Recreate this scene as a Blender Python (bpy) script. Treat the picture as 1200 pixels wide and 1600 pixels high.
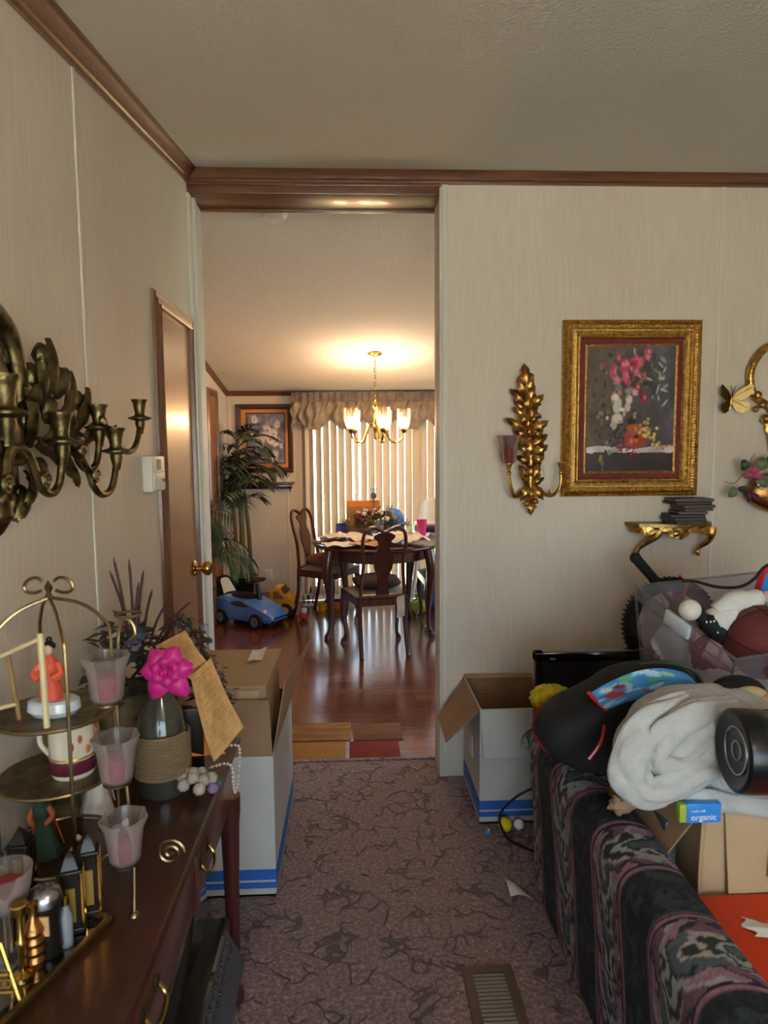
import bpy, bmesh, math, random
import numpy as np
from mathutils import Vector, Matrix, noise as mnoise
sc = bpy.context.scene
for o in list(bpy.data.objects): bpy.data.objects.remove(o)
random.seed(7)
RNG = np.random.default_rng(11)
# ------------------------------------------------------------------ camera
F, PITCH, YAW, ROLL, CAMH = 1050.0, .093, .045, .0085, 1.53
def cam_axes():
    cy, sy, cp, sp = math.cos(YAW), math.sin(YAW), math.cos(PITCH), math.sin(PITCH)
    fwd = Vector((sy*cp, cy*cp, -sp)); right = Vector((cy, -sy, 0)); down = fwd.cross(right)
    c, s = math.cos(ROLL), math.sin(ROLL)
    return c*right + s*down, -s*right + c*down, fwd
AX = cam_axes(); CAM = Vector((0, 0, CAMH))
def at(px, py, X=None, Y=None, Z=None):
    """photo pixel -> world point on the plane X=, Y= or Z= that the thing touches"""
    d = AX[0]*((px-600)/F) + AX[1]*((py-800)/F) + AX[2]
    if X is not None: t = (X-CAM.x)/d.x
    elif Y is not None: t = (Y-CAM.y)/d.y
    else: t = (Z-CAM.z)/d.z
    return CAM + d*t
cd = bpy.data.cameras.new('camera'); cam = bpy.data.objects.new('camera', cd)
sc.collection.objects.link(cam); sc.camera = cam
cd.sensor_fit = 'HORIZONTAL'; cd.sensor_width = 36; cd.lens = 36*F/1200
r_, d_, f_ = AX
cam.matrix_world = Matrix(((r_.x, -d_.x, -f_.x, CAM.x), (r_.y, -d_.y, -f_.y, CAM.y), (r_.z, -d_.z, -f_.z, CAM.z), (0, 0, 0, 1)))
cd.clip_start = .05; cd.dof.use_dof = True; cd.dof.focus_distance = 4.2; cd.dof.aperture_fstop = 10.0
# ------------------------------------------------------------------ world, exposure
w = bpy.data.worlds.new('sky'); sc.world = w; w.use_nodes = True
bg = w.node_tree.nodes['Background']
sky = w.node_tree.nodes.new('ShaderNodeTexSky'); sky.sky_type = 'HOSEK_WILKIE'; sky.turbidity = 6; sky.ground_albedo = .5
sky.sun_direction = (-.8, 0, .6)
sat = w.node_tree.nodes.new('ShaderNodeHueSaturation'); sat.inputs['Saturation'].default_value = .72
w.node_tree.links.new(sky.outputs[0], sat.inputs['Color']); w.node_tree.links.new(sat.outputs[0], bg.inputs['Color'])
bg.inputs['Strength'].default_value = 40
vs_ = sc.view_settings; vs_.view_transform = 'Standard'; vs_.look = 'None'; vs_.gamma = 1; vs_.use_curve_mapping = False
vs_.exposure = 0.42
# ------------------------------------------------------------------ daylight through the windows
YP, YP2 = 3.01, 3.20           # partition faces
XL = -.692                     # living room left wall
YB, XR = -1.7, 3.4             # living room back wall, right wall
YF, XDL = 6.78, -1.25          # dining far wall, dining left wall
def area(name, loc, target, sx, sy, power, col):
    l = bpy.data.lights.new(name, 'AREA'); l.shape = 'RECTANGLE'; l.size = sx; l.size_y = sy; l.energy = power; l.color = col
    o = bpy.data.objects.new(name, l); sc.collection.objects.link(o); o.location = loc
    o.rotation_euler = (Vector(target)-Vector(loc)).to_track_quat('-Z', 'Y').to_euler()
    return o
for a_ in (('sky_portal', (.64, YB-.06, 1.20), (.64, 2, 1.20), 2.6, 1.5), ('sky_portal', (XR+.06, 5.0, 1.35), (0, 5.0, 1.35), 2.2, 1.3), ('sky_portal', (.65, YF+.08, 1.0), (.65, 0, 1.0), 2.3, 2.0)):
    area(*a_, 1, (1, 1, 1)).data.cycles.is_portal = True
sl = bpy.data.lights.new('sun', 'SUN'); sl.energy = 85; sl.angle = .01; sl.color = (1, .97, .93)
so = bpy.data.objects.new('sun', sl); sc.collection.objects.link(so); so.rotation_euler = Vector((.80, 0, -.60)).to_track_quat('-Z', 'Y').to_euler()
# ------------------------------------------------------------------ mesh helpers
def chain(o):
    m = o.matrix_basis.copy(); p = o.parent
    while p: m = p.matrix_basis @ m; p = p.parent
    return m
def link(o): sc.collection.objects.link(o)
def frame_of(d, up=Vector((0, 0, 1))):
    d = Vector(d).normalized(); s = d.cross(up)
    if s.length < 1e-4: s = d.cross(Vector((1, 0, 0)))
    s.normalize(); u = s.cross(d); return s, d, u
class G:
    def __init__(s): s.v = []; s.f = []; s.col = None
    def add(s, vs, fs, M=None):
        n = len(s.v)
        s.v += [M @ Vector(v) if M else Vector(v) for v in vs]
        s.f += [tuple(n+i for i in f) for f in fs]; return s
    def box(s, x0, x1, y0, y1, z0, z1, M=None, b=0):
        if b:
            bm = bmesh.new(); bmesh.ops.create_cube(bm, size=1)
            for v in bm.verts: v.co = Vector(((x0+x1)/2+v.co.x*(x1-x0), (y0+y1)/2+v.co.y*(y1-y0), (z0+z1)/2+v.co.z*(z1-z0)))
            bmesh.ops.bevel(bm, geom=bm.edges[:], offset=b, segments=2, affect='EDGES', profile=.5)
            bm.verts.index_update()
            s.add([v.co.copy() for v in bm.verts], [[v.index for v in f.verts] for f in bm.faces], M); bm.free(); return s
        vs = [(x0, y0, z0), (x1, y0, z0), (x1, y1, z0), (x0, y1, z0), (x0, y0, z1), (x1, y0, z1), (x1, y1, z1), (x0, y1, z1)]
        return s.add(vs, [(0, 3, 2, 1), (4, 5, 6, 7), (0, 1, 5, 4), (1, 2, 6, 5), (2, 3, 7, 6), (3, 0, 4, 7)], M)
    def tube(s, pts, r, n=8, closed=False, M=None, flat=1.0):
        pts = [Vector(p) for p in pts]; k = len(pts)
        rs = r if isinstance(r, (list, tuple)) else [r]*k
        if len(rs) != k: rs = [rs[int(i*(len(rs)-1)/(k-1))] for i in range(k)]
        vs = []; fs = []; up = None
        for i, p in enumerate(pts):
            a = pts[(i-1) % k] if closed or i > 0 else p; c = pts[(i+1) % k] if closed or i < k-1 else p
            t = (c-a); t = t.normalized() if t.length > 1e-9 else Vector((0, 0, 1))
            if up is None: up = Vector((0, 0, 1)) if abs(t.z) < .9 else Vector((1, 0, 0))
            sd = t.cross(up)
            if sd.length < 1e-6: sd = t.cross(Vector((.3, 1, .2)))
            sd.normalize(); up = sd.cross(t).normalized()
            for j in range(n):
                q = 2*math.pi*j/n; vs.append(p + rs[i]*(math.cos(q)*sd + flat*math.sin(q)*up))
        for i in range(k if closed else k-1):
            b = (i+1) % k
            for j in range(n): fs.append((i*n+j, i*n+(j+1) % n, b*n+(j+1) % n, b*n+j))
        if not closed: fs.append(tuple(range(n))[::-1]); fs.append(tuple(range((k-1)*n, k*n)))
        return s.add(vs, fs, M)
    def lathe(s, prof, n=20, M=None, c=(0, 0, 0), wob=None):
        c = Vector(c); vs = []; fs = []; k = len(prof)
        for i, (r, z) in enumerate(prof):
            for j in range(n):
                q = 2*math.pi*j/n; rr = max(r, 1e-4)*(wob(q, z) if wob else 1)
                vs.append(c+Vector((rr*math.cos(q), rr*math.sin(q), z)))
        for i in range(k-1):
            for j in range(n): fs.append((i*n+j, i*n+(j+1) % n, (i+1)*n+(j+1) % n, (i+1)*n+j))
        fs.append(tuple(range(n))[::-1]); fs.append(tuple(range((k-1)*n, k*n)))
        return s.add(vs, fs, M)
    def cup(s, prof, th, n=20, M=None, c=(0, 0, 0), wob=None):
        """open vessel: outer profile up, inner down"""
        inner = [(max(r-th, .0005), z) for r, z in prof[::-1]]; inner[-1] = (inner[-1][0], prof[0][1]+th)
        return s.lathe(prof+inner, n, M, c, wob)
    def ell(s, c, rx, ry, rz, n=16, m=10, M=None, f=None):
        c = Vector(c); vs = []; fs = []
        for i in range(m+1):
            a = math.pi*i/m
            for j in range(n):
                q = 2*math.pi*j/n; d = Vector((math.sin(a)*math.cos(q), math.sin(a)*math.sin(q), -math.cos(a)))
                k = f(d) if f else 1
                vs.append(c+Vector((rx*d.x, ry*d.y, rz*d.z))*k)
        for i in range(m):
            for j in range(n): fs.append((i*n+j, i*n+(j+1) % n, (i+1)*n+(j+1) % n, (i+1)*n+j))
        return s.add(vs, fs, M)
    def prism(s, out, z0, z1, M=None):
        n = len(out); vs = [(x, y, z0) for x, y in out]+[(x, y, z1) for x, y in out]
        fs = [tuple(range(n))[::-1], tuple(range(n, 2*n))]+[(i, (i+1) % n, n+(i+1) % n, n+i) for i in range(n)]
        return s.add(vs, fs, M)
    def grid(s, f, nu, nv, th=0, M=None, closed_u=False):
        P = [[Vector(f(i/nu, j/nv)) for j in range(nv+1)] for i in range(nu+1)]
        W = nv+1; vs = [p for r in P for p in r]; fs = []
        for i in range(nu):
            for j in range(nv): fs.append((i*W+j, (i+1)*W+j, (i+1)*W+j+1, i*W+j+1))
        if th:
            N = []
            for i in range(nu+1):
                for j in range(nv+1):
                    a = P[min(i+1, nu)][j]-P[max(i-1, 0)][j]; b = P[i][min(j+1, nv)]-P[i][max(j-1, 0)]
                    c = a.cross(b); N.append(c.normalized() if c.length > 1e-12 else Vector((0, 0, 1)))
            n0 = len(vs); vs += [v-th*m for v, m in zip(vs, N)]
            fs += [tuple(n0+k for k in f[::-1]) for f in fs]
            edge = [(i, 0) for i in range(nu+1)]+[(nu, j) for j in range(1, nv+1)]+[(i, nv) for i in range(nu-1, -1, -1)]+[(0, j) for j in range(nv-1, 0, -1)]
            ids = [i*W+j for i, j in edge]
            for a, b in zip(ids, ids[1:]+ids[:1]): fs.append((b, a, n0+a, n0+b))
        return s.add(vs, fs, M)
    def quad(s, a, b, c, d, th=0, M=None):
        if not th: return s.add([a, b, c, d], [(0, 1, 2, 3)], M)
        a, b, c, d = map(Vector, (a, b, c, d)); n = (b-a).cross(d-a).normalized()*th
        return s.add([a, b, c, d, a-n, b-n, c-n, d-n], [(0, 1, 2, 3), (7, 6, 5, 4), (0, 4, 5, 1), (1, 5, 6, 2), (2, 6, 7, 3), (3, 7, 4, 0)], M)
    def ball(s, c, r, n=10, m=6, M=None): return s.ell(c, r, r, r, n, m, M)
    def build(s, name, mat, parent=None, angle=38, colors=None):
        me = bpy.data.meshes.new(name)
        inv = chain(parent).inverted() if parent else Matrix()
        me.from_pydata([tuple(inv @ v) for v in s.v], [], s.f)
        bm = bmesh.new(); bm.from_mesh(me); bmesh.ops.recalc_face_normals(bm, faces=bm.faces); bm.to_mesh(me); bm.free()
        me.materials.append(MATS[mat] if isinstance(mat, str) else mat)
        me.shade_smooth()
        if angle < 180: me.set_sharp_from_angle(angle=math.radians(angle))
        o = bpy.data.objects.new(name, me); link(o); o.parent = parent
        return o
def crumple(g, amp, freq, off=0.0, ridge=0.0):
    for v in g.v:
        q = v*freq+Vector((off, off*.7, off*1.3)); d = mnoise.noise_vector(q)*amp+mnoise.noise_vector(q*2.3)*amp*.4
        if ridge: w_ = q.x*.8+q.z*.7+1.6*mnoise.noise(q*.45); d += Vector((.2, -1, .35))*ridge*(abs(math.sin(w_*1.7))**.6-.6)
        v += d
    return g
def thing(name, label, cat, loc=(0, 0, 0), rz=0, group=None):
    o = bpy.data.objects.new(name, None); link(o); o.location = loc; o.rotation_euler = (0, 0, rz); o.empty_display_size = .05
    return tag(o, label, cat, group)
def tag(o, label, cat, group=None):
    o['label'] = label; o['category'] = cat
    if group: o['group'] = group
    return o
def struct(o): o['kind'] = 'structure'; return o
def copy_tree(o, parent=None):
    c = o.copy(); link(c); c.parent = parent
    for ch in [x for x in bpy.data.objects if x.parent == o]: copy_tree(ch, c)
    return c
def smoothpath(pts, k=4):
    pts = [Vector(p) for p in pts]; out = []
    for i in range(len(pts)-1):
        p0 = pts[max(i-1, 0)]; p1 = pts[i]; p2 = pts[i+1]; p3 = pts[min(i+2, len(pts)-1)]
        for j in range(k):
            t = j/k; out.append(.5*((2*p1)+(p2-p0)*t+(2*p0-5*p1+4*p2-p3)*t*t+(3*p1-p0-3*p2+p3)*t**3))
    out.append(pts[-1]); return out
def lerp_list(v, k):
    out = []
    for i in range(len(v)-1):
        for j in range(k): out.append(v[i]+(v[i+1]-v[i])*j/k)
    return out+[v[-1]]
def T(x, y, z, rz=0, rx=0, ry=0, s=1):
    return Matrix.Translation((x, y, z)) @ Matrix.Rotation(rz, 4, 'Z') @ Matrix.Rotation(ry, 4, 'Y') @ Matrix.Rotation(rx, 4, 'X') @ Matrix.Scale(s, 4)
def basis(o, ex, ey, ez):
    return Matrix(((ex[0], ey[0], ez[0], o[0]), (ex[1], ey[1], ez[1], o[1]), (ex[2], ey[2], ez[2], o[2]), (0, 0, 0, 1)))
# ------------------------------------------------------------------ materials
MATS = {}
def srgb(c):
    if isinstance(c, str): c = [int(c[i:i+2], 16)/255 for i in (0, 2, 4)]
    return tuple(x/12.92 if x <= .04045 else ((x+.055)/1.055)**2.4 for x in c)
class N:
    def __init__(s, name):
        m = bpy.data.materials.new(name); m.use_nodes = True; s.m = m; s.t = m.node_tree; s.b = s.t.nodes['Principled BSDF']; MATS[name] = m
    def n(s, k, **kw):
        x = s.t.nodes.new(k)
        for a, v in kw.items():
            if a in x.inputs: x.inputs[a].default_value = v
            else: setattr(x, a, v)
        return x
    def l(s, a, b): s.t.links.new(a, b)
    def coords(s, scale=(1, 1, 1), kind='Object'):
        c = s.n('ShaderNodeTexCoord'); mp = s.n('ShaderNodeMapping'); mp.inputs['Scale'].default_value = scale
        s.l(c.outputs[kind], mp.inputs['Vector']); return mp.outputs[0]
    def ramp(s, fac, stops):
        r = s.n('ShaderNodeValToRGB'); e = r.color_ramp.elements
        while len(e) < len(stops): e.new(.5)
        for x, (p, c) in zip(e, stops): x.position = p; x.color = (*c, 1)
        s.l(fac, r.inputs[0]); return r.outputs[0]
    def bump(s, h, strength, dist=.01):
        b = s.n('ShaderNodeBump', Strength=strength, Distance=dist); s.l(h, b.inputs['Height']); s.l(b.outputs[0], s.b.inputs['Normal']); return b
def mat(name, col, rough=.6, metal=0, var=.08, vs=12, bs=0, bump=0, trans=0, emit=0, ecol=None, coat=0, sheen=0, ior=1.45, stretch=(1, 1, 1), alpha=1, bd=.004, sss=0):
    k = N(name); b = k.b; c = srgb(col)
    b.inputs['Roughness'].default_value = rough; b.inputs['Metallic'].default_value = metal
    b.inputs['Transmission Weight'].default_value = trans; b.inputs['IOR'].default_value = ior
    b.inputs['Coat Weight'].default_value = coat; b.inputs['Sheen Weight'].default_value = sheen; b.inputs['Alpha'].default_value = alpha
    if sss: b.inputs['Subsurface Weight'].default_value = sss; b.inputs['Subsurface Radius'].default_value = (.02, .01, .01)
    if var:
        nz = k.n('ShaderNodeTexNoise', Scale=vs, Detail=3.0); k.l(k.coords(stretch), nz.inputs['Vector'])
        lo = tuple(x*(1-var) for x in c); hi = tuple(min(1, x*(1+var)) for x in c)
        k.l(k.ramp(nz.outputs[0], [(.3, lo), (.7, hi)]), b.inputs['Base Color'])
    else: b.inputs['Base Color'].default_value = (*c, 1)
    if bump:
        nb = k.n('ShaderNodeTexNoise', Scale=bs, Detail=3.0); k.l(k.coords(stretch), nb.inputs['Vector']); k.bump(nb.outputs[0], bump, bd)
    if emit: b.inputs['Emission Color'].default_value = (*srgb(ecol or col), 1); b.inputs['Emission Strength'].default_value = emit
    return k
def glassmat(name, col, clear=.8, rough=.05, frost=0.0, fres=.6):
    """thin glass wall: see-through, a reflecting coat, and some scattered light where it is frosted"""
    k = N(name); t = k.n('ShaderNodeBsdfTransparent'); t.inputs[0].default_value = (*srgb(col), 1)
    g = k.n('ShaderNodeBsdfGlossy', Roughness=rough); g.inputs[0].default_value = (.9, .9, .9, 1)
    d = k.n('ShaderNodeBsdfDiffuse'); d.inputs[0].default_value = (*srgb(col), 1); tl = k.n('ShaderNodeBsdfTranslucent'); tl.inputs[0].default_value = (*srgb(col), 1)
    m0 = k.n('ShaderNodeMixShader'); m0.inputs[0].default_value = .5; k.l(d.outputs[0], m0.inputs[1]); k.l(tl.outputs[0], m0.inputs[2])
    m1 = k.n('ShaderNodeMixShader'); m1.inputs[0].default_value = frost; k.l(g.outputs[0], m1.inputs[1]); k.l(m0.outputs[0], m1.inputs[2])
    fr = k.n('ShaderNodeFresnel', IOR=1.4); ad = k.n('ShaderNodeMath', operation='MULTIPLY_ADD'); ad.inputs[1].default_value = fres; ad.inputs[2].default_value = 1-clear; ad.use_clamp = True
    k.l(fr.outputs[0], ad.inputs[0]); mx = k.n('ShaderNodeMixShader'); k.l(ad.outputs[0], mx.inputs[0]); k.l(t.outputs[0], mx.inputs[1]); k.l(m1.outputs[0], mx.inputs[2])
    k.l(mx.outputs[0], k.t.nodes['Material Output'].inputs['Surface']); return k
def wood(name, c1, c2, rough=.35, stretch=(2, 25, 25), coat=.2, bump=.08, sc_=1.6, c3=None):
    k = N(name); v = k.coords(stretch)
    a = k.n('ShaderNodeTexNoise', Scale=sc_, Detail=6.0, Distortion=1.2); k.l(v, a.inputs['Vector'])
    st = [(.3, srgb(c1)), (.68, srgb(c2))]
    if c3: st = [(.25, srgb(c1)), (.5, srgb(c2)), (.75, srgb(c3))]
    k.l(k.ramp(a.outputs[0], st), k.b.inputs['Base Color'])
    k.b.inputs['Roughness'].default_value = rough; k.b.inputs['Coat Weight'].default_value = coat; k.b.inputs['Coat Roughness'].default_value = .15
    k.bump(a.outputs[0], bump, .003); return k
# wall covering: cream board with fine vertical strokes
def wallmat(name, a, b):
    k = N(name); v = k.coords((55, 55, 3)); n1 = k.n('ShaderNodeTexNoise', Scale=2.2, Detail=5.0); k.l(v, n1.inputs['Vector'])
    n2 = k.n('ShaderNodeTexNoise', Scale=1.4, Detail=2.0); k.l(k.coords((1, 1, .6)), n2.inputs['Vector'])
    ad = k.n('ShaderNodeMath', operation='MULTIPLY_ADD'); ad.inputs[1].default_value = .55; k.l(n2.outputs[0], ad.inputs[0])
    sm = k.n('ShaderNodeMath', operation='MULTIPLY'); sm.inputs[1].default_value = .45; k.l(n1.outputs[0], sm.inputs[0]); k.l(sm.outputs[0], ad.inputs[2])
    k.l(k.ramp(ad.outputs[0], [(.35, srgb(a)), (.65, srgb(b))]), k.b.inputs['Base Color'])
    k.b.inputs['Roughness'].default_value = .55; k.bump(n1.outputs[0], .15, .002)
wallmat('wall', 'cbbcaa', 'd8ccbc')
wallmat('wall_trim', 'd2cabc', 'dad3c6')
k = N('ceiling'); nz = k.n('ShaderNodeTexNoise', Scale=75.0, Detail=4.0, Roughness=.65); k.l(k.coords(), nz.inputs['Vector'])
k.b.inputs['Base Color'].default_value = (*srgb('d8d2c6'), 1); k.b.inputs['Roughness'].default_value = .85; k.bump(nz.outputs[0], .55, .012)
# carpet: mauve cut pile with carved, crackled furrows
k = N('carpet'); v = k.coords(); wn = k.n('ShaderNodeTexNoise', Scale=7.0, Detail=2.0); k.l(v, wn.inputs['Vector'])
vm = k.n('ShaderNodeVectorMath', operation='MULTIPLY_ADD'); vm.inputs[1].default_value = (.22, .22, .22); k.l(wn.outputs['Color'], vm.inputs[0]); k.l(v, vm.inputs[2])
vo = k.n('ShaderNodeTexVoronoi', feature='DISTANCE_TO_EDGE', Scale=12.5); k.l(vm.outputs[0], vo.inputs['Vector'])
gap = k.n('ShaderNodeTexNoise', Scale=9.0, Detail=1.0); k.l(v, gap.inputs['Vector'])
th = k.n('ShaderNodeMath', operation='MULTIPLY_ADD'); th.inputs[1].default_value = .34; th.inputs[2].default_value = -.165; k.l(gap.outputs[0], th.inputs[0])
ad = k.n('ShaderNodeMath', operation='ADD'); k.l(vo.outputs['Distance'], ad.inputs[0]); k.l(th.outputs[0], ad.inputs[1])
fine = k.n('ShaderNodeTexNoise', Scale=170.0, Detail=3.0, Roughness=.7); k.l(v, fine.inputs['Vector'])
crk = k.ramp(ad.outputs[0], [(.0, (0, 0, 0)), (.042, (1, 1, 1))])
fin2 = k.n('ShaderNodeTexNoise', Scale=70.0, Detail=5.0, Roughness=.8); k.l(v, fin2.inputs['Vector'])
base = k.ramp(fin2.outputs[0], [(.36, srgb('4c3738')), (.5, srgb('7c5f5f')), (.64, srgb('b89a97'))])
mx = k.n('ShaderNodeMix', data_type='RGBA'); k.l(crk, mx.inputs[0]); mx.inputs[6].default_value = (*srgb('463233'), 1); k.l(base, mx.inputs[7]); k.l(mx.outputs[2], k.b.inputs['Base Color'])
hs = k.n('ShaderNodeMath', operation='MULTIPLY_ADD'); hs.inputs[1].default_value = .5; k.l(fine.outputs[0], hs.inputs[0])
cb = k.n('ShaderNodeRGBToBW'); k.l(crk, cb.inputs[0]); k.l(cb.outputs[0], hs.inputs[2])
k.bump(hs.outputs[0], .9, .012); k.b.inputs['Roughness'].default_value = .62; k.b.inputs['Sheen Weight'].default_value = .35; k.b.inputs['Sheen Tint'].default_value = (1, .85, .85, 1)
wood('trim_wood', '583420', '74492c', .32, (2, 30, 30), .35)
wood('trim_wood_v', '603a24', '7c5032', .3, (30, 30, 2), .35)
wood('door_wood', '8a5a3a', '9a6a46', .36, (16, 16, 1), .25, .03)
wood('mahogany', '3a1813', '552720', .28, (14, 14, 3), .5)
wood('mahogany_dark', '2a1210', '43201a', .25, (14, 14, 3), .5)
for i, (a, b, c) in enumerate((('5a2c1c', '74402a', '84492e'), ('4f2618', '6a3824', '7a432b'), ('633320', '7d482f', '8e5436'), ('542a1c', '6e3a28', '7b442f'))):
    wood('plank%d' % i, a, b, .17, (2.2, 26, 26), .55, .04, 1.5, c)
wood('tan_plank', '6f4a24', '8a6232', .75, (3, 26, 26), 0., .05, 1.6, 'b58a4c')
wood('brown_plank', '5c3826', '74492f', .75, (3, 26, 26), 0., .05, 1.6, '80563a')
wood('gold_plank', '84591f', '9c6f2e', .75, (3, 9, 9), 0., .05, 1.6, 'a4702c')
mat('red_tile', '7c1820', .75, var=.25, vs=9)
mat('white_plastic', 'dcd8cc', .4, var=.02)
mat('white_gloss', 'e8e8ea', .15, var=.02, coat=.5)
mat('brass', 'b8934a', .22, 1, .15)
mat('brass_bright', 'd8b25a', .12, 1, .05)
mat('antique_brass', '6c6040', .42, 1, .55, 38, 70, .5)
mat('gold_leaf', 'b8904e', .3, 1, .45, 60, 110, .5)
mat('gold_frame', 'c29c58', .3, 1, .4, 70, 190, .8)
mat('gold_dull', '8a7348', .4, 1, .2, 40)
mat('copper_gold', '9c6c3c', .3, 1, .3, 40, 90, .3)
mat('champagne_wire', '8d7a58', .3, 1, .1)
mat('black_plastic', '141416', .3, var=.1)
mat('black_gloss', '0b0b0d', .12, var=.05, coat=.5)
mat('black_matte', '17171a', .75, var=.15, bs=300, bump=.3)
mat('dark_grey', '4a4b50', .4, var=.1)
mat('grey_plastic', '7d8086', .4, var=.1)
mat('silver', 'a9a9ad', .25, 1, .05)
mat('gunmetal', '5c5c60', .28, 1, .08)
mat('cardboard', '9c7a5a', .85, var=.12, vs=5, bs=60, bump=.1)
mat('cardboard_light', 'b49874', .85, var=.1, vs=5, bs=60, bump=.1)
mat('cardboard_in', '8a6646', .9, var=.12, vs=5)
mat('box_white', 'c4beb6', .8, var=.05, vs=4)
mat('stripe_blue', '2a62b4', .7, var=.05)
mat('burgundy', '6e2026', .7, var=.15, vs=40)
mat('leaf_dark', '3e4a38', .45, var=.35, vs=8)
mat('leaf_mid', '66734e', .45, var=.3, vs=8)
mat('leaf_teal', '3f5552', .6, var=.3, vs=10)
mat('leaf_moss', '46483a', .8, var=.35, vs=14)
mat('trunk', '5f6240', .6, var=.25, vs=20, stretch=(1, 1, 8))
mat('soil', '3a2e24', .95, var=.3, vs=40)
mat('car_blue', '4a7fd0', .22, var=.05, coat=.7)
mat('toy_yellow', 'd9a018', .3, var=.06, coat=.4)
mat('toy_red', 'c3282c', .3, var=.06, coat=.3)
mat('toy_green', '1c8a4a', .4, var=.05)
mat('lime', 'a3b23c', .5, var=.1)
mat('toy_lemon', 'efd516', .25, var=.03, coat=.4)
mat('toy_blue', '2e86d6', .35, var=.05, coat=.3)
mat('bag_blue', '3a5f9c', .5, var=.15, bs=30, bump=.4)
mat('pink_cup', 'e83a86', .3, var=.04, coat=.3)
mat('paper', 'e6dccc', .85, var=.06, vs=20)
mat('paper_tan', 'c79d68', .85, var=.08, vs=9)
mat('paper_white', 'e6e2da', .85, var=.03)
mat('orange_paper', 'd8791c', .7, var=.06)
mat('orange_box', 'dc3d12', .5, var=.05, vs=4)
mat('fabric_seat', '9a8c78', .9, var=.25, vs=60, bs=200, bump=.4)
mat('fabric_dark', '3a2c28', .9, var=.25, vs=40, bs=200, bump=.4)
mat('fabric_rose', '80504a', .9, var=.25, vs=40)
mat('purple_cloth', '5c3550', .8, var=.2)
mat('violet_cloth', '4a4fa0', .7, var=.2)
mat('valance', '857a6c', .85, var=.22, vs=14, bs=120, bump=.2)
mat('valance_band', '6a6058', .85, var=.3, vs=18)
mat('hoodie', 'b3b2ae', .95, var=.07, vs=45, bs=420, bump=.5, sheen=.2)
mat('white_cloth', 'd5d2cc', .9, var=.06, vs=30, bs=200, bump=.3)
mat('pink_skin', 'c69a94', .7, var=.08)
mat('peach', 'd69a7c', .6, var=.1)
mat('basketball', '6a2a28', .6, var=.1, vs=20, bs=420, bump=.8)
mat('plush_red', 'b02a20', .95, var=.25, vs=60, bs=150, bump=1)
mat('plush_yellow', 'b8a020', .95, var=.3, vs=60, bs=150, bump=1)
mat('rubber', '1a1a1c', .7, var=.1)
mat('candle_pink', 'cf5f88', .45, var=.08, sss=.2)
mat('candle_red', '9c1f30', .4, var=.05, sss=.15)
mat('flower_magenta', 'c2217a', .5, var=.15, vs=40)
mat('flower_rose', 'b2506a', .6, var=.25, vs=40)
mat('flower_white', 'd9d0c6', .7, var=.1, vs=40)
mat('flower_lilac', '7d6a80', .8, var=.3, vs=40)
mat('flower_wine', '5f2438', .7, var=.25)
mat('reed', '4a2a26', .6, var=.2)
mat('twine', '806a4c', .95, var=.25, vs=30, stretch=(1, 1, 25), bs=40, bump=.6)
mat('vase_dark', '3a3830', .15, var=.2, coat=.6)
mat('ceramic_cream', 'd8ccb4', .2, var=.08, vs=16, coat=.5)
mat('ceramic_white', 'cfd6dc', .2, var=.03, coat=.5)
mat('ceramic_wine', '5a1f30', .2, var=.1, coat=.5)
mat('kimono', 'e0593a', .5, var=.12)
mat('bamboo', 'c8b78a', .45, var=.12)
mat('bamboo_dark', '8e6c3c', .5, var=.15)
mat('hair_black', '17130f', .5, var=.1)
mat('skin_pale', 'd7b79c', .6, var=.04)
mat('pearl', 'd7bfb4', .2, var=.03, coat=.6)
mat('case_wine', '402028', .55, var=.15)
mat('case_grey', '4c4846', .5, var=.2)
mat('case_brown', '5d504a', .5, var=.2)
mat('lantern_dark', '2c2620', .3, .6, .2)
mat('green_gown', '34503c', .5, var=.2)
mat('gold_paint', 'b89448', .35, .7, .15)
mat('orange_robe', 'b8623c', .6, var=.15)
mat('olive', '6a6138', .6, var=.3, vs=18)
mat('outdoor_grass', '5f8a44', .9, var=.3, vs=4)
mat('deck', 'a39a8c', .8, var=.1)
mat('sill_metal', 'b9bcc0', .4, .3, .05)
mat('oil_red', '8c2030', .5, var=.3)
glassmat('pane', 'f4fafa', .97, .02)
glassmat('clear_glass', 'eef3f3', .94, .05, .2)
glassmat('frosted', 'ddd6d2', .84, .2, .85)
glassmat('bin_plastic', 'eeedf2', .91, .2, .8, .15)
glassmat('sconce_glass', 'efe6e6', .92, .06, .4)
k = N('blind'); k.b.inputs['Base Color'].default_value = (*srgb('d8c2ac'), 1); k.b.inputs['Roughness'].default_value = .7
tr = k.n('ShaderNodeBsdfTranslucent'); tr.inputs[0].default_value = (*srgb('cdb399'), 1); mx = k.n('ShaderNodeMixShader'); mx.inputs[0].default_value = .36
k.l(k.b.outputs[0], mx.inputs[1]); k.l(tr.outputs[0], mx.inputs[2]); k.l(mx.outputs[0], k.t.nodes['Material Output'].inputs['Surface'])
def colmat(name, rough=.7, bump=0, bs=300, coat=0):
    k = N(name); a = k.n('ShaderNodeVertexColor', layer_name='Col'); k.l(a.outputs[0], k.b.inputs['Base Color']); k.b.inputs['Roughness'].default_value = rough
    k.b.inputs['Coat Weight'].default_value = coat
    if bump: nb = k.n('ShaderNodeTexNoise', Scale=bs, Detail=2.0); k.l(k.coords(), nb.inputs['Vector']); k.bump(nb.outputs[0], bump, .003)
    return k
colmat('print', .35, coat=.3); colmat('print_matte', .85); colmat('woven', .9, .4, 350)
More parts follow.
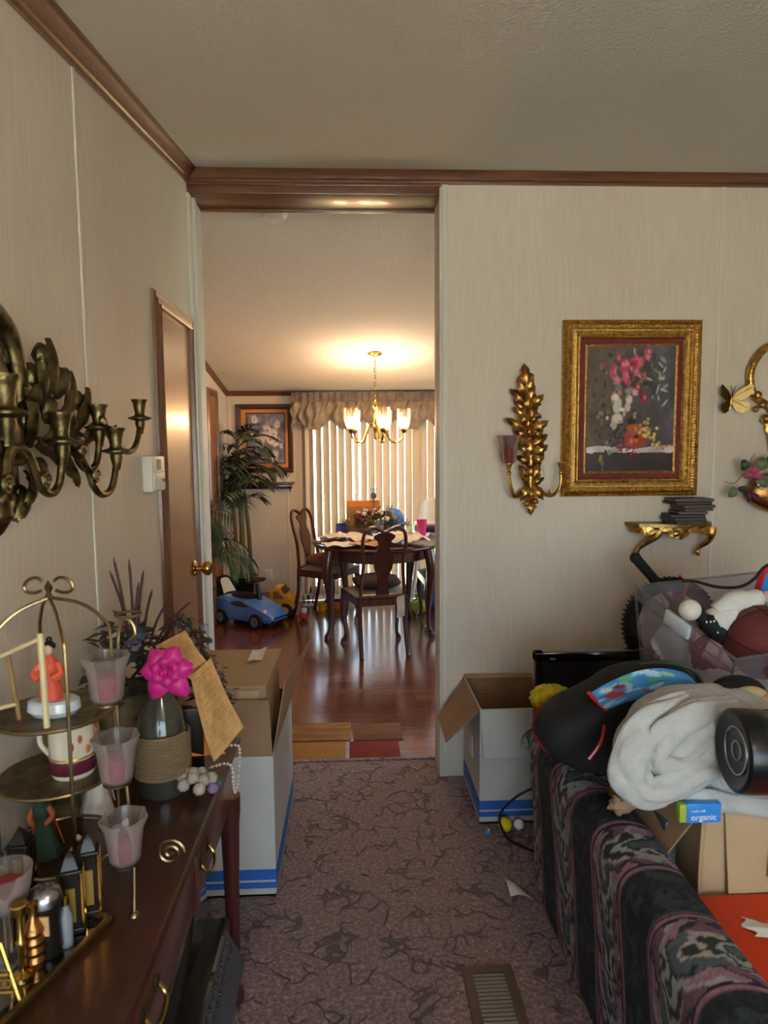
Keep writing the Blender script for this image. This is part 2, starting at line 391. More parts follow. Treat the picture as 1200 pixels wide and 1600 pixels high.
def painted(name, surf, nu, nv, paint, mat_, parent=None, th=0, angle=60):
    """surface surf(u,v) whose printed/woven colour (sRGB) is paint(U,V)->array(...,3)"""
    g = G(); g.grid(surf, nu, nv)
    if th:
        g2 = G(); g2.grid(surf, nu, nv, th); g = g2
    o = g.build(name, mat_, parent, angle)
    me = o.data; n = (nu+1)*(nv+1)
    u, v_ = np.meshgrid(np.linspace(0, 1, nu+1), np.linspace(0, 1, nv+1), indexing='ij')
    c = np.clip(paint(u, v_), 0, 1).reshape(n, 3); c = np.where(c <= .04045, c/12.92, ((c+.055)/1.055)**2.4)
    if th: c = np.concatenate([c, c])
    at_ = me.color_attributes.new('Col', 'FLOAT_COLOR', 'POINT')
    at_.data.foreach_set('color', np.concatenate([c, np.ones((len(c), 1))], 1).astype(np.float32).ravel()); return o
def H(h): return np.array([int(h[i:i+2], 16)/255 for i in (0, 2, 4)])
def vnoise(u, v, s, seed=0):
    r = np.random.default_rng(seed).random((64, 64)); x = u*s; y = v*s
    xi = np.floor(x).astype(int); yi = np.floor(y).astype(int); fx = x-xi; fy = y-yi; fx = fx*fx*(3-2*fx); fy = fy*fy*(3-2*fy)
    g = lambda a, b: r[a % 64, b % 64]
    return (g(xi, yi)*(1-fx)+g(xi+1, yi)*fx)*(1-fy)+(g(xi, yi+1)*(1-fx)+g(xi+1, yi+1)*fx)*fy
# ================================================================== THE SETTING
def CL(y): return 2.727-.147*(YP-y)      # living ceiling rises to the ridge
def CD(y): return 2.730-.168*(y-3.10)    # dining ceiling falls to the far wall
struct(G().box(XL, XR, YB, YP2, -.05, 0).build('floor', 'carpet'))
fd = struct(G().box(XDL, XR, YP2, YF, -.05, -.012).build('floor_dining', 'mahogany_dark'))
pm = {}
row = 0; y = YP2
while y < YF-.01:
    x = XDL-1.2+((row*.47) % 1.2)
    y1 = min(y+.127, YF)
    while x < XR:
        x0 = max(x, XDL); x1 = min(x+1.2, XR)
        if x1-x0 > .01:
            key = (round(x1-x0, 3), round(y1-y, 3), random.randrange(4))
            if key not in pm:
                g = G().box(.0007, key[0]-.0007, .0007, key[1]-.0007, -.012, 0); o = g.build('plank', 'plank%d' % key[2], None); pm[key] = o.data
            else: o = bpy.data.objects.new('plank', pm[key]); link(o)
            o.parent = fd; o.location = (x0, y, 0)
        x += 1.2
    y += .127; row += 1
# mismatched boards laid at the carpet edge
for (xa, xb, ya, yb, m) in ((455, 548, 1131, 1158, 'tan_plank'), (552, 628, 1131, 1157, 'brown_plank'), (455, 540, 1161, 1192, 'gold_plank'), (546, 625, 1159, 1191, 'red_tile')):
    p = at((xa+xb)/2, yb, Z=0); q = at((xa+xb)/2, ya, Z=0); x0 = at(xa, (ya+yb)/2, Z=0).x; x1 = at(xb, (ya+yb)/2, Z=0).x
    G().box(x0, x1, max(p.y, YP2+.002), q.y, -.002, .006, b=.001).build('board', m, fd)
G().box(XL, .393, YP2-.012, YP2+.012, -.002, .007, b=.003).build('edge_strip', 'carpet', fd)
# walls
def yz_prism(name, x0, x1, pts, m='wall'):
    M = basis((x0, 0, 0), (0, 1, 0), (0, 0, 1), (1, 0, 0))
    return struct(G().prism(pts, 0, x1-x0, M).build(name, m))
wl = yz_prism('wall_left', XL-.1, XL, [(YB, 0), (YP2, 0), (YP2, CL(YP)), (YP, CL(YP)), (YB, CL(YB))])
for ys in (.60, 1.815): G().box(XL-.002, XL+.004, ys-.009, ys+.009, .0, CL(ys)-.05, b=.002).build('panel_batten', 'wall_trim', wl)
for y0, y1, x1 in ((2.985, 3.035, .012), (3.045, 3.075, .024), (3.08, 3.2, .014)):
    G().box(XL-.002, XL+x1, y0, y1, 0, 2.62, b=.004).build('corner_trim', 'wall_trim', wl)
wf = struct(G().box(.393, XR, YP, YP2, 0, 2.72).build('wall_front', 'wall'))
G().box(.386, .396, YP-.006, YP+.03, 0, 2.67, b=.003).build('corner_trim', 'wall_trim', wf)
G().box(.386, .394, YP+.04, YP2-.02, 0, 2.62, b=.002).build('jamb_trim', 'wall_trim', wf)
G().box(.400, .424, YP-.004, YP+.002, 0, 2.67, b=.0015).build('panel_batten', 'wall_trim', wf)
G().box(1.638, 1.658, YP-.003, YP+.002, 0, 2.67, b=.0015).build('panel_batten', 'wall_trim', wf)
yz_prism('wall_right', XR, XR+.1, [(YB, 0), (YP2, 0), (YP2, 2.7), (YP, CL(YP)), (YB, CL(YB))])
bx0, bx1, bz0, bz1 = -.62, 1.90, .48, 1.92; zt = CL(YB)
g = G(); g.box(XL-.1, XR+.1, YB-.1, YB, 0, bz0).box(XL-.1, XR+.1, YB-.1, YB, bz1, zt).box(XL-.1, bx0, YB-.1, YB, bz0, bz1).box(bx1, XR+.1, YB-.1, YB, bz0, bz1)
struct(g.build('wall_back', 'wall'))
def window(name, axis, a0, a1, z0, z1, p):
    def bx(g, u0, u1, w0, w1, d0, d1): return g.box(u0, u1, p+d0, p+d1, w0, w1) if axis == 'x' else g.box(p+d0, p+d1, u0, u1, w0, w1)
    g = G(); bx(g, a0, a1, z0, z0+.05, -.04, .04); bx(g, a0, a1, z1-.05, z1, -.04, .04); bx(g, a0, a0+.05, z0, z1, -.04, .04); bx(g, a1-.05, a1, z0, z1, -.04, .04); bx(g, (a0+a1)/2-.025, (a0+a1)/2+.025, z0, z1, -.03, .03)
    o = struct(g.build(name, 'white_plastic'))
    for u0, u1 in ((a0+.04, (a0+a1)/2-.02), ((a0+a1)/2+.02, a1-.04)): bx(G(), u0, u1, z0+.04, z1-.04, -.003, .003).build('pane', 'pane', o)
    return o
window('window_1', 'x', bx0, bx1, bz0, bz1, YB-.05)
# ceilings (sloping both ways from the ridge above the partition)
yz_prism('ceiling', XL-.1, XR+.1, [(YB-.1, CL(YB-.1)), (YP+.09, CL(YP)+.006), (YP+.09, CL(YP)+.12), (YB-.1, CL(YB-.1)+.12)], 'ceiling')
yz_prism('ceiling_dining', XDL-.1, XR+.1, [(YP+.09, CD(3.10)), (YF+.1, CD(YF+.1)), (YF+.1, CD(YF+.1)+.12), (YP+.09, CD(3.1)+.12)], 'ceiling')
# dining room walls
dx0, dx1, dz1 = -.50, 1.80, 2.00
g = G(); g.box(XDL-.1, dx0, YF, YF+.1, 0, CD(YF)).box(dx1, XR+.1, YF, YF+.1, 0, CD(YF)).box(dx0, dx1, YF, YF+.1, dz1, CD(YF))
wfar = struct(g.build('wall_far', 'wall'))
for xs in (-1.22, -.66): G().box(xs-.01, xs+.01, YF-.004, YF+.002, 0, 2.06, b=.0015).build('panel_batten', 'wall_trim', wfar)
yz_prism('wall_dining_left', XDL-.1, XDL, [(YP2-.1, 0), (YF, 0), (YF, CD(YF)), (YP2-.1, CD(YP2-.1))])
wy0, wy1, wz0, wz1 = 3.95, 6.05, .75, 1.95
M_ = basis((XR, 0, 0), (0, 1, 0), (0, 0, 1), (1, 0, 0)); g = G()
g.prism([(YP2, 0), (YF, 0), (YF, wz0), (YP2, wz0)], 0, .1, M_); g.prism([(YP2, wz1), (YF, wz1), (YF, CD(YF)), (YP2, CD(YP2))], 0, .1, M_)
g.prism([(YP2, wz0), (wy0, wz0), (wy0, wz1), (YP2, wz1)], 0, .1, M_); g.prism([(wy1, wz0), (YF, wz0), (YF, wz1), (wy1, wz1)], 0, .1, M_)
struct(g.build('wall_dining_right', 'wall')); window('added_window', 'y', wy0, wy1, wz0, wz1, XR+.05)  # unseen window added to bring more daylight into the dining room
struct(G().box(XDL, XL-.1, YP2-.1, YP2, 0, 2.70).build('wall_closet', 'wall'))
# mouldings: profile (out from wall, up) swept along a straight run
def mould(name, p0, p1, out, up, prof, m='trim_wood', parent=None):
    p0, p1, out, up = map(Vector, (p0, p1, out, up)); vs = []; n = len(prof)
    for p in (p0, p1): vs += [p+out*a+up*b for a, b in prof]
    fs = [tuple(range(n))[::-1], tuple(range(n, 2*n))]+[(i, (i+1) % n, n+(i+1) % n, n+i) for i in range(n)]
    return G().add(vs, fs).build(name, m, parent, 25)
CROWN = [(0, 0), (0, -.062), (.010, -.062), (.014, -.054), (.012, -.050), (.018, -.046), (.026, -.030), (.040, -.016), (.046, -.014), (.046, -.008), (.052, -.006), (.052, 0)]
struct(mould('trim_1', (XL, YB, CL(YB)), (XL, YP, CL(YP)), (1, 0, 0), (0, 0, 1), CROWN))
struct(mould('trim_2', (XL, YP, CL(YP)+.002), (XR, YP, CL(YP)+.002), (0, -1, 0), (0, 0, 1), CROWN))
hd = struct(G().box(XL, .393, YP-.004, YP2, 2.622, 2.725, b=.004).build('trim_3', 'trim_wood'))
G().box(XL, .393, YP-.012, YP+.01, 2.655, 2.672, b=.003).build('bead', 'trim_wood', hd)
G().box(XL, .393, YP2-.01, YP2+.012, 2.612, 2.64, b=.004).build('bead', 'trim_wood', hd)
DC = [(0, 0), (0, -.046), (.008, -.046), (.012, -.036), (.022, -.012), (.03, -.006), (.03, 0)]
struct(mould('trim_4', (XDL, YF, CD(YF)), (XR, YF, CD(YF)), (0, -1, 0), (0, 0, 1), DC))
struct(mould('trim_5', (XDL, YP2, CD(YP2)), (XDL, YF, CD(YF)), (1, 0, 0), (0, 0, 1), DC))
struct(mould('trim_6', (.393, YP2, 2.70), (XR, YP2, 2.70), (0, 1, 0), (0, 0, 1), DC))
# closet door in the left wall
d0, d1, dt = 2.475, 2.925, 2.035
dr = struct(G().box(XL-.01, XL+.006, d0-.01, d1+.01, .01, dt+.01).build('door_1', 'door_wood'))
CAS = [(0, 0), (.020, .004), (.024, .010), (.016, .016), (.018, .030), (.012, .036), (.016, .050), (.010, .056), (0, .058)]
def casing(parent, x, y0, y1, zt, s):
    n = len(CAS)
    L0 = [(x+s*h, y0-q, 0) for h, q in CAS]; L1 = [(x+s*h, y0-q, zt+q) for h, q in CAS]; R1 = [(x+s*h, y1+q, zt+q) for h, q in CAS]; R0 = [(x+s*h, y1+q, 0) for h, q in CAS]
    for a, b, m in ((L0, L1, 'trim_wood_v'), (L1, R1, 'trim_wood'), (R1, R0, 'trim_wood_v')):
        G().add(a+b, [tuple(range(n))[::-1], tuple(range(n, 2*n))]+[(i, (i+1) % n, n+(i+1) % n, n+i) for i in range(n)]).build('casing', m, parent, 25)
casing(dr, XL, d0, d1, dt, 1)
g = G(); Mk = T(XL+.006, d1-.055, 1.03, ry=math.pi/2)
g.lathe([(.001, 0), (.032, 0), (.034, .006), (.026, .012), (.013, .016), (.012, .034), (.022, .040), (.031, .052), (.031, .064), (.024, .074), (.001, .077)], 20, Mk)
kb = g.build('door_knob', 'brass_bright', dr)
for z in (.25, 1.05, 1.86):
    h = G().tube([(XL+.010, d0-.003, z-.045), (XL+.010, d0-.003, z+.045)], .006, 8).box(XL+.004, XL+.008, d0-.012, d0+.02, z-.045, z+.045).build('hinge', 'brass', dr)
# wooden doors / casings on the dining room's left wall
dr2 = struct(G().box(XDL-.01, XDL+.005, 5.93, 6.26, .01, 2.02).build('door_2', 'door_wood')); casing(dr2, XDL, 5.93, 6.26, 2.02, 1)
dr3 = struct(G().box(XDL-.01, XDL+.005, 4.85, 5.60, .01, 2.02).build('door_3', 'door_wood')); casing(dr3, XDL, 4.85, 5.60, 2.02, 1)
# sliding patio door
g = G()
for a in ((dx0, dx1, YF+.01, YF+.09, 1.95, dz1), (dx0, dx1, YF+.01, YF+.09, 0, .05), (dx0, dx0+.04, YF+.01, YF+.09, 0, dz1), (dx1-.04, dx1, YF+.01, YF+.09, 0, dz1)): g.box(*a)
sd = struct(g.build('door_4', 'white_plastic'))
for x0, x1, yo in ((dx0+.04, .70, .03), (.60, dx1-.04, .06)):
    g = G(); y_ = YF+yo
    for a in ((x0, x1, y_, y_+.025, .05, .14), (x0, x1, y_, y_+.025, 1.88, 1.95), (x0, x0+.06, y_, y_+.025, .05, 1.95), (x1-.06, x1, y_, y_+.025, .05, 1.95)): g.box(*a)
    p = g.build('sash', 'white_plastic', sd); G().box(x0+.05, x1-.05, y_+.010, y_+.015, .13, 1.89).build('pane', 'pane', p)
# outdoors beyond the patio door
struct(G().box(-14, 16, YF+2.2, 30, -.55, -.45).build('ground', 'outdoor_grass'))
mat('pale_bounce', 'b8b0a2', .95, var=.15, vs=6)
struct(G().box(-14, 16, -16, YB-.12, -.55, -.45).build('bounce_ground', 'pale_bounce'))  # unseen pale ground added behind the back window to bounce light onto the ceiling
dk = struct(G().box(-2, 4, YF+.1, YF+2.2, -.16, -.06).build('deck_floor', 'deck'))
rl = thing('deck_railing', 'white outdoor railing seen through the patio door', 'railing', (.6, YF+2.1, -.06))
G().box(-2, 4, YF+2.06, YF+2.12, .86, .92).build('top_rail', 'white_plastic', rl); G().box(-2, 4, YF+2.07, YF+2.11, .04, .09).build('bottom_rail', 'white_plastic', rl)
bal = None
for i in range(41):
    x = -1.95+i*.145
    if bal is None: o = G().box(-.015, .015, -.015, .015, 0, .82).build('baluster', 'white_plastic', None); bal = o.data
    else: o = bpy.data.objects.new('baluster', bal); link(o)
    o.parent = rl; o.location = (x-.6, -.01, .10)
for x in (-1.98, .98, 3.95): G().box(x-.045, x+.045, YF+2.05, YF+2.13, -.06, 1.0).build('post', 'white_plastic', rl)
# fixed fittings on walls
t = thing('thermostat', 'white wall thermostat beside the closet door', 'thermostat', (XL, 2.31, 1.46))
ty0, ty1, tz0, tz1 = 2.235, 2.385, 1.395, 1.515
G().box(XL, XL+.035, ty0, ty1, tz0, tz1, b=.006).build('body', 'white_plastic', t)
G().box(XL+.033, XL+.038, ty0+.012, ty1-.012, tz0+.01, tz0+.062, b=.002).build('door_flap', 'white_plastic', t)
G().box(XL+.034, XL+.037, ty0+.055, ty0+.095, tz0+.072, tz0+.108).build('display', 'dark_grey', t)
for i in range(3): G().box(XL+.034, XL+.038, ty1-.05+i*.013, ty1-.042+i*.013, tz0+.03, tz0+.042).build('button', 'grey_plastic', t)
p = at(420, 898, Y=YF); t = thing('wall_outlet', 'cream double wall outlet on the far dining wall', 'outlet', (p.x, YF, p.z))
G().box(p.x-.035, p.x+.035, YF-.006, YF, p.z-.058, p.z+.058, b=.002).build('cover_plate', 'white_plastic', t)
for s in (-1, 1):
    r = G().lathe([(.001, 0), (.017, 0), (.017, .003), (.001, .003)], 14, basis((p.x, YF-.006, p.z+s*.024), (1, 0, 0), (0, 0, 1), (0, -1, 0))).build('socket', 'white_plastic', t)
    for q in (-.006, .006): G().box(p.x+q-.001, p.x+q+.001, YF-.0098, YF-.0088, p.z+s*.024-.005, p.z+s*.024+.005).build('slot', 'black_matte', r)
sp = at(427, 329, Z=0)  # smoke detector on the dining ceiling
ys = 3.62; 
for _ in range(20): q = at(427, 331, Y=ys); ys += (CD(ys)-q.z)*.8
q = at(427, 331, Y=ys); nrm = Vector((0, -.168, -1)).normalized(); ey = Vector((1, 0, 0)); ex = ey.cross(nrm)
t = thing('smoke_detector', 'round white smoke detector on the sloped dining ceiling', 'smoke detector', q)
Mq = basis((q.x, q.y, CD(q.y)), ex, ey, nrm)
G().lathe([(.001, 0), (.066, 0), (.068, .014), (.056, .030), (.052, .034), (.001, .036)], 28, Mq).build('housing', 'white_plastic', t)
G().lathe([(.018, .034), (.020, .038), (.001, .040)], 16, Mq).build('vent_ring', 'white_plastic', t)
# floor register in the carpet
c4 = [at(722, 1515, Z=0), at(800, 1512, Z=0), at(818, 1600, Z=0), at(738, 1600, Z=0)]
rx0, rx1, ry1 = .300, .447, 1.838; ry0 = ry1-.33
t = thing('floor_register', 'brown metal heating register set in the carpet', 'vent', ((rx0+rx1)/2, (ry0+ry1)/2, 0))
mat('register_brown', '5a4a40', .45, .4, .15); g = G(); bw = .028
for a in ((rx0, rx1, ry0, ry0+bw), (rx0, rx1, ry1-bw, ry1), (rx0, rx0+bw, ry0+bw, ry1-bw), (rx1-bw, rx1, ry0+bw, ry1-bw)): g.box(*a, .0, .009)
g.build('frame', 'register_brown', t); G().box(rx0+.01, rx1-.01, ry0+.01, ry1-.01, .0005, .002).build('damper', 'black_matte', t)
mat('register_louvre', '8d857c', .4, .5, .1)
n = 20
for i in range(n):
    yy = ry0+bw+(ry1-ry0-2*bw)*(i+.5)/n
    G().box(rx0+bw-.002, rx1-bw+.002, -.004, .004, -.001, .0015, M=Matrix.Translation((0, yy, .006)) @ Matrix.Rotation(.5, 4, 'X')).build('louvre', 'register_louvre', t)
# flush ceiling lamp in the living room (behind the camera), switched on
lx, ly = .75, -.55; lz = CL(ly)
t = thing('ceiling_lamp', 'round frosted ceiling lamp with brass rim in the living room', 'lamp', (lx, ly, lz))
G().lathe([(.001, .02), (.17, .02), (.175, -.02), (.165, -.035), (.001, -.035)], 32, c=(lx, ly, lz)).build('base', 'brass', t)
glassmat('lamp_dome', 'fdf3e6', .80, .2, .9); G().lathe([(.160, -.036), (.155, -.07), (.125, -.105), (.07, -.128), (.001, -.135)], 32, c=(lx, ly, lz)).build('dome', 'lamp_dome', t)
for sx_ in (-.05, .05):
    G().ell((lx+sx_, ly, lz-.07), .028, .028, .03, 14, 10).build('bulb', mat('lamp_bulb%d' % (sx_ > 0), 'ffe2b8', .5, var=0, emit=40, ecol='ffd9a8').m, t)
    l = bpy.data.lights.new('ceiling_lamp_light', 'POINT'); l.energy = 8; l.color = (1, .88, .73); l.shadow_soft_size = .10; o = bpy.data.objects.new('ceiling_lamp_light', l); link(o); o.location = (lx+sx_, ly, lz-.16)
# ================================================================== DINING ROOM
def loft(g, secs, M=None):
    n = len(secs[0]); vs = [v for s in secs for v in s]; fs = []
    for i in range(len(secs)-1):
        for j in range(n): fs.append((i*n+j, i*n+(j+1) % n, (i+1)*n+(j+1) % n, (i+1)*n+j))
    fs.append(tuple(range(n))[::-1]); fs.append(tuple(range((len(secs)-1)*n, len(secs)*n)))
    return g.add(vs, fs, M)
# ---- gathered valance over the patio door
YV = 6.60; zt = at(570, 613, Y=YV).z; zb = at(570, 628, Y=YV).z; zl = at(530, 671, Y=YV).z; vx0 = at(455, 620, Y=YV).x; vx1 = 1.95
va = thing('valance', 'taupe gathered swag valance over the patio door', 'valance', ((vx0+vx1)/2, YV, zb))
def fold(x): return .010*math.sin(x*95)+.007*math.sin(x*57+1)+.004*math.sin(x*211)
G().grid(lambda u, v: (vx0+(vx1-vx0)*u, YV-.012+fold(vx0+(vx1-vx0)*u)*.6, zt+(zb-zt)*v-.003*math.sin(u*160)), 240, 3, .01).build('rod_pocket', 'valance_band', va)
per = .315
def swag(u, v):
    x = vx0+(vx1-vx0)*u; ph = (x-vx0-.06)/per; s = abs(math.sin(math.pi*ph))
    L = (zb-zl)*(.62+.38*s**.7)
    puff = .05*math.sin(math.pi*v)*(.35+.65*s)
    pull = .012*math.sin(x*95+3*v)*(1-.5*v)+.010*math.sin((x-v*.05*math.cos(math.pi*ph))*61)
    return (x+.012*math.sin(9*v+x*40), YV-.02-puff+pull, zb-L*v)
G().grid(swag, 320, 12, .004).build('swag', 'valance', va)
G().grid(lambda u, v: (vx0-.005+.02*math.sin(v*3)*u, YV+.15*u+.008*math.sin(u*30), zb-(zb-zl+.03)*v*(1-.2*u)), 16, 10, .004).build('return', 'valance', va)
G().tube([(vx0, YV+.0, (zt+zb)/2), (vx1, YV+.0, (zt+zb)/2)], .006, 8).build('rod', 'brass', va)
# ---- vertical blinds
hb = thing('vertical_blinds', 'cream vertical slat blinds hanging across the patio door', 'blinds', (.65, YF-.06, 1.97))
G().box(dx0-.03, dx1+.05, YF-.10, YF-.05, 1.96, 2.0).build('headrail', 'white_plastic', hb)
x = dx0+.01; i = 0
angs = [1.15, 1.05, .84, .76, .72, .82, .74, 1.08, .86, .78, .72, .74, .78, .90, .80, .76, .80, .78, .92, .78]
slat = None
while x < dx1+.02:
    a = angs[i % len(angs)]
    if slat is None:
        o = G().grid(lambda u, v: ((u-.5)*.089, .006*(1-(2*u-1)**2), -1.88*v), 4, 2, .0012).build('slat', 'blind', None); slat = o.data
    else: o = bpy.data.objects.new('slat', slat); link(o)
    o.parent = hb; o.location = Vector((x, YF-.075, 1.955))-hb.location; o.rotation_euler = (0, 0, -a)
    x += .0745; i += 1
# ---- chandelier
CX, CY = .187, 5.59; czc = CD(CY)
ch = thing('chandelier', 'brass five-arm chandelier with lit glass shades over the table', 'chandelier', (CX, CY, czc))
zz = lambda py: at(590, py, Y=CY).z
Mc = basis((CX, CY, czc), (1, 0, 0), (0, 1, 0), (0, 0, 1))
G().lathe([(.001, 0), (.060, .004), (.062, -.004), (.050, -.014), (.02, -.022), (.008, -.034), (.001, -.036)], 28, Mc).build('canopy', 'brass', ch)
zt_, zb_ = czc-.034, zz(619)
nl = 11; 
for i in range(nl):
    zc = zt_+(zb_-zt_)*(i+.5)/nl; h = (zt_-zb_)/nl*.68; pts = []
    for j in range(12):
        q = 2*math.pi*j/12; a, b = .009*math.cos(q), h*math.sin(q)
        pts.append((CX+(a if i % 2 else 0), CY+(0 if i % 2 else a), zc+b))
    G().tube(pts, .0022, 5, closed=True).build('chain_link', 'brass', ch)
G().tube([(CX+.004*math.sin(i*1.1), CY+.004*math.cos(i), zt_+(zb_-zt_)*i/14) for i in range(15)], .0018, 5).build('cord', 'gold_dull', ch)
pr = [(619, .003), (622, .012), (625, .012), (628, .006), (631, .020), (634, .024), (637, .014), (641, .010), (650, .013), (658, .010), (662, .022), (667, .026), (672, .018), (677, .010), (682, .013), (686, .008), (689, .001)]
G().lathe([(r, zz(y)) for y, r in pr][::-1], 20, c=(CX, CY, 0)).build('column', 'brass', ch)
R5 = .235; zs0, zs1 = zz(671), zz(639)
mat('bulb', 'ffd9a0', .4, var=0, emit=6, ecol='ffd79a')
glassmat('shade_glass', 'fbeedd', .93, .12, .12)
for k_ in range(5):
    a = math.radians(283+72*k_); ca, sa = math.cos(a), math.sin(a)
    P = lambda r, z: (CX+ca*r, CY+sa*r, z)
    G().tube(smoothpath([P(.015, zz(665)), P(.06, zz(663)), P(.09, zz(676)), P(.125, zz(689)), P(.175, zz(691)), P(.222, zz(684)), P(R5, zz(675))], 5), .0075, 8).build('arm', 'brass', ch)
    c = (CX+ca*R5, CY+sa*R5, 0)
    G().lathe([(.001, zz(677)), (.014, zz(677)), (.022, zz(674)), (.026, zs0), (.026, zs0+.004), (.001, zs0+.006)], 16, c=c).build('cup', 'brass', ch)
    sh = G().cup([(.028, zs0), (.040, zs0+.02), (.050, zs0+.06), (.055, zs0+.11), (.057, zs1)], .003, 24, c=c, wob=lambda q, z: 1+.012*math.cos(24*q)).build('glass_shade', 'shade_glass', ch)
    G().lathe([(.001, zs0+.012), (.011, zs0+.02), (.017, zs0+.045), (.015, zs0+.06), (.006, zs0+.085), (.001, zs0+.095)], 12, c=c).build('bulb', 'bulb', sh)
    l = bpy.data.lights.new('chandelier_bulb_light', 'POINT'); l.energy = 12; l.color = (1, .76, .52); l.shadow_soft_size = .05
    lo = bpy.data.objects.new('chandelier_bulb_light', l); link(lo); lo.location = (c[0], c[1], zs0+.075)
# ---- chair prototype (Queen Anne, vase splat), faces +Y
def cab_leg(g, x, y, zt, sx, sy, M=None):
    d = Vector((sx, sy, 0)).normalized()
    P = [(0, zt), (.012, zt-.06), (.022, zt-.14), (.012, zt*.48), (-.004, zt*.22), (.004, .05), (.022, .018), (.024, 0)]
    pts = [Vector((x, y, z))+d*o for o, z in P]; R_ = [.024, .027, .026, .019, .0145, .014, .022, .024]
    g.tube(smoothpath(pts, 3), lerp_list(R_, 3), 10, M=M); return g
def make_chair(label):
    t = thing('dining_chair', label, 'chair', group='dining chairs around the table')
    fw, bw_, dp, hz = .24, .185, .21, .445
    g = G().prism([(-fw, dp), (fw, dp), (bw_, -dp), (-bw_, -dp)], hz-.07, hz-.005); g.build('seat_frame', 'mahogany', t)
    def cush(u, v):
        yy = -dp+.012+(2*dp-.01)*v; hw = (bw_+(fw-bw_)*v)-.008; x = (2*u-1)
        return (x*hw, yy, hz-.006+.042*(1-abs(x)**4)*(1-abs(2*v-1)**4))
    G().grid(cush, 14, 14, .004).build('seat', 'fabric_seat', t)
    for s in (-1, 1):
        cab_leg(G(), s*(fw-.03), dp-.03, hz-.01, s, 1).build('leg', 'mahogany', t)
        G().tube(smoothpath([(s*(bw_-.01), -dp+.015, hz), (s*(bw_-.012), -dp+.005, .25), (s*(bw_-.01), -dp-.03, .08), (s*(bw_-.008), -dp-.055, 0)], 4), [.019, .018, .017, .018], 8).build('leg', 'mahogany', t)
    def by(z): return -dp+.012-.10*((z-hz)/.52)**1.4
    pts = []
    prof = [(-.168, hz-.02), (-.160, hz+.12), (-.150, hz+.24), (-.160, hz+.36), (-.160, hz+.44), (-.140, hz+.50), (-.095, hz+.525), (-.048, hz+.510), (0, hz+.488)]
    prof += [(-x, z) for x, z in prof[-2::-1]]
    pts = smoothpath([(x, by(max(z, hz)), z) for x, z in prof], 4)
    G().tube(pts, .0165, 8, flat=.8).build('back_frame', 'mahogany', t)
    half = [(.052, hz-.005), (.050, hz+.03), (.034, hz+.075), (.032, hz+.10), (.046, hz+.15), (.068, hz+.215), (.076, hz+.27), (.068, hz+.325), (.046, hz+.36), (.040, hz+.385), (.052, hz+.42), (.078, hz+.445), (.080, hz+.462), (.048, hz+.482), (.018, hz+.484)]
    vs = []; 
    for x, z in half: vs += [(-x, by(max(z, hz))-.006, z), (x, by(max(z, hz))-.006, z), (x, by(max(z, hz))+.006, z), (-x, by(max(z, hz))+.006, z)]
    g = G(); loft(g, [[vs[i*4+j] for j in range(4)] for i in range(len(half))]); g.build('splat', 'mahogany', t, 50)
    G().tube([(-.17, -dp+.014, hz-.005), (.17, -dp+.014, hz-.005)], .02, 8, flat=1.2).build('back_rail', 'mahogany', t)
    return t
c1 = make_chair('dark mahogany vase-back dining chair turned with its back to the living room')
c1.location = (.165, 5.10, 0); c1.rotation_euler.z = .20
CH = [c1]
for (x, y, rz, lb) in ((-.255, 6.20, -2.10, 'dark mahogany dining chair between the toy truck and the table'), (.79, 5.80, 1.62, 'dark mahogany dining chair tucked under the table beside the lime bag')):
    c = copy_tree(c1); c.location = (x, y, 0); c.rotation_euler.z = rz; c['label'] = lb; CH.append(c)
# loose seat pads (things resting on chairs)
def pad(chair, name, label, m, z=.487, s=(.17, .16, .045), off=(0, 0)):
    Mx = chair.matrix_basis @ Matrix.Translation((off[0], off[1], z+s[2]*.8))
    g = G(); g.ell((0, 0, 0), *s, 20, 10, Mx, f=lambda d: min(1.25, 1/max(abs(d.x), abs(d.y), .82))); o = g.build(name, m, None); return tag(o, label, 'cushion')
pad(CH[0], 'seat_cushion', 'dark cushion on the chair with its back to the living room', 'fabric_dark')
pad(CH[1], 'seat_cushion', 'rose brown cushion on the chair by the toy truck', 'fabric_rose')
pad(CH[2], 'seat_cushion', 'dark cushion on the chair beside the lime bag', 'fabric_dark', s=(.15, .15, .04))
g = G(); Mx = CH[0].matrix_basis
g.grid(lambda u, v: (.10+.055*u, -.236-.02*u+.006*math.sin(v*9), .44-.16*v+.02*u), 4, 10, .001, M=Mx)
tag(g.build('paper_strip', 'paper_white'), 'white paper strip hanging from the chair seat', 'paper')
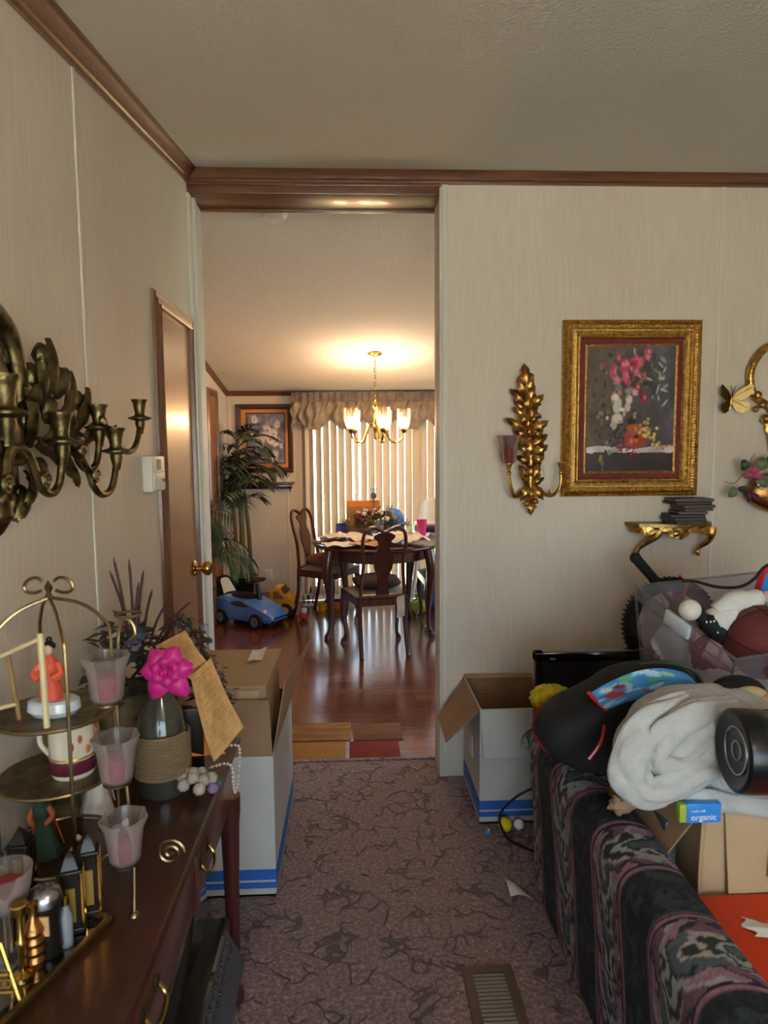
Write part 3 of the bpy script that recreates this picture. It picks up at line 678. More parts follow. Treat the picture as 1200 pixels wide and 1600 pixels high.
# ---- dining table
TX, TY, TA, TB, TZ = .20, 5.78, .565, .64, .75
t = thing('dining_table', 'dark mahogany oval dining table covered with papers', 'table', (TX, TY, 0))
def oval(r, n=48): return [(TX+(TA+r)*math.cos(2*math.pi*i/n), TY+(TB+r)*math.sin(2*math.pi*i/n)) for i in range(n)]
g = G()
loft(g, [[(x, y, z) for x, y in oval(r)] for r, z in ((-.03, TZ-.032), (-.012, TZ-.030), (-.002, TZ-.018), (0, TZ-.010), (-.006, TZ-.002), (-.014, TZ))]); g.build('tabletop', 'mahogany', t, 60)
g = G(); loft(g, [[(x, y, z) for x, y in oval(r)] for r, z in ((-.10, TZ-.125), (-.10, TZ-.03))]); g.build('apron', 'mahogany', t)
for sx in (-1, 1):
    for sy in (-1, 1):
        g = G(); x, y = TX+sx*(.40 if sy < 0 else .28), TY+(-.40 if sy < 0 else .17); d = Vector((sx, sy, 0)).normalized()
        P = [(0, TZ-.035), (.02, TZ-.12), (.03, TZ-.22), (.012, .38), (-.005, .18), (.004, .07), (.03, .022), (.03, 0)]
        g.tube(smoothpath([Vector((x, y, z))+d*o for o, z in P], 3), lerp_list([.045, .045, .042, .03, .022, .02, .03, .032], 3), 10); g.build('leg', 'mahogany', t)
TZ2 = TZ+.0015
# ---- things on the table
def onT(px, py): return at(px, py, Z=TZ)
def sheet(name, label, cx, cy, w, h, rz, m, z, curl=.01, cat='paper', seed=0):
    g = G(); Mx = T(cx, cy, z, rz)
    g.grid(lambda u, v: ((u-.5)*w, (v-.5)*h, .0015+curl*(1.1+mnoise.noise(Vector((u*3.1+seed*7, v*3.3, seed)))+.7*mnoise.noise(Vector((u*7+seed, v*7, 2))))), 14, 14, .001, M=Mx)
    return tag(g.build(name, m, None, 25), label, cat)
S = [(-.08, 5.36, .34, .24, .3, 'paper_white', 'white paper sheet near the table edge by the plate', .02), (-.05, 5.58, .42, .28, -.3, 'paper', 'cream crumpled wrapping paper in the middle of the papers', .045),
     (.12, 5.34, .24, .26, 1.2, 'paper_tan', 'tan folded newspaper at the front of the table', .018), (.42, 5.38, .36, .26, .15, 'paper', 'cream opened paper beside the pink tumbler', .04),
     (.44, 5.58, .34, .24, -.4, 'paper_white', 'white paper sheet behind the pink tumbler', .035), (.17, 5.56, .30, .22, .5, 'paper_white', 'white paper sheet in front of the large glass', .03), (-.20, 5.62, .26, .22, -.9, 'fabric_rose', 'rose patterned placemat beside the plate', .004), (.32, 5.22, .30, .12, .05, 'fabric_rose', 'rose patterned placemat at the near table edge', .003)]
for i, (x, y, w_, h_, rz, m, lb, cu) in enumerate(S):
    sheet('placemat' if 'placemat' in lb else 'paper_sheet', lb, x, y, w_, h_, rz, m, TZ2+(.001 if 'placemat' in lb else .004+.004*i), cu, 'placemat' if 'placemat' in lb else 'paper', i)
t = thing('dinner_plate', 'round plate of orange food at the table edge', 'plate', (-.20, 5.86, TZ))
G().lathe([(.001, TZ2), (.06, TZ2), (.11, TZ2+.012), (.112, TZ2+.015), (.06, TZ2+.006), (.001, TZ2+.005)], 24, c=(-.20, 5.86, 0)).build('plate', 'ceramic_white', t)
G().ell((-.20, 5.86, TZ2+.014), .065, .06, .016, 14, 6, f=lambda d: 1+.2*math.sin(9*d.x+5*d.y)).build('food', 'orange_paper', t)
p = onT(665, 842); t = thing('pink_tumbler', 'bright pink plastic tumbler on the table', 'cup', (.555, 5.46, TZ))
G().cup([(.030, TZ2+.0), (.033, TZ2+.03), (.043, TZ2+.15)], .002, 20, c=(.555, 5.46, .052)).build('cup', 'pink_cup', t)
t = thing('drinking_glass', 'large empty clear glass before the flower centrepiece', 'glass', (.215, 5.87, TZ))
G().cup([(.040, TZ2), (.042, TZ2+.01), (.050, TZ2+.16)], .003, 20, c=(.215, 5.87, 0), wob=lambda q, z: 1+.02*math.cos(10*q)).build('glass', 'clear_glass', t)
t = thing('green_bottle', 'small dark green bottle standing among the papers', 'bottle', (.135, 5.56, TZ))
G().lathe([(.001, 0), (.018, 0), (.020, .03), (.016, .05), (.007, .062), (.007, .08), (.001, .081)], 12, c=(.135, 5.56, TZ2+.035)).build('bottle', 'green_gown', t)
G().lathe([(.001, 0), (.009, 0), (.009, .012), (.001, .013)], 10, c=(.135, 5.56, TZ2+.115)).build('cap', 'black_plastic', t)
# flower centrepiece
fx, fy = .19, 6.03
t = thing('flower_centrepiece', 'long low basket of dried pink and cream flowers on the table', 'flower arrangement', (fx, fy, TZ))
G().box(fx-.24, fx+.24, fy-.08, fy+.08, TZ2, TZ+.08, b=.01).build('basket', 'twine', t)
r = random.Random(3); gl = G(); 
for i in range(420):
    a = r.random()*6.283; e = r.random()**.5; c = Vector((fx+.31*e*math.cos(a), fy+.12*e*math.sin(a), TZ+.05+.14*(1-e*e)+r.random()*.05))
    d = Vector((math.cos(a)*.8, math.sin(a)*.8, r.random()*1.2-.1)).normalized(); s_, _, u_ = frame_of(d); L = .04+.03*r.random()
    gl.quad(c-s_*.004, c+d*L*.5-s_*.012, c+d*L, c+d*L*.5+s_*.012)
gl.build('foliage', 'olive', t)
for i in range(44):
    a = r.random()*6.283; e = r.random()**.6; c = Vector((fx+.29*e*math.cos(a), fy+.11*e*math.sin(a)-.03, TZ+.09+.13*(1-e*e)+r.random()*.03))
    s = .014+.012*r.random(); G().ell(c, s, s, s*.8, 10, 6, f=lambda d: 1+.22*math.sin(7*math.atan2(d.y, d.x)+5*d.z)).build('blossom', r.choice(['flower_rose', 'flower_white', 'peach', 'flower_wine', 'flower_white']), t)
# cardboard carton, blue tub and purple bag behind the flowers
t = thing('small_carton', 'orange-brown cardboard carton behind the flower centrepiece', 'box', (.10, 6.26, TZ)); ztop = at(560, 783, Y=6.22).z
G().box(-.07, .24, 6.20, 6.32, TZ2, ztop, b=.003).build('carton', 'cardboard', t); G().box(-.07, .24, 6.199, 6.205, ztop-.05, ztop-.002).build('front_flap', 'orange_paper', t)
G().box(.08, .09, 6.197, 6.325, ztop-.08, ztop+.001).build('tape', 'paper_tan', t)
t = thing('blue_toy_bowl', 'blue plastic bowl upside down behind the flowers', 'bowl', (.375, 6.245, TZ))
G().lathe([(.108, 0), (.110, .012), (.102, .02), (.098, .10), (.085, .17), (.055, .215), (.001, .235)], 24, c=(.375, 6.245, TZ2)).build('bowl', 'toy_blue', t)
G().lathe([(.111, 0), (.116, 0), (.116, .014), (.111, .014)], 24, c=(.375, 6.245, TZ2)).build('rim', 'toy_blue', t)
t = thing('purple_gift_bag', 'small violet paper bag on the table left of the flowers', 'bag', (-.115, 6.02, TZ))
g = G(); loft(g, [[(-.115+sx*w_, 6.02+sy*d_, z) for sx, sy in ((-1, -1), (1, -1), (1, 1), (-1, 1))] for w_, d_, z in ((.045, .03, TZ2), (.05, .032, TZ+.05), (.048, .014, TZ+.12))]); g.build('bag', 'violet_cloth', t)
G().tube([(-.14, 6.0, TZ+.11), (-.13, 5.998, TZ+.15), (-.10, 5.998, TZ+.15), (-.09, 6.0, TZ+.11)], .0025, 6).build('handle', 'violet_cloth', t)
# glass candle stands
for (x, y, py, lb) in ((.185, 6.18, 762, 'tall clear glass stand with red candle rising above the flowers'), (.315, 5.965, 790, 'shorter clear glass stand with red candle beside the flowers')):
    zt = at(590, py, Y=y).z; hh = zt-TZ2; t = thing('glass_candle_stand', lb, 'candle holder', (x, y, TZ))
    G().lathe([(.001, 0), (.042, 0), (.040, .008), (.010, .02), (.008, hh-.13), (.018, hh-.11), (.001, hh-.105)], 16, c=(x, y, TZ2)).build('stem', 'clear_glass', t)
    G().cup([(.018, 0), (.030, .02), (.034, .06), (.030, .08), (.036, .11)], .002, 18, c=(x, y, TZ2+hh-.11)).build('globe', 'clear_glass', t)
    G().lathe([(.001, 0), (.020, .002), (.023, .03), (.018, .055), (.001, .06)], 12, c=(x, y, TZ2+hh-.10)).build('candle', 'candle_red', t)
# scattered mail on right rear
sheet('magazine', 'violet magazine at the far right of the table', .56, 5.92, .2, .26, .4, 'violet_cloth', TZ2, .006, 'magazine', 9)
sheet('magazine', 'purple magazine at the far left of the table', -.17, 6.02, .14, .2, .9, 'purple_cloth', TZ2, .006, 'magazine', 10)
# ---- high chair by the blinds
hx, hy = .74, 6.42
t = thing('high_chair', 'white plastic high chair with plum seat pad by the blinds', 'high chair', (hx, hy, 0)); zt = at(672, 779, Y=hy).z
for sx in (-1, 1):
    for sy in (-1, 1): G().tube([(hx+sx*.22, hy+sy*.2, 0), (hx+sx*.12, hy+sy*.11, .70)], .014, 8).build('leg', 'white_plastic', t)
G().box(hx-.16, hx+.16, hy-.15, hy+.15, .69, .74, b=.012).build('seat_shell', 'white_plastic', t)
G().ell((hx, hy, .765), .15, .14, .035, 18, 8).build('seat_pad', 'purple_cloth', t)
g = G(); g.grid(lambda u, v: (hx+.02+(.15-.07*v)*(2*u-1), hy+.10+.05*v-.05*(2*u-1)**2, .73+(zt-.73)*v-.07*(2*u-1)**2*v), 12, 10, .02); g.build('backrest', 'white_plastic', t)
G().box(hx-.17, hx+.17, hy-.30, hy-.10, .83, .85, b=.008).build('tray', 'white_plastic', t)
for sx in (-1, 1): G().tube([(hx+sx*.15, hy-.2, .835), (hx+sx*.15, hy+.02, .80), (hx+sx*.14, hy+.1, .73)], .012, 8).build('armrest', 'white_plastic', t)
# ---- pictures: painted prints
def blob(c, u, v, x, y, rx, ry, col, ang=0, soft=.25, petals=0, amp=.3):
    ca, sa = math.cos(ang), math.sin(ang); dx = (u-x)*ca+(v-y)*sa; dy = -(u-x)*sa+(v-y)*ca
    d = np.sqrt((dx/rx)**2+(dy/ry)**2)
    if petals: d = d/(1-amp+amp*np.abs(np.cos(petals/2*np.arctan2(dy/ry, dx/rx)+ang))**.6)
    a = np.clip((1-d)/soft, 0, 1)[..., None]; return c*(1-a)+H(col)*a
def frame_rect(name, x0, x1, z0, z1, yw, w, prof_m, parent, prof):
    for a, b, up in (((x0, z0), (x1, z0), (0, 0, 1)), ((x0, z1), (x1, z1), (0, 0, -1)), ((x0, z0), (x0, z1), (1, 0, 0)), ((x1, z0), (x1, z1), (-1, 0, 0))):
        # mitred sides: inner edge is shorter
        p0 = Vector((a[0], yw, a[1])); p1 = Vector((b[0], yw, b[1])); d = (p1-p0).normalized(); up = Vector(up); vs = []; n = len(prof)
        for p, s in ((p0, 1), (p1, -1)): vs += [p+up*(q*w)+d*(s*q*w)+Vector((0, -h, 0)) for q, h in prof]
        fs = [tuple(range(n))[::-1], tuple(range(n, 2*n))]+[(i, (i+1) % n, n+(i+1) % n, n+i) for i in range(n)]
        G().add(vs, fs).build(name, prof_m, parent, 25)
a = at(368, 632, Y=YF); b = at(459, 738, Y=YF)
t = thing('magnolia_picture', 'magnolia print with orange mat in dark frame above the wall shelf', 'picture', ((a.x+b.x)/2, YF, b.z)); pw = b.x-a.x
mat('orange_mat', 'c98a52', .8, var=.04); mat('dark_frame', '4a2f26', .4, var=.2, stretch=(1, 1, 6), coat=.2)
frame_rect('frame_side', a.x, b.x, b.z, a.z, YF, .05, 'dark_frame', t, [(0, 0), (0, .022), (.25, .03), (.7, .026), (1, .012), (1, 0)])
G().box(a.x+.02, b.x-.02, YF-.010, YF-.002, b.z+.02, a.z-.02).build('mat_board', 'orange_mat', t)
ix0, ix1 = a.x+(b.x-a.x)*.20, a.x+(b.x-a.x)*.84; iz0, iz1 = b.z+(a.z-b.z)*.15, b.z+(a.z-b.z)*.86
def paint_mag(u, v):
    c = np.ones(u.shape+(3,))*H('77758c'); n = vnoise(u*1, v, 9, 2)[..., None]; c = c*(.75+.5*n); r = random.Random(5)
    for i in range(26): c = blob(c, u, v, r.random(), r.random(), .05+.07*r.random(), .015+.02*r.random(), r.choice(['3f4a48', '56646a', '6f5f74', '8a7890']), r.random()*3)
    for (x, y, s) in ((.20, .88, .11), (.82, .78, .10), (.55, .66, .16), (.72, .58, .13), (.62, .47, .14), (.35, .46, .15), (.78, .42, .12), (.92, .34, .06), (.72, .12, .14), (.47, .56, .1), (.12, .55, .07)):
        s *= 1.25; c = blob(c, u, v, x, y, s, s*.8, 'd8c6c0', r.random()*3, .4, 5, .22); c = blob(c, u, v, x+.01, y-.01, s*.6, s*.45, 'e8dcd4', r.random()*3, .6, 4, .3); c = blob(c, u, v, x, y, s*.2, s*.2, 'a8707a')
    c = blob(c, u, v, .55, .36, .06, .05, '9c5468'); return c
painted('print', lambda u, v: (ix0+(ix1-ix0)*u, YF-.0115, iz0+(iz1-iz0)*v), 70, 90, paint_mag, 'print', t)
frame_rect('inner_edge', ix0-.012, ix1+.012, iz0-.012, iz1+.012, YF-.010, .012, 'dark_frame', t, [(0, 0), (0, .003), (1, .003), (1, 0)])
# wall shelf under it
a = at(402, 753, Y=YF); b = at(461, 753, Y=YF)
t = thing('wall_shelf', 'narrow dark wall shelf with scroll brackets under the magnolia picture', 'shelf', ((a.x+b.x)/2, YF, a.z-.05)); x0 = a.x-.25
G().box(x0, b.x, YF-.13, YF, a.z-.02, a.z, b=.004).build('board', 'mahogany_dark', t)
G().box(x0+.03, b.x-.03, YF-.02, YF, a.z-.07, a.z-.018, b=.003).build('back_rail', 'mahogany_dark', t)
for x in (x0+.06, b.x-.05): G().tube([(x, YF-.01-.09*u_+.02*math.sin(6*u_), a.z-.10+.075*u_+.02*math.sin(5*u_)) for u_ in [i/12 for i in range(13)]], .006, 6).build('scroll_bracket', 'mahogany_dark', t)
# ---- palms
def frond(base, az, el, L, droop, nl=13, ll=.2, lw=.014, hang=.35, seed=0):
    r = random.Random(seed); g = G(); pts = []; p = Vector(base); e = el; k_ = 12
    for i in range(k_+1):
        pts.append(p.copy()); d = Vector((math.cos(az)*math.cos(e), math.sin(az)*math.cos(e), math.sin(e))); p = p+d*(L/k_); e -= droop/k_
    g.tube(pts, [.006, .005, .003, .001], 5)
    for i in range(2, nl+2):
        q = i/(nl+1.5); j = min(int(q*k_), k_-1); f = q*k_-j; c = pts[j].lerp(pts[j+1], f); tg = (pts[j+1]-pts[j]).normalized(); sd = tg.cross(Vector((0, 0, 1))).normalized()
        l = ll*(.6+.7*math.sin(math.pi*min(1, q*.9+.12)))*(.85+.3*r.random())
        for s in (-1, 1):
            d = (tg*.75+sd*s*.8+Vector((0, 0, .12))).normalized(); w_ = d.cross(Vector((0, 0, 1))).normalized()*lw; m1 = c+d*l*.5+Vector((0, 0, -hang*l*.12)); e1 = c+d*l*.95+Vector((0, 0, -hang*l*.75))
            g.add([c-w_*.3, m1-w_, e1, m1+w_, c+w_*.3], [(0, 1, 3, 4), (1, 2, 3)])
    for v in g.v: v.x = max(v.x, XDL+.03+.02*abs(math.sin(v.z*40))); v.y = min(v.y, YF-.03)
    return g
p = at(374, 912, Y=6.45); px_, py_ = max(p.x, -1.075), 6.47
t = thing('potted_palm', 'tall three-stemmed palm in a dark square pot in the corner', 'plant', (px_, py_, 0)); zr = at(368, 905, Y=6.30).z
g = G(); loft(g, [[(px_+sx*w_, py_+sy*w_, z) for sx, sy in ((-1, -1), (1, -1), (1, 1), (-1, 1))] for w_, z in ((.085, 0), (.118, zr-.03), (.127, zr-.03), (.127, zr), (.110, zr), (.105, zr-.02))]); g.build('pot', 'black_plastic', t)
G().ell((px_, py_, zr-.02), .10, .10, .015, 16, 6).build('soil', 'soil', t)
tops = []
for i, (ox, oy, tx, tz, rr) in enumerate(((-.07, .02, 350, 770, .018), (0, -.03, 372, 740, .024), (.07, .02, 382, 770, .018))):
    e = at(tx, tz, Y=6.40); b0 = Vector((px_+ox, py_+oy, zr-.02)); e = Vector((max(e.x, XDL+.1), 6.40, e.z)); tops.append(e)
    G().tube(smoothpath([b0, b0.lerp(e, .5)+Vector((.012, 0, 0)), e], 5), [rr*1.1, rr, rr*.8], 8).build('stem', 'trunk', t)
r = random.Random(21); n = 0
for ti, (e, cnt) in enumerate(zip(tops, (15, 24, 19))):
    for i in range(cnt):
        az = -math.pi/2+(r.random()-.5)*4.6; z0 = e+Vector((0, 0, -.10+.42*r.random())); L = .24+.16*r.random()
        if math.cos(az) < -.3: L *= .5
        if math.sin(az) > .2: L *= .6
        el = .3+1.0*r.random()
        frond(z0, az, el, L, 1.1+.6*r.random(), 6, .20, .019, .42, n).build('frond', 'leaf_dark' if r.random() < .65 else 'leaf_mid', t); n += 1
# second palm by the doorway, in a dark stand
q = at(318, 1008, Z=0); qx, qy = -1.075, 4.62
t = thing('feather_palm', 'drooping feather palm in a dark wine urn by the doorway', 'plant', (qx, qy, 0))
zu = .60
G().lathe([(r_*.66, z) for r_, z in ((.001, 0), (.14, 0), (.145, .03), (.10, .08), (.06, .14), (.055, .22), (.10, .30), (.15, .40), (.165, .50), (.15, .56), (.17, .585), (.17, .60), (.15, .60), (.14, .57), (.001, .56))], 24, c=(qx, qy, 0)).build('urn', 'mahogany_dark', t)
G().lathe([(.001, .565), (.094, .565), (.001, .585)], 18, c=(qx, qy, 0)).build('soil', 'soil', t)
for i, (az, el, L, dr) in enumerate(((-.2, 1.15, .46, 2.3), (.15, 1.0, .42, 2.2), (-.9, 1.1, .44, 2.4), (-.5, .6, .30, 2.0), (.6, 1.2, .42, 2.2), (-1.7, .9, .36, 1.9), (2.6, 1.1, .2, 1.6), (1.3, 1.2, .36, 2.0), (-.15, 1.3, .50, 2.4), (.3, .5, .28, 2.0), (-.6, 1.35, .48, 2.1), (-.3, .2, .24, 1.7), (.05, 1.3, .34, 2.6))):
    frond((qx, qy, zu+.10+.12*(i % 4)), az, el, L, dr, 15, .15, .0075, .9, 40+i).build('frond', 'leaf_mid' if i % 3 == 0 else 'leaf_dark', t)
G().tube([(qx, qy, .57), (qx+.01, qy, .85), (qx, qy+.01, 1.10)], [.028, .024, .016], 10).build('trunk', 'trunk', t)
# ---- ride-on car
A_ = at(348, 974, Z=0); B_ = at(402, 983, Z=0); wd = Vector((B_.x-A_.x, B_.y-A_.y, 0)); wb = .40; rz = math.atan2(wd.y, wd.x); d_ = wd.normalized(); sdv = Vector((-d_.y, d_.x, 0))
cc = Vector(((A_.x+B_.x)/2, (A_.y+B_.y)/2, 0))+sdv*.14
t = thing('ride_on_car', 'blue ride-on sports car toy with black steering wheel', 'toy car', cc, rz); Mx = T(cc.x, cc.y, 0, rz)
st = [(-.335, .115, .10, .185, .20), (-.32, .135, .07, .21, .225), (-.24, .150, .055, .225, .245), (-.12, .152, .05, .215, .240), (0, .150, .05, .205, .235), (.09, .150, .05, .20, .232), (.16, .150, .05, .185, .215), (.24, .145, .05, .155, .178), (.31, .125, .055, .12, .132), (.345, .09, .07, .10, .106)]
def carsec(x, w_, zb_, zs_, zt_): return [(x, -w_*.9, zb_), (x, -w_, zb_+.03), (x, -w_*1.0, (zb_+zs_)/2), (x, -w_*.93, zs_), (x, -w_*.6, zt_), (x, w_*.6, zt_), (x, w_*.93, zs_), (x, w_, (zb_+zs_)/2), (x, w_, zb_+.03), (x, w_*.9, zb_)]
g = G(); loft(g, [carsec(*s) for s in st], Mx); g.build('body', 'car_blue', t, 28)
for sx in (-.205, .195):
    for sy in (-1, 1):
        Mw = Mx @ T(sx, sy*.150, .066) @ Matrix.Rotation(math.pi/2*sy, 4, 'X')
        wh = G().lathe([(.001, -.022), (.050, -.022), (.066, -.016), (.066, .016), (.052, .020), (.048, .014), (.001, .014)][::-1], 22, Mw).build('wheel', 'rubber', t)
        g = G().lathe([(.001, -.021), (.040, -.023), (.042, -.019), (.001, -.017)], 18, Mw)
        for q in range(5): g.box(-.004, .004, .006, .042, -.027, -.018, Mw @ Matrix.Rotation(q*1.2566, 4, 'Z'))
        g.build('hubcap', 'grey_plastic', wh)
for sy in (-1, 1):
    g = G(); w_ = .152
    q = [(-.10, .205), (-.05, .222), (.03, .220), (.12, .187), (.06, .172), (-.06, .178)]
    g.add([(x, sy*(w_*.985), z) for x, z in q]+[(x, sy*(w_*.90), z) for x, z in q], [(0, 1, 2, 3, 4, 5)]+[(i, (i+1) % 6, 6+(i+1) % 6, 6+i) for i in range(6)], Mx); g.build('side_window', 'black_gloss', t)
    G().tube([(-.22, sy*.151, .15), (-.17, sy*.153, .19), (-.13, sy*.152, .12), (-.10, sy*.153, .085), (.08, sy*.153, .075)], .004, 6, M=Mx).build('side_line', 'car_blue', t)
    G().add([(.21, sy*.09, .172), (.27, sy*.125, .138), (.29, sy*.115, .136), (.25, sy*.07, .163)], [(0, 1, 2, 3)], Mx @ Matrix.Translation((.004, sy*.006, .006))).build('headlight', 'white_gloss', t)
G().box(.25, .349, -.10, .10, .055, .075, Mx, b=.006).build('bumper', 'black_plastic', t)
G().ell((-.05, 0, .245), .15, .085, .022, 20, 8, Mx).build('seat', 'black_matte', t)
g = G(); g.grid(lambda u, v: (-.245-.06*v-.02*math.sin(math.pi*u), (.10-.02*v)*(2*u-1), .23+.17*v-.03*(2*u-1)**4*v), 12, 8, .022, M=Mx); bk = g.build('backrest', 'black_plastic', t)
g = G(); g.grid(lambda u, v: (-.232-.06*v-.02*math.sin(math.pi*u), (.075-.02*v)*(2*u-1), .255+.125*v-.02*(2*u-1)**4*v), 10, 6, .006, M=Mx); g.build('back_pad', 'ceramic_white', bk)
G().tube([(.115, 0, .22), (.10, 0, .30), (.088, 0, .365)], [.024, .018, .018], 10, M=Mx).build('steering_column', 'black_plastic', t)
Ms = Mx @ T(.082, 0, .392, ry=-.12)
sw = G().tube([(.062*math.cos(q*.2618)*.95, .082*math.sin(q*.2618), 0) for q in range(24)], .014, 8, closed=True, M=Ms).build('steering_wheel', 'black_plastic', t)
G().box(-.05, .05, -.014, .014, -.006, .006, Ms).box(-.014, .014, -.07, .07, -.006, .006, Ms).ell((0, 0, 0), .026, .03, .014, 12, 6, Ms).build('spokes', 'black_plastic', sw)
# ---- yellow truck
p = at(452, 953, Z=0); p.y = min(p.y, 6.10); rz = -.15
t = thing('toy_truck', 'yellow toy truck with grey bed beside the ride-on car', 'toy truck', (p.x-.10, p.y+.10, 0), rz); Mx = T(p.x-.10, p.y+.10, 0, rz, s=.85)
cab = [(-.04, .075, .12), (-.04, .30, .12), (.02, .33, .118), (.07, .315, .115), (.12, .25, .112), (.17, .215, .11), (.205, .17, .105), (.215, .10, .10), (.20, .075, .10)]
g = G(); prf = [(x, z) for x, z, w_ in cab]; Mp = Mx @ basis((0, .115, 0), (1, 0, 0), (0, 0, 1), (0, -1, 0))
g.prism(prf, 0, .23, Mp); g.build('cab', 'toy_yellow', t)
for sy in (-1, 1): G().prism([(.0, .20), (.0, .285), (.05, .285), (.10, .235), (.115, .205)], 0, .006, Mx @ basis((0, sy*.118+.003, 0), (1, 0, 0), (0, 0, 1), (0, -1, 0))).build('cab_window', 'fabric_rose', t)
G().quad((.075, -.10, .315), (.075, .10, .315), (.125, .10, .252), (.125, -.10, .252), M=Mx @ Matrix.Translation((.006, 0, .006))).build('windscreen', 'black_gloss', t)
g = G(); g.box(-.26, -.045, -.12, .12, .10, .13, Mx).box(-.26, -.045, -.12, -.105, .13, .23, Mx).box(-.26, -.045, .105, .12, .13, .23, Mx).box(-.26, -.245, -.12, .12, .13, .23, Mx).box(-.06, -.045, -.12, .12, .13, .23, Mx); g.build('bed', 'grey_plastic', t)
for sx in (-.17, .13):
    for sy in (-1, 1):
        Mw = Mx @ T(sx, sy*.11, .078) @ Matrix.Rotation(math.pi/2*sy, 4, 'X')
        wh = G().lathe([(.001, -.03), (.06, -.03), (.078, -.02), (.078, .02), (.06, .024), (.001, .02)], 20, Mw).build('wheel', 'rubber', t)
        G().lathe([(.001, -.036), (.04, -.034), (.042, -.028), (.001, -.026)], 16, Mw).build('hub', 'toy_yellow', wh)
# ---- toys under the table
def floor_pt(px, py, ymax=6.55): p = at(px, py, Z=0); s = min(1, ymax/p.y); return Vector((p.x*s, p.y*s, 0))
p = floor_pt(474, 968); t = thing('red_toy_rattle', 'small red and white toy beside the chair leg', 'toy', p)
G().ell((p.x, p.y, .035), .045, .04, .035, 14, 8).build('body', 'toy_red', t); G().ell((p.x+.01, p.y-.01, .085), .028, .028, .03, 12, 8).build('head', 'white_gloss', t); G().tube([(p.x, p.y, .11), (p.x-.015, p.y, .14)], .006, 6).build('tip', 'toy_red', t)
p = floor_pt(503, 954); t = thing('yellow_toy_cup', 'small yellow toy cup under the table', 'toy', p)
G().cup([(.035, 0), (.045, .07)], .004, 16, c=p).build('cup', 'toy_yellow', t); G().tube([p+Vector((.04, 0, .015)), p+Vector((.07, 0, .025)), p+Vector((.07, 0, .05)), p+Vector((.043, 0, .06))], .006, 6).build('handle', 'toy_yellow', t)
p = floor_pt(521, 950); t = thing('toy_box', 'open blue and orange toy carton on the floor under the table', 'box', p)
G().box(p.x-.09, p.x+.09, p.y-.05, p.y+.05, 0, .07, b=.002).build('carton', 'orange_paper', t); G().quad((p.x-.09, p.y-.05, .07), (p.x+.09, p.y-.05, .07), (p.x+.11, p.y-.10, .11), (p.x-.07, p.y-.10, .11), .003).build('flap', 'bag_blue', t)
def sack(name, label, p, r, h, m, seed):
    rr = random.Random(seed); a = [rr.random()*6 for _ in range(4)]
    t = thing(name, label, 'bag', p)
    G().ell(p+Vector((0, 0, h*.48)), r, r*.85, h*.5, 22, 14, f=lambda d: (1+.09*math.sin(5*math.atan2(d.y, d.x)+a[0]+3*d.z)+.05*math.sin(11*math.atan2(d.y, d.x)+a[1]))*(1 if d.z < .3 else 1-.45*(d.z-.3))).build('sack', m, t, 80)
    G().lathe([(.02, 0), (.012, .02), (.03, .05), (.001, .04)], 10, c=p+Vector((0, 0, h*.86))).build('neck', m, t); return t
p = floor_pt(652, 952, 6.15); sack('lime_bag', 'crumpled lime green bag on the floor under the table', p, .10, .16, 'lime', 1)
p = floor_pt(676, 952, 6.5); sack('blue_bag', 'crumpled blue sack on the floor by the high chair', p+Vector((0, .05, 0)), .15, .34, 'bag_blue', 2)
p = floor_pt(482, 946)+Vector((0, .0, 0)); t = thing('toy_rack', 'small white and black wire toy by the chair', 'toy', p)
for i in range(5): G().tube([p+Vector((-.04+.02*i, .0, .01)), p+Vector((-.05+.025*i, .02, .10+.02*(i % 2)))], .006, 6).build('bar', 'white_plastic' if i % 2 else 'black_plastic', t)
G().box(p.x-.05, p.x+.05, p.y-.03, p.y+.03, 0, .018, b=.004).build('base', 'white_plastic', t)
# ================================================================== LIVING ROOM: front wall
def W(px, py, out=0.0): p = at(px, py, Y=YP-out); return p
# ---- gold framed still life
x0, x1, z0, z1 = .935, 1.562, 1.310, 2.092
t = thing('still_life_picture', 'still life of fruit and flowers in a wide ornate gold frame', 'picture', ((x0+x1)/2, YP, z0))
PROF = [(0, 0), (0, .020), (.06, .026), (.12, .020), (.16, .024), (.30, .034), (.42, .030), (.46, .024), (.52, .028), (.60, .028), (.64, .022), (.72, .024), (.86, .016), (.92, .018), (1, .010), (1, 0)]
frame_rect('frame_side', x0, x1, z0, z1, YP-.002, .082, 'gold_frame', t, PROF)
# carved beading along the frame
bead = None
def beads(q, h, step, r_):
    global bead
    g = G(); o_ = .082*q; n1 = int((x1-x0-2*o_)/step); n2 = int((z1-z0-2*o_)/step)
    for i in range(n1):
        x = x0+o_+(i+.5)*(x1-x0-2*o_)/n1
        for z in (z0+o_, z1-o_): g.add([(x-r_, YP-h, z), (x, YP-h, z-r_), (x+r_, YP-h, z), (x, YP-h, z+r_), (x, YP-h-r_, z)], [(0, 1, 4), (1, 2, 4), (2, 3, 4), (3, 0, 4)])
    for i in range(n2):
        z = z0+o_+(i+.5)*(z1-z0-2*o_)/n2
        for x in (x0+o_, x1-o_): g.add([(x-r_, YP-h, z), (x, YP-h, z-r_), (x+r_, YP-h, z), (x, YP-h, z+r_), (x, YP-h-r_, z)], [(0, 1, 4), (1, 2, 4), (2, 3, 4), (3, 0, 4)])
    o = g.build('beading', 'gold_frame', t); o['kind'] = 'stuff'
beads(.34, .033, .013, .0065); beads(.08, .026, .009, .004); beads(.56, .028, .008, .0035); beads(.80, .020, .010, .0045)
ax0, ax1, az0, az1 = x0+.080, x1-.080, z0+.080, z1-.080
G().box(ax0, ax1, YP-.012, YP-.004, az0, az1).build('liner', 'burgundy', t)
bx_ = .026
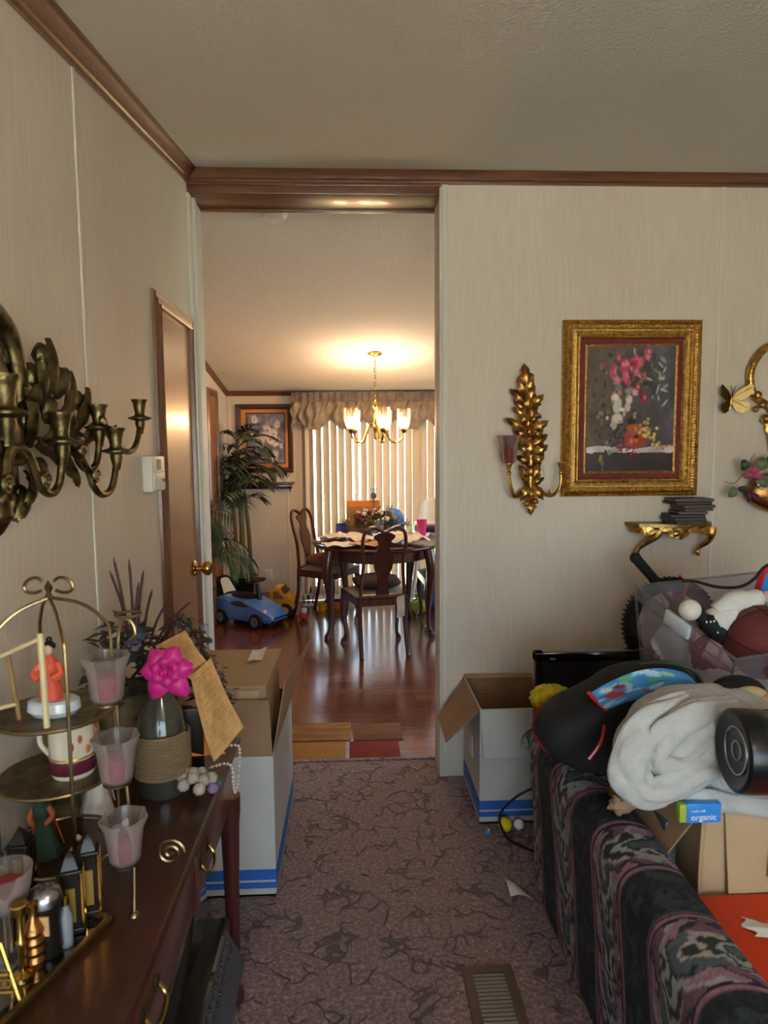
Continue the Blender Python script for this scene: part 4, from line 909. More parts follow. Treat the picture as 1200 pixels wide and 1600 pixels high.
frame_rect('inner_frame', ax0+bx_-.004, ax1-bx_+.004, az0+bx_-.004, az1-bx_+.004, YP-.010, .012, 'gold_frame', t, [(0, 0), (0, .006), (.5, .009), (1, .005), (1, 0)])
def paint_still(u, v):
    c = np.ones(u.shape+(3,))*H('5a4a3e'); rgt = np.clip((u-.15)*1.5, 0, 1)[..., None]; c = c*(1-rgt)+H('56525a')*rgt
    c = c*(.82+.36*vnoise(u, v, 5, 1)[..., None])*(.9+.2*vnoise(u, v, 23, 9)[..., None])
    tb = (v < .20+.012*np.sin(u*9))[..., None]; c = np.where(tb, H('cfc3c4')*(.75+.4*vnoise(u, v, 12, 3)[..., None]), c)
    dk = (v < .15+.015*vnoise(u, v, 14, 4))[..., None]; c = np.where(dk, H('33282a')*(.8+.4*vnoise(u, v, 6, 5)[..., None]), c)
    r = random.Random(8)
    def X(a): return (a-230)/720
    def Yv(b): return (1260-b)/1010
    for i in range(90):  # stems and leaves, upper right
        x, y = r.gauss(640, 110), r.gauss(500, 95); c = blob(c, u, v, X(x), Yv(y), .02+.035*r.random(), .008+.012*r.random(), r.choice(['4a5248', '39433a', '6a7466', '8b9488', '2f3530', '5c3a3c']), r.random()*3)
    for i in range(40):  # shadow foliage, left
        x, y = r.gauss(380, 60), r.gauss(820, 150); c = blob(c, u, v, X(x), Yv(y), .02+.03*r.random(), .012+.015*r.random(), r.choice(['4a4430', '6a6038', '3c3428', '8a7c48', '5b5236']), r.random()*3)
    c = blob(c, u, v, X(610), Yv(480), .30, .19, '3a3a34', .3, .8)
    for i in range(60): x, y = r.gauss(600, 105), r.gauss(470, 85); c = blob(c, u, v, X(x), Yv(y), .018+.03*r.random(), .010+.012*r.random(), r.choice(['4e5a4c', '39463a', '6d7a68', '7a3844', '94505c', '2c332c']), r.random()*3, .5)
    for (x, y, s, col) in ((620, 380, .06, 'c84a60'), (655, 390, .045, 'd65a68'), (600, 420, .05, 'b83a58'), (540, 410, .055, 'b2405a'), (545, 500, .055, 'cc4a78'), (450, 455, .05, 'b85a70'), (475, 530, .05, 'c46a80'), (720, 310, .05, 'a84a58'), (715, 350, .035, 'c0606c'), (640, 585, .04, 'a83048'), (695, 670, .045, '9c2038'), (500, 615, .035, 'c08078'), (620, 625, .035, 'd8a0a0'), (690, 490, .03, 'a05860')):
        s *= 1.35; c = blob(c, u, v, X(x), Yv(y), s, s*.75, col, r.random()*3, .35, 5, .45); c = blob(c, u, v, X(x)+.006, Yv(y)+.004, s*.4, s*.3, 'e08a92', r.random()*3, .7)
    for (x, y, a, L) in ((490, 365, .4, .04), (610, 300, 1.5, .035), (820, 410, .7, .05), (850, 450, 2.2, .04), (830, 515, .1, .045), (800, 600, 1.9, .05), (850, 610, .2, .06), (810, 670, 1.2, .03), (860, 710, 2.4, .06), (730, 520, .3, .05), (650, 490, .9, .04)): c = blob(c, u, v, X(x), Yv(y), L, .011, 'b4bab0', -a, .5)
    for i in range(26): x, y = r.gauss(560, 80), r.gauss(450, 75); c = blob(c, u, v, X(x), Yv(y), .03+.02*r.random(), .02+.012*r.random(), r.choice(['b84860', 'cc5a74', 'a83a50', 'd67a88', '8c2c40']), r.random()*3, .5, 5, .2)
    for (x, y, rx, ry, col) in ((490, 590, .05, .03, '6a8470'), (570, 615, .05, .03, '7a9480'), (465, 670, .055, .045, 'dacabc'), (480, 740, .055, .06, 'd0c0b2'), (575, 680, .045, .045, 'd6c8ba'), (565, 740, .04, .045, 'c8b8ac'), (485, 830, .075, .05, 'd8c8b8'), (455, 885, .045, .04, 'b8a898'), (405, 825, .02, .02, 'd0c4b0'), (470, 660, .03, .025, 'eadccc'), (520, 760, .04, .02, 'e4d4c4'), (500, 710, .03, .05, 'cdbdae'), (540, 790, .02, .03, 'b8a698'), (450, 700, .02, .02, '9c8c80'), (560, 660, .018, .015, 'a89888'), (510, 860, .04, .02, 'a49484')): c = blob(c, u, v, X(x), Yv(y), rx, ry, col, 0, .35)
    for i in range(40): c = blob(c, u, v, X(r.gauss(490, 55)), Yv(r.gauss(960, 45)), .018, .014, r.choice(['1f1a1c', '2c2024', '3a2426']), 0, .5)
    c = blob(c, u, v, X(635), Yv(985), .135, .085, '9c3a24', 0, .12); c = blob(c, u, v, X(625), Yv(905), .10, .035, 'b8502c', 0, .2); c = blob(c, u, v, X(625), Yv(945), .085, .02, 'b04058', 0, .3)
    c = blob(c, u, v, X(600), Yv(1010), .03, .035, 'e07a40', 0, .6); c = blob(c, u, v, X(640), Yv(1000), .03, .03, 'd86a38', 0, .6); c = blob(c, u, v, X(640), Yv(975), .03, .02, '3a2022', 0, .5)
    c = blob(c, u, v, X(600), Yv(850), .06, .03, '24201e', 0, .3)
    for i in range(34):
        x, y = r.gauss(735, 55), 0; y = 830+(x-640)*.75+r.gauss(45, 40); s = .022
        c = blob(c, u, v, X(x), Yv(y), s, s*.75, r.choice(['c8a84e', 'b8944a', 'd8bc68', 'a07c40']), 0, .3); c = blob(c, u, v, X(x)-.005, Yv(y)+.005, s*.35, s*.25, 'eedca0', 0, .8)
    for i in range(26): c = blob(c, u, v, X(r.gauss(550, 55)), Yv(r.gauss(1075, 32)), .014, .011, r.choice(['8c1c34', 'a82840', '6c1428', 'c04458']), 0, .4)
    for i in range(9): c = blob(c, u, v, X(r.gauss(870, 35)), Yv(r.gauss(1055, 12)), .016, .010, r.choice(['a84a58', 'c8909a', 'b87c50']), 0, .4)
    c = blob(c, u, v, X(430), Yv(1100), .03, .025, '7a8a44', .4, .4)
    for i in range(14):
        s = i/13; c = blob(c, u, v, X(650+100*s), Yv(750+40*math.sin(s*2.2)+40*s), .008, .006, '6a4a48', 0, .5)
    return c
painted('print', lambda u, v: (ax0+bx_+(ax1-ax0-2*bx_)*u, YP-.0145, az0+bx_+(az1-az0-2*bx_)*v), 150, 200, paint_still, 'print', t)
# ---- gold leaf candle sconce
def leaf3(g, a, b, w, lift, curl=.5, n=8, twist=0):
    """a thick ribbed leaf from a to b standing off the wall"""
    a, b = Vector(a), Vector(b); d = b-a; L = d.length; d.normalize(); nrm = Vector((0, -1, 0)); sd = d.cross(nrm).normalized()
    def f(u, v):
        q = v; ww = w*(math.sin(math.pi*min(1, .12+.88*q)**.8)**.8)*(1+.30*math.sin(q*17)); s = 2*u-1
        return a+d*L*q+sd*ww*s+nrm*(lift*math.sin(math.pi*(.15+.75*q))+.35*w*(1-s*s)-.25*w*abs(math.sin(6*s))*.4)+sd*twist*q*q
    g.grid(f, 6, n, .005); return g
Q = lambda x, y, o=0.0: W(760+x/5.7125, 540+y/5.714, o)
t = thing('gold_leaf_sconce', 'gilded leaf candle sconce with two arms beside the still life', 'candle sconce', Q(390, 1500))
G().tube(smoothpath([Q(392, 1490, .012), Q(390, 1250, .03), Q(395, 1000, .03), Q(370, 700, .03), Q(350, 450, .025), Q(350, 260, .02), Q(335, 180, .015)], 5), lerp_list([.004, .018, .016, .016, .013, .010, .004], 5), 10).build('spine', 'gold_leaf', t)
LV = [((365, 330), (330, 175), 60), ((350, 400), (275, 300), 40), ((360, 400), (405, 280), 42), ((350, 480), (208, 400), 46), ((370, 480), (420, 350), 40), ((380, 500), (505, 452), 44), ((350, 540), (240, 500), 34), ((370, 590), (222, 568), 42), ((380, 600), (480, 625), 46), ((370, 620), (455, 520), 36), ((360, 700), (168, 665), 48), ((380, 720), (548, 685), 50), ((370, 760), (230, 760), 46), ((390, 760), (500, 770), 46), ((380, 840), (262, 820), 44), ((390, 850), (540, 805), 46), ((390, 900), (270, 900), 46), ((400, 930), (545, 900), 48), ((390, 990), (255, 1000), 40), ((400, 990), (510, 1000), 44), ((385, 1200), (285, 1065), 44), ((390, 1200), (390, 1030), 44), ((395, 1200), (475, 1065), 44), ((380, 1230), (300, 1170), 30), ((400, 1230), (515, 1180), 30), ((385, 1240), (300, 1380), 44), ((400, 1240), (500, 1370), 44), ((390, 1250), (390, 1410), 40), ((390, 1380), (392, 1510), 46), ((375, 1380), (330, 1430), 28), ((405, 1380), (460, 1400), 28), ((360, 650), (300, 620), 34), ((372, 660), (440, 640), 40), ((372, 800), (370, 680), 40), ((390, 960), (385, 830), 44), ((360, 560), (365, 440), 38)]
for i, (a, b, w_) in enumerate(LV): leaf3(G(), Q(a[0], a[1]+(55 if a[1] < 1010 else 0), .022), Q(b[0], b[1]-(12 if 190 < a[1] < 1010 else 0), .022+.012*(i % 3)), w_*1.02/5.7/350, .018+.006*(i % 2)).build('leaf', 'gold_leaf' if i % 3 else 'copper_gold', t, 50)
r = random.Random(4)
for i in range(16): G().ball(Q(r.gauss(390, 55), r.gauss(740, 120), .05), .009, 8, 6).build('berry', 'copper_gold', t)
for s, P in ((1, [(480, 1290, .03), (530, 1330, .05), (590, 1335, .07), (640, 1290, .08), (662, 1220, .085), (664, 1140, .085)]), (-1, [(310, 1300, .03), (265, 1350, .05), (240, 1330, .07), (215, 1250, .08), (203, 1180, .085), (200, 1150, .085)])):
    am = G().tube(smoothpath([Q(*p) for p in P], 5), [.009, .008, .007, .006], 8).build('arm', 'gold_leaf', t)
    e = Q(*P[-1]); G().ball(e+Vector((0, 0, .004)), .011, 10, 6).build('knop', 'gold_leaf', am)
    G().lathe([(.001, 0), (.007, .0), (.010, .006), (.006, .012), (.010, .022), (.012, .034), (.019, .040), (.019, .043), (.010, .043)], 14, c=e+Vector((0, 0, .006))).build('candle_cup', 'gold_leaf', am)
    if s < 0:
        c = e+Vector((0, 0, .048)); gl = G().cup([(.018, 0), (.028, .006), (.034, .03), (.038, .075), (.050, .122)], .002, 24, c=c, wob=lambda q, z: 1+(.07*math.cos(6*q) if z > .1 else 0)).build('glass_cup', 'sconce_glass', t)
        G().lathe([(.001, .003), (.022, .003), (.022, .055), (.014, .068), (.004, .072), (.001, .08)], 14, c=c).build('candle', 'candle_red', t)
G().tube(smoothpath([Q(540, 1325, .055), Q(575, 1310, .065), Q(572, 1290, .065), Q(558, 1300, .06)], 4), .004, 6).build('curl', 'gold_leaf', t)
# ---- gold console bracket with stack of cases
zt = 1.190; sx0, sx1 = 1.238, 1.628
t = thing('gold_wall_bracket', 'small gilded half-table wall bracket under the still life', 'shelf', ((sx0+sx1)/2, YP, 1.05))
out = [(sx0, YP), (sx0+.004, YP-.045), (sx0+.03, YP-.09), (sx0+.10, YP-.115), (sx0+.17, YP-.135), (sx1-.17, YP-.135), (sx1-.10, YP-.115), (sx1-.03, YP-.09), (sx1-.004, YP-.045), (sx1, YP)]
g = G(); cxm = (sx0+sx1)/2
for sc_, za, zb_ in ((1, zt-.008, zt), (.985, zt-.016, zt-.008)): g.prism([(cxm+(x-cxm)*sc_, YP-(YP-y)*sc_) for x, y in out], za, zb_)
g.build('shelf_top', 'gold_dull', t)
def apr(u, v):
    k_ = u*(len(out)-3); i = min(int(k_), len(out)-4); f = k_-i; a, b = out[i+1], out[i+2]; x = cxm+(a[0]+(b[0]-a[0])*f-cxm)*.96; y = YP-(YP-(a[1]+(b[1]-a[1])*f))*.95
    return (x, y-.004*math.sin(u*40)*math.sin(v*3), zt-.016-v*(.020+.018*math.cos((u-.5)*math.pi*3)**2*(1 if abs(u-.5) < .35 else .5)+.012*(abs(u-.5) < .12)))
G().grid(apr, 48, 5, .01).build('apron', 'gold_leaf', t)
leaf3(G(), (cxm-.03, YP-.138, zt-.045), (cxm+.04, YP-.138, zt-.028), .012, .008).build('carving', 'gold_leaf', t); leaf3(G(), (cxm+.01, YP-.138, zt-.05), (cxm-.02, YP-.138, zt-.025), .012, .008).build('carving', 'gold_leaf', t)
for s, xx in ((-1, sx0+.075), (1, sx1-.035)):
    G().tube(smoothpath([(xx+.045 if s < 0 else xx+.005, YP-.095, zt-.022), (xx+.035 if s < 0 else xx+.0, YP-.10, zt-.05), (xx+.0, YP-.075, zt-.085), (xx-.025, YP-.05, zt-.115), (xx-.032, YP-.045, zt-.14), (xx-.022, YP-.05, zt-.15)], 4), lerp_list([.022, .019, .014, .010, .012, .007], 4), 8).build('leg', 'gold_leaf', t)
zc = zt+.0005; r = random.Random(2); cols = ['case_grey', 'case_grey', 'case_wine', 'case_grey', 'case_brown', 'case_grey', 'case_wine', 'case_brown']
wid = [(1.405, .145), (1.395, .150), (1.395, .150), (1.43, .125), (1.445, .13), (1.44, .145), (1.405, .165), (1.41, .17)]
nm = ['bottom', 'second from the bottom', 'third from the bottom', 'fourth from the bottom', 'fifth from the bottom', 'third from the top', 'second from the top', 'topmost']
for i in range(8):
    x, wd_ = wid[i]; h = .0135; t = thing('disc_case', 'thin dark disc case, %s of the stack on the gold bracket' % nm[i], 'case', (x+wd_/2, YP-.07, zc), 0, 'disc cases stacked on the gold bracket')
    Mx = T(x+wd_/2+.005, YP-.072, zc, r.uniform(-.12, .12))
    G().box(-wd_/2, wd_/2, -.060, .058, .0005, h, Mx, b=.0015).build('case', cols[i], t); G().box(-wd_/2+.004, wd_/2+.0007, -.0607, .05, .004, h-.004, Mx).build('cover_edge', 'case_brown' if i % 2 else 'case_grey', t)
    zc += h+.0005
# ---- brass butterfly
c = W(1142, 622, .012); t = thing('brass_butterfly', 'brass butterfly ornament on the wall by the batten', 'wall ornament', (c.x, YP, c.z))
mat('brass_dark', '5f4a22', .4, .9, .2); k_ = 1/345
for sx, wm, tilt in ((-1, 'brass_dark', .85), (1, 'gold_dull', .95)):
    up_ = [(0, .2), (8, 10), (22, 18), (27 if sx > 0 else 24, 15), (24, 4), (14, -3), (3, -3)]; lo = [(0, -2), (12, -4), (22, -8), (22, -16), (14, -21), (6, -18), (1, -9)]
    for nm_, o_ in (('upper_wing', up_), ('lower_wing', lo)):
        pts = [(sx*a*k_*tilt*1.1, b*k_*1.15) for a, b in o_]; Mx = basis((c.x, YP-.016, c.z), (1, -.45, 0) if sx > 0 else (1, .45, 0), (0, 0, 1), (0, -1, 0))
        w_ = G().prism(pts, 0, .002, Mx).build(nm_, wm, t)
        G().tube([Mx @ Vector((pts[0][0], pts[0][1], .003)), Mx @ Vector((pts[3][0]*.9, pts[3][1]*.9, .003))], .0012, 5).build('vein', 'gold_dull', w_)
G().tube([(c.x+.004, YP-.016, c.z+.020), (c.x, YP-.018, c.z), (c.x-.006, YP-.016, c.z-.050)], [.004, .006, .002], 8).build('body', 'brass', t)
for s in (-1, 1): G().tube([(c.x+.004, YP-.018, c.z+.02), (c.x+.006+s*.012, YP-.02, c.z+.055)], .0014, 5).build('antenna', 'brass_dark', t)
# ---- gilt wall pocket with silk flowers
cx = W(1224, 650).x; t = thing('gilt_wall_pocket', 'ornate gilt scroll wall pocket holding silk flowers', 'wall planter', (cx, YP, W(1240, 800).z))
zz2 = lambda py: W(1200, py).z
for s in (-1, 1):
    G().tube(smoothpath([(cx+s*x, YP-.02, zz2(y)) for x, y in ((.01, 548), (.06, 540), (.12, 548), (.165, 570), (.175, 595), (.15, 620), (.10, 632), (.05, 650), (.025, 690), (.02, 730))], 5), lerp_list([.012, .016, .018, .018, .017, .016, .017, .02, .018, .014], 5), 10).build('scroll', 'gold_leaf', t)
    for x, y, rr in ((.145, 618, .020), (.15, 640, .014), (.12, 633, .018), (.10, 655, .022), (.07, 550, .018), (.02, 535, .02)): G().ball((cx+s*x, YP-.03, zz2(y)), rr, 12, 8).build('boss', 'gold_leaf', t)
    leaf3(G(), (cx+s*.05, YP-.02, zz2(690)), (cx+s*.11, YP-.02, zz2(650)), .02, .01).build('leaf', 'gold_leaf', t)
G().tube(smoothpath([(cx-.07, YP-.03, zz2(660)), (cx-.06, YP-.035, zz2(700)), (cx-.045, YP-.03, zz2(760))], 4), [.022, .012, .008], 10).build('stem', 'gold_leaf', t)
G().ell((cx, YP-.06, zz2(768)), .19, .058, .10, 28, 14).build('basin', 'copper_gold', t)
r = random.Random(6)
gm = G()
for i in range(160):
    a = math.pi+r.random()*math.pi; e = .6+.4*r.random(); q = Vector((cx+.185*e*math.cos(a), YP-.06+.05*r.uniform(-1, 1), zz2(768)+.075*e*abs(math.sin(a))*r.uniform(.3, 1.1)+.01)); gm.ball(q, .006, 5, 4)
gm.build('baby_breath', 'flower_white', t)['kind'] = 'stuff'
def flat_leaf(g, c, d, L, w, n=Vector((0, -1, 0))):
    d = Vector(d).normalized(); s_ = d.cross(n).normalized(); g.grid(lambda u, v: Vector(c)+d*L*v+s_*w*(2*u-1)*math.sin(math.pi*(.08+.88*v))**.7+n*(.012*(1-(2*u-1)**2)+.015*math.sin(3*v)), 4, 6, .001); return g
for i, (px, py, dx, dz, L, w_, m) in enumerate(((1162, 735, -.1, 1, .05, .022, 'leaf_dark'), (1148, 762, -.5, -.8, .05, .02, 'leaf_mid'), (1185, 735, .3, .8, .06, .028, 'leaf_mid'), (1180, 750, .9, -.2, .07, .028, 'leaf_mid'), (1195, 725, .6, .8, .05, .02, 'leaf_dark'), (1168, 765, -.9, .1, .05, .016, 'leaf_dark'), (1215, 740, .5, .9, .06, .03, 'leaf_mid'), (1245, 745, .9, .6, .06, .03, 'leaf_dark'))):
    flat_leaf(G(), W(px, py, .09), (dx, 0, dz), L, w_).build('leaf', m, t)
for i, (px, py, dx, dz) in enumerate(((1160, 745, 1, .3), (1168, 735, 1, 0), (1175, 742, .9, -.3), (1165, 765, .2, -.9), (1172, 770, .5, -.5), (1205, 745, 1, .2), (1235, 738, .3, .8), (1220, 755, .5, -.4))):
    flat_leaf(G(), W(px, py, .105), (dx, 0, dz), .055, .013).build('petal', 'flower_rose' if i not in (3, 4) else 'flower_wine', t)
G().tube(smoothpath([W(1185, 755, .09), W(1165, 740, .1), W(1148, 755, .1), W(1132, 752, .1)], 4), .0015, 5).build('sprig', 'leaf_dark', t); G().tube(smoothpath([W(1185, 740, .09), W(1172, 722, .1), W(1180, 708, .1)], 4), .0015, 5).build('sprig', 'leaf_dark', t)
# ================================================================== LIVING ROOM: right-hand pile
# ---- open white carton with blue stripes by the front wall
def open_box(name, label, x0, x1, y0, y1, z1, outer, inner, th=.006):
    t = thing(name, label, 'box', ((x0+x1)/2, (y0+y1)/2, 0)); g = G()
    for a in ((x0, x1, y0, y0+th), (x0, x1, y1-th, y1), (x0, x0+th, y0+th, y1-th), (x1-th, x1, y0+th, y1-th)): g.box(*a, .001, z1)
    g.box(x0, x1, y0, y1, .001, .008); g.build('carton', outer, t)
    g = G(); e = th+.0006
    g.quad((x0+e, y1-e, .01), (x1-e, y1-e, .01), (x1-e, y1-e, z1), (x0+e, y1-e, z1)); g.quad((x1-e, y0+e, .01), (x1-e, y1-e, .01), (x1-e, y1-e, z1), (x1-e, y0+e, z1)); g.quad((x0+e, y0+e, .01), (x0+e, y1-e, .01), (x0+e, y1-e, z1), (x0+e, y0+e, z1))
    g.quad((x0+e, y0+e, .01), (x1-e, y0+e, .01), (x1-e, y0+e, z1), (x0+e, y0+e, z1)); g.quad((x0+e, y0+e, .011), (x1-e, y0+e, .011), (x1-e, y1-e, .011), (x0+e, y1-e, .011)); g.build('lining', inner, t)
    for za, zb_ in ((.030, .052), (.060, .098)):
        g = G(); q = .0012
        for a in ((x0-q, x1+q, y0-q, y0), (x0-q, x1+q, y1, y1+q), (x0-q, x0, y0, y1), (x1, x1+q, y0, y1)): g.box(*a, za, zb_)
        g.build('stripe', 'stripe_blue', t)
    return t
bz = at(747, 1109, Y=2.60).z; bx0_, bx1_, by0_, by1_ = .497, .93, 2.60, 2.985
t = open_box('moving_carton', 'open white moving carton with blue stripes by the front wall', bx0_, bx1_, by0_, by1_, bz, 'box_white', 'cardboard_in')
f1 = Vector(at(712, 1180, X=bx0_-.055)); 
G().quad((bx0_, by0_, bz), (bx0_, by1_, bz), (bx0_-.13, by1_-.05, bz-.16), (bx0_-.13, by0_+.06, bz-.16), .004).build('side_flap', 'cardboard', t)
G().quad((bx0_, by0_-.0015, bz), (bx1_, by0_-.0015, bz), (bx1_, by0_-.03, bz-.19), (bx0_+.01, by0_-.03, bz-.19), .004).build('front_flap', 'box_white', t)
G().quad((bx0_, by1_-.003, bz), (bx1_, by1_-.003, bz), (bx1_, by1_+.004, bz+.012), (bx0_, by1_+.004, bz+.012), .003).build('rear_flap', 'cardboard', t)
for i in range(6): G().box(bx0_+.06, bx0_+.10-.012*(i % 2), by1_-.0078, by1_-.0072, bz-.03-.018*i-.004, bz-.03-.018*i).build('print_mark', 'cardboard', t)
G().box(bx0_-.0015, bx0_, 2.76, 2.83, bz*.42, bz*.62).build('hand_hole', 'paper_white', t)
# ---- black lead on the floor
tag(G().tube(smoothpath([(.76, 2.50, .20), (.68, 2.46, .22), (.60, 2.47, .17), (.555, 2.49, .09), (.58, 2.46, .02), (.63, 2.42, .008), (.70, 2.36, .008), (.76, 2.3, .01)], 5), .005, 6).build('power_cord', 'black_plastic'), 'black power cord looping past the white moving carton', 'cord')
p = at(791, 1303, Z=0); tg_ = thing('toy_egg', 'glossy yellow toy egg on the carpet by the sofa', 'toy', p)
G().ell(p+Vector((0, .02, .028)), .026, .032, .027, 18, 10).build('shell', 'toy_lemon', tg_); G().tube([p+Vector((.0265*math.cos(a), .02+.001, .028+.0275*math.sin(a))) for a in [i*.2618 for i in range(24)]], .0012, 5, closed=True).build('seam', 'toy_yellow', tg_)
p = at(812, 1300, Z=0); t = thing('white_ball', 'small white ball beside the yellow toy egg', 'ball', p); G().ball(p+Vector((0, .02, .021)), .021, 14, 8).build('ball', 'white_gloss', t); G().tube([p+Vector((.0212*math.cos(a), .02+.0212*math.sin(a), .021)) for a in [i*.2618 for i in range(24)]], .0008, 5, closed=True).build('seam', 'paper_white', t)
p = at(762, 1303, Z=0); t = thing('toy_scrap', 'tiny blue and yellow toy piece on the carpet', 'toy', p); G().box(p.x-.010, p.x+.008, p.y-.006, p.y+.01, 0, .018, b=.004).build('block', 'toy_blue', t); G().ball(p+Vector((.004, -.004, .02)), .006, 8, 6).build('knob', 'toy_lemon', t)
p = at(808, 1392, Z=0); t = thing('paper_scrap', 'white paper scrap under the sofa edge', 'paper', p); G().grid(lambda u, v: (p.x-.03+.07*u, p.y-.03+.08*v-.02*u, .002+.012*math.sin(3*u+2*v)), 5, 5, .0008).build('sheet', 'paper_white', t)
# ---- sofa
XS0, YS0, YS1 = .592, .35, 2.20; HB = .60
t = thing('sofa', 'dark sofa with flame-stripe upholstery, its back to the aisle', 'sofa', (1.0, 1.2, 0))
prof = [(XS0+.020, .02), (XS0+.012, .12), (XS0+.004, .3), (XS0-.010, .48), (XS0-.012, .545), (XS0+.005, .583), (XS0+.045, HB), (XS0+.095, HB-.004), (XS0+.135, .575), (XS0+.150, .53), (XS0+.160, .44), (XS0+.165, .36)]
pl = smoothpath([(x, 0, z) for x, z in prof], 6); ln = [0]
for a, b in zip(pl, pl[1:]): ln.append(ln[-1]+(b-a).length)
def sofa_prof(v):
    s = v*ln[-1]
    for i in range(len(ln)-1):
        if s <= ln[i+1]+1e-9: return pl[i].lerp(pl[i+1], (s-ln[i])/(ln[i+1]-ln[i]))
    return pl[-1]
def sofa_surf(u, v):
    p = sofa_prof(v); y = YS0+(YS1-YS0)*u; e = min(u, 1-u)*(YS1-YS0); rr = max(0, 1-e/.05)
    return (p.x+(.02*rr*rr if v < .55 else -.02*rr*rr)+.004*math.sin(y*9)*v, y, p.z-(.03*rr*rr if v > .4 else 0)*1.0)
def ikat(y, s, seed=3):
    """y along the sofa, s up the back (metres)"""
    per = .335; q = (y+.085)/per; k_ = np.floor(q); t_ = q-k_
    jag = (vnoise(y*3, s, 60, seed)-.5); jag2 = (vnoise(y, s, 34, seed+1)-.5); tt = t_+jag*.035
    dark = H('1a1d22')*np.ones(y.shape+(3,)); d2 = (vnoise(y, s, 46, seed+2) > .58)[..., None]; dark = np.where(d2, H('2b3434'), dark); d3 = (vnoise(y, s, 95, seed+5) > .7)[..., None]; dark = np.where(d3, H('0f1013'), dark)
    c = dark
    mid = .66; hw = .235; d = np.abs(tt-mid)/hw
    ph = (s*6.2-d*.9+jag2*.5+k_*.37); m = ph-np.floor(ph)
    st = np.floor(ph).astype(int)
    fl = np.where((m < .20)[..., None], H('8f9592'), np.where((m < .34)[..., None], H('23262b'), np.where((m < .62)[..., None], H('4b5558'), np.where((m < .76)[..., None], H('9a8f86'), H('2a2c30')))))
    side = np.where((m < .35)[..., None], H('8a6674'), np.where((m < .5)[..., None], H('2c2328'), np.where((m < .8)[..., None], H('6a4a58'), H('918a88'))))
    c = np.where((d < 1)[..., None], np.where((d < .55)[..., None], fl, side), c)
    for e, w_, col in ((.395, .012, '8a6070'), (.37, .006, '6d4a58'), (.925, .012, '8a6070'), (.95, .006, '6d4a58'), (.415, .006, '1c1418'), (.905, .006, '1c1418')):
        c = np.where((np.abs(t_-e) < w_)[..., None], H(col), c)
    return c*(.88+.24*vnoise(y, s, 220, 8)[..., None])
painted('back', sofa_surf, 460, 150, lambda u, v: ikat(YS0+(YS1-YS0)*u, v*ln[-1]), 'woven', t, 0, 80)
g = G(); ends = [sofa_prof(i/60) for i in range(61)]
for yy in (YS0+.001, YS1-.001): g.add([(p.x+(.018 if i < 33 else -.018), yy, max(p.z-.022, .02)) for i, p in enumerate(ends)], [tuple(range(61))])
g.box(XS0+.03, XS0+.155, YS0+.01, YS1-.01, .02, .5); g.build('back_core', 'fabric_dark', t)
def arm_surf(y0, y1):
    pr_ = [(y0, .03), (y0, .40), (y0+.03, .50), (y0+.09, .525), (y1-.03, .50), (y1, .40), (y1, .03)]; P_ = smoothpath([(0, a, b) for a, b in pr_], 4)
    def f(u, v): k_ = v*(len(P_)-1); i = min(int(k_), len(P_)-2); q = P_[i].lerp(P_[i+1], k_-i); return (XS0+.16+.72*u, q.y, q.z)
    return f
for y0, y1 in ((YS1-.18, YS1-.005), (YS0+.005, YS0+.18)):
    painted('arm', arm_surf(y0, y1), 90, 50, lambda u, v: ikat(.72*u+.1, v*.95, 5), 'woven', t, 0, 80); G().box(XS0+.17, XS0+.875, y0+.012, y1-.012, .03, .40).build('arm_core', 'fabric_dark', t)
G().box(XS0+.16, XS0+.86, YS0+.18, YS1-.18, .05, .24, b=.01).build('seat_base', 'fabric_dark', t)
for y0, y1 in ((YS0+.185, (YS0+YS1)/2-.004), ((YS0+YS1)/2+.004, YS1-.185)): painted('seat_cushion', (lambda y0, y1: lambda u, v: (XS0+.165+.70*u, y0+(y1-y0)*v, .24+.115*(1-abs(2*u-1)**8)*(1-abs(2*v-1)**8)))(y0, y1), 90, 90, lambda u, v: ikat(v*.7+.1, u*.7, 6), 'woven', t, 0, 80)
for x in (XS0+.06, XS0+.82):
    for y in (YS0+.06, YS1-.06): G().lathe([(.001, 0), (.02, 0), (.028, .06), (.001, .06)], 12, c=(x, y, 0)).build('foot', 'mahogany_dark', t)
ZS = .357
# ---- carton with torn flaps on the sofa
cx0, cx1, cy0, cy1, cz1 = .815, 1.30, 1.48, 1.80, .675
t = thing('sofa_carton', 'tan cardboard carton with bent flap on the sofa seat', 'box', ((cx0+cx1)/2, (cy0+cy1)/2, ZS))
g = G(); th = .006
for a in ((cx0, cx1, cy0, cy0+th), (cx0, cx1, cy1-th, cy1), (cx0, cx0+th, cy0, cy1), (cx1-th, cx1, cy0, cy1)): g.box(*a, ZS, cz1)
g.box(cx0, cx1, cy0, cy1, ZS, ZS+.01); g.box(cx0+.01, cx1-.01, cy0+.01, cy1-.01, cz1-.02, cz1-.012); g.build('carton', 'cardboard_light', t)
G().quad((cx0, cy0+.004, cz1), (cx0, cy1, cz1), (cx0-.085, cy1+.02, cz1-.10), (cx0-.075, cy0+.06, cz1-.17), .005).build('side_flap', 'cardboard', t)
G().quad((cx0+.05, cy0-.002, cz1), (cx1, cy0-.002, cz1), (cx1, cy0-.016, cz1-.20), (cx0+.06, cy0-.014, cz1-.20), .004).build('front_flap', 'cardboard_light', t)
G().tube([(cx0+.002, cy0-.002, cz1), (cx0-.004, cy0-.004, (cz1+ZS)/2), (cx0+.002, cy0-.002, ZS)], .006, 6).build('corner_edge', 'cardboard_light', t)
G().quad((cx0+.16, cy0-.0195, cz1-.02), (cx0+.26, cy0-.0195, cz1-.005), (cx0+.25, cy0-.0235, cz1-.15), (cx0+.15, cy0-.0235, cz1-.16), .0006).build('tape', 'paper_tan', t)
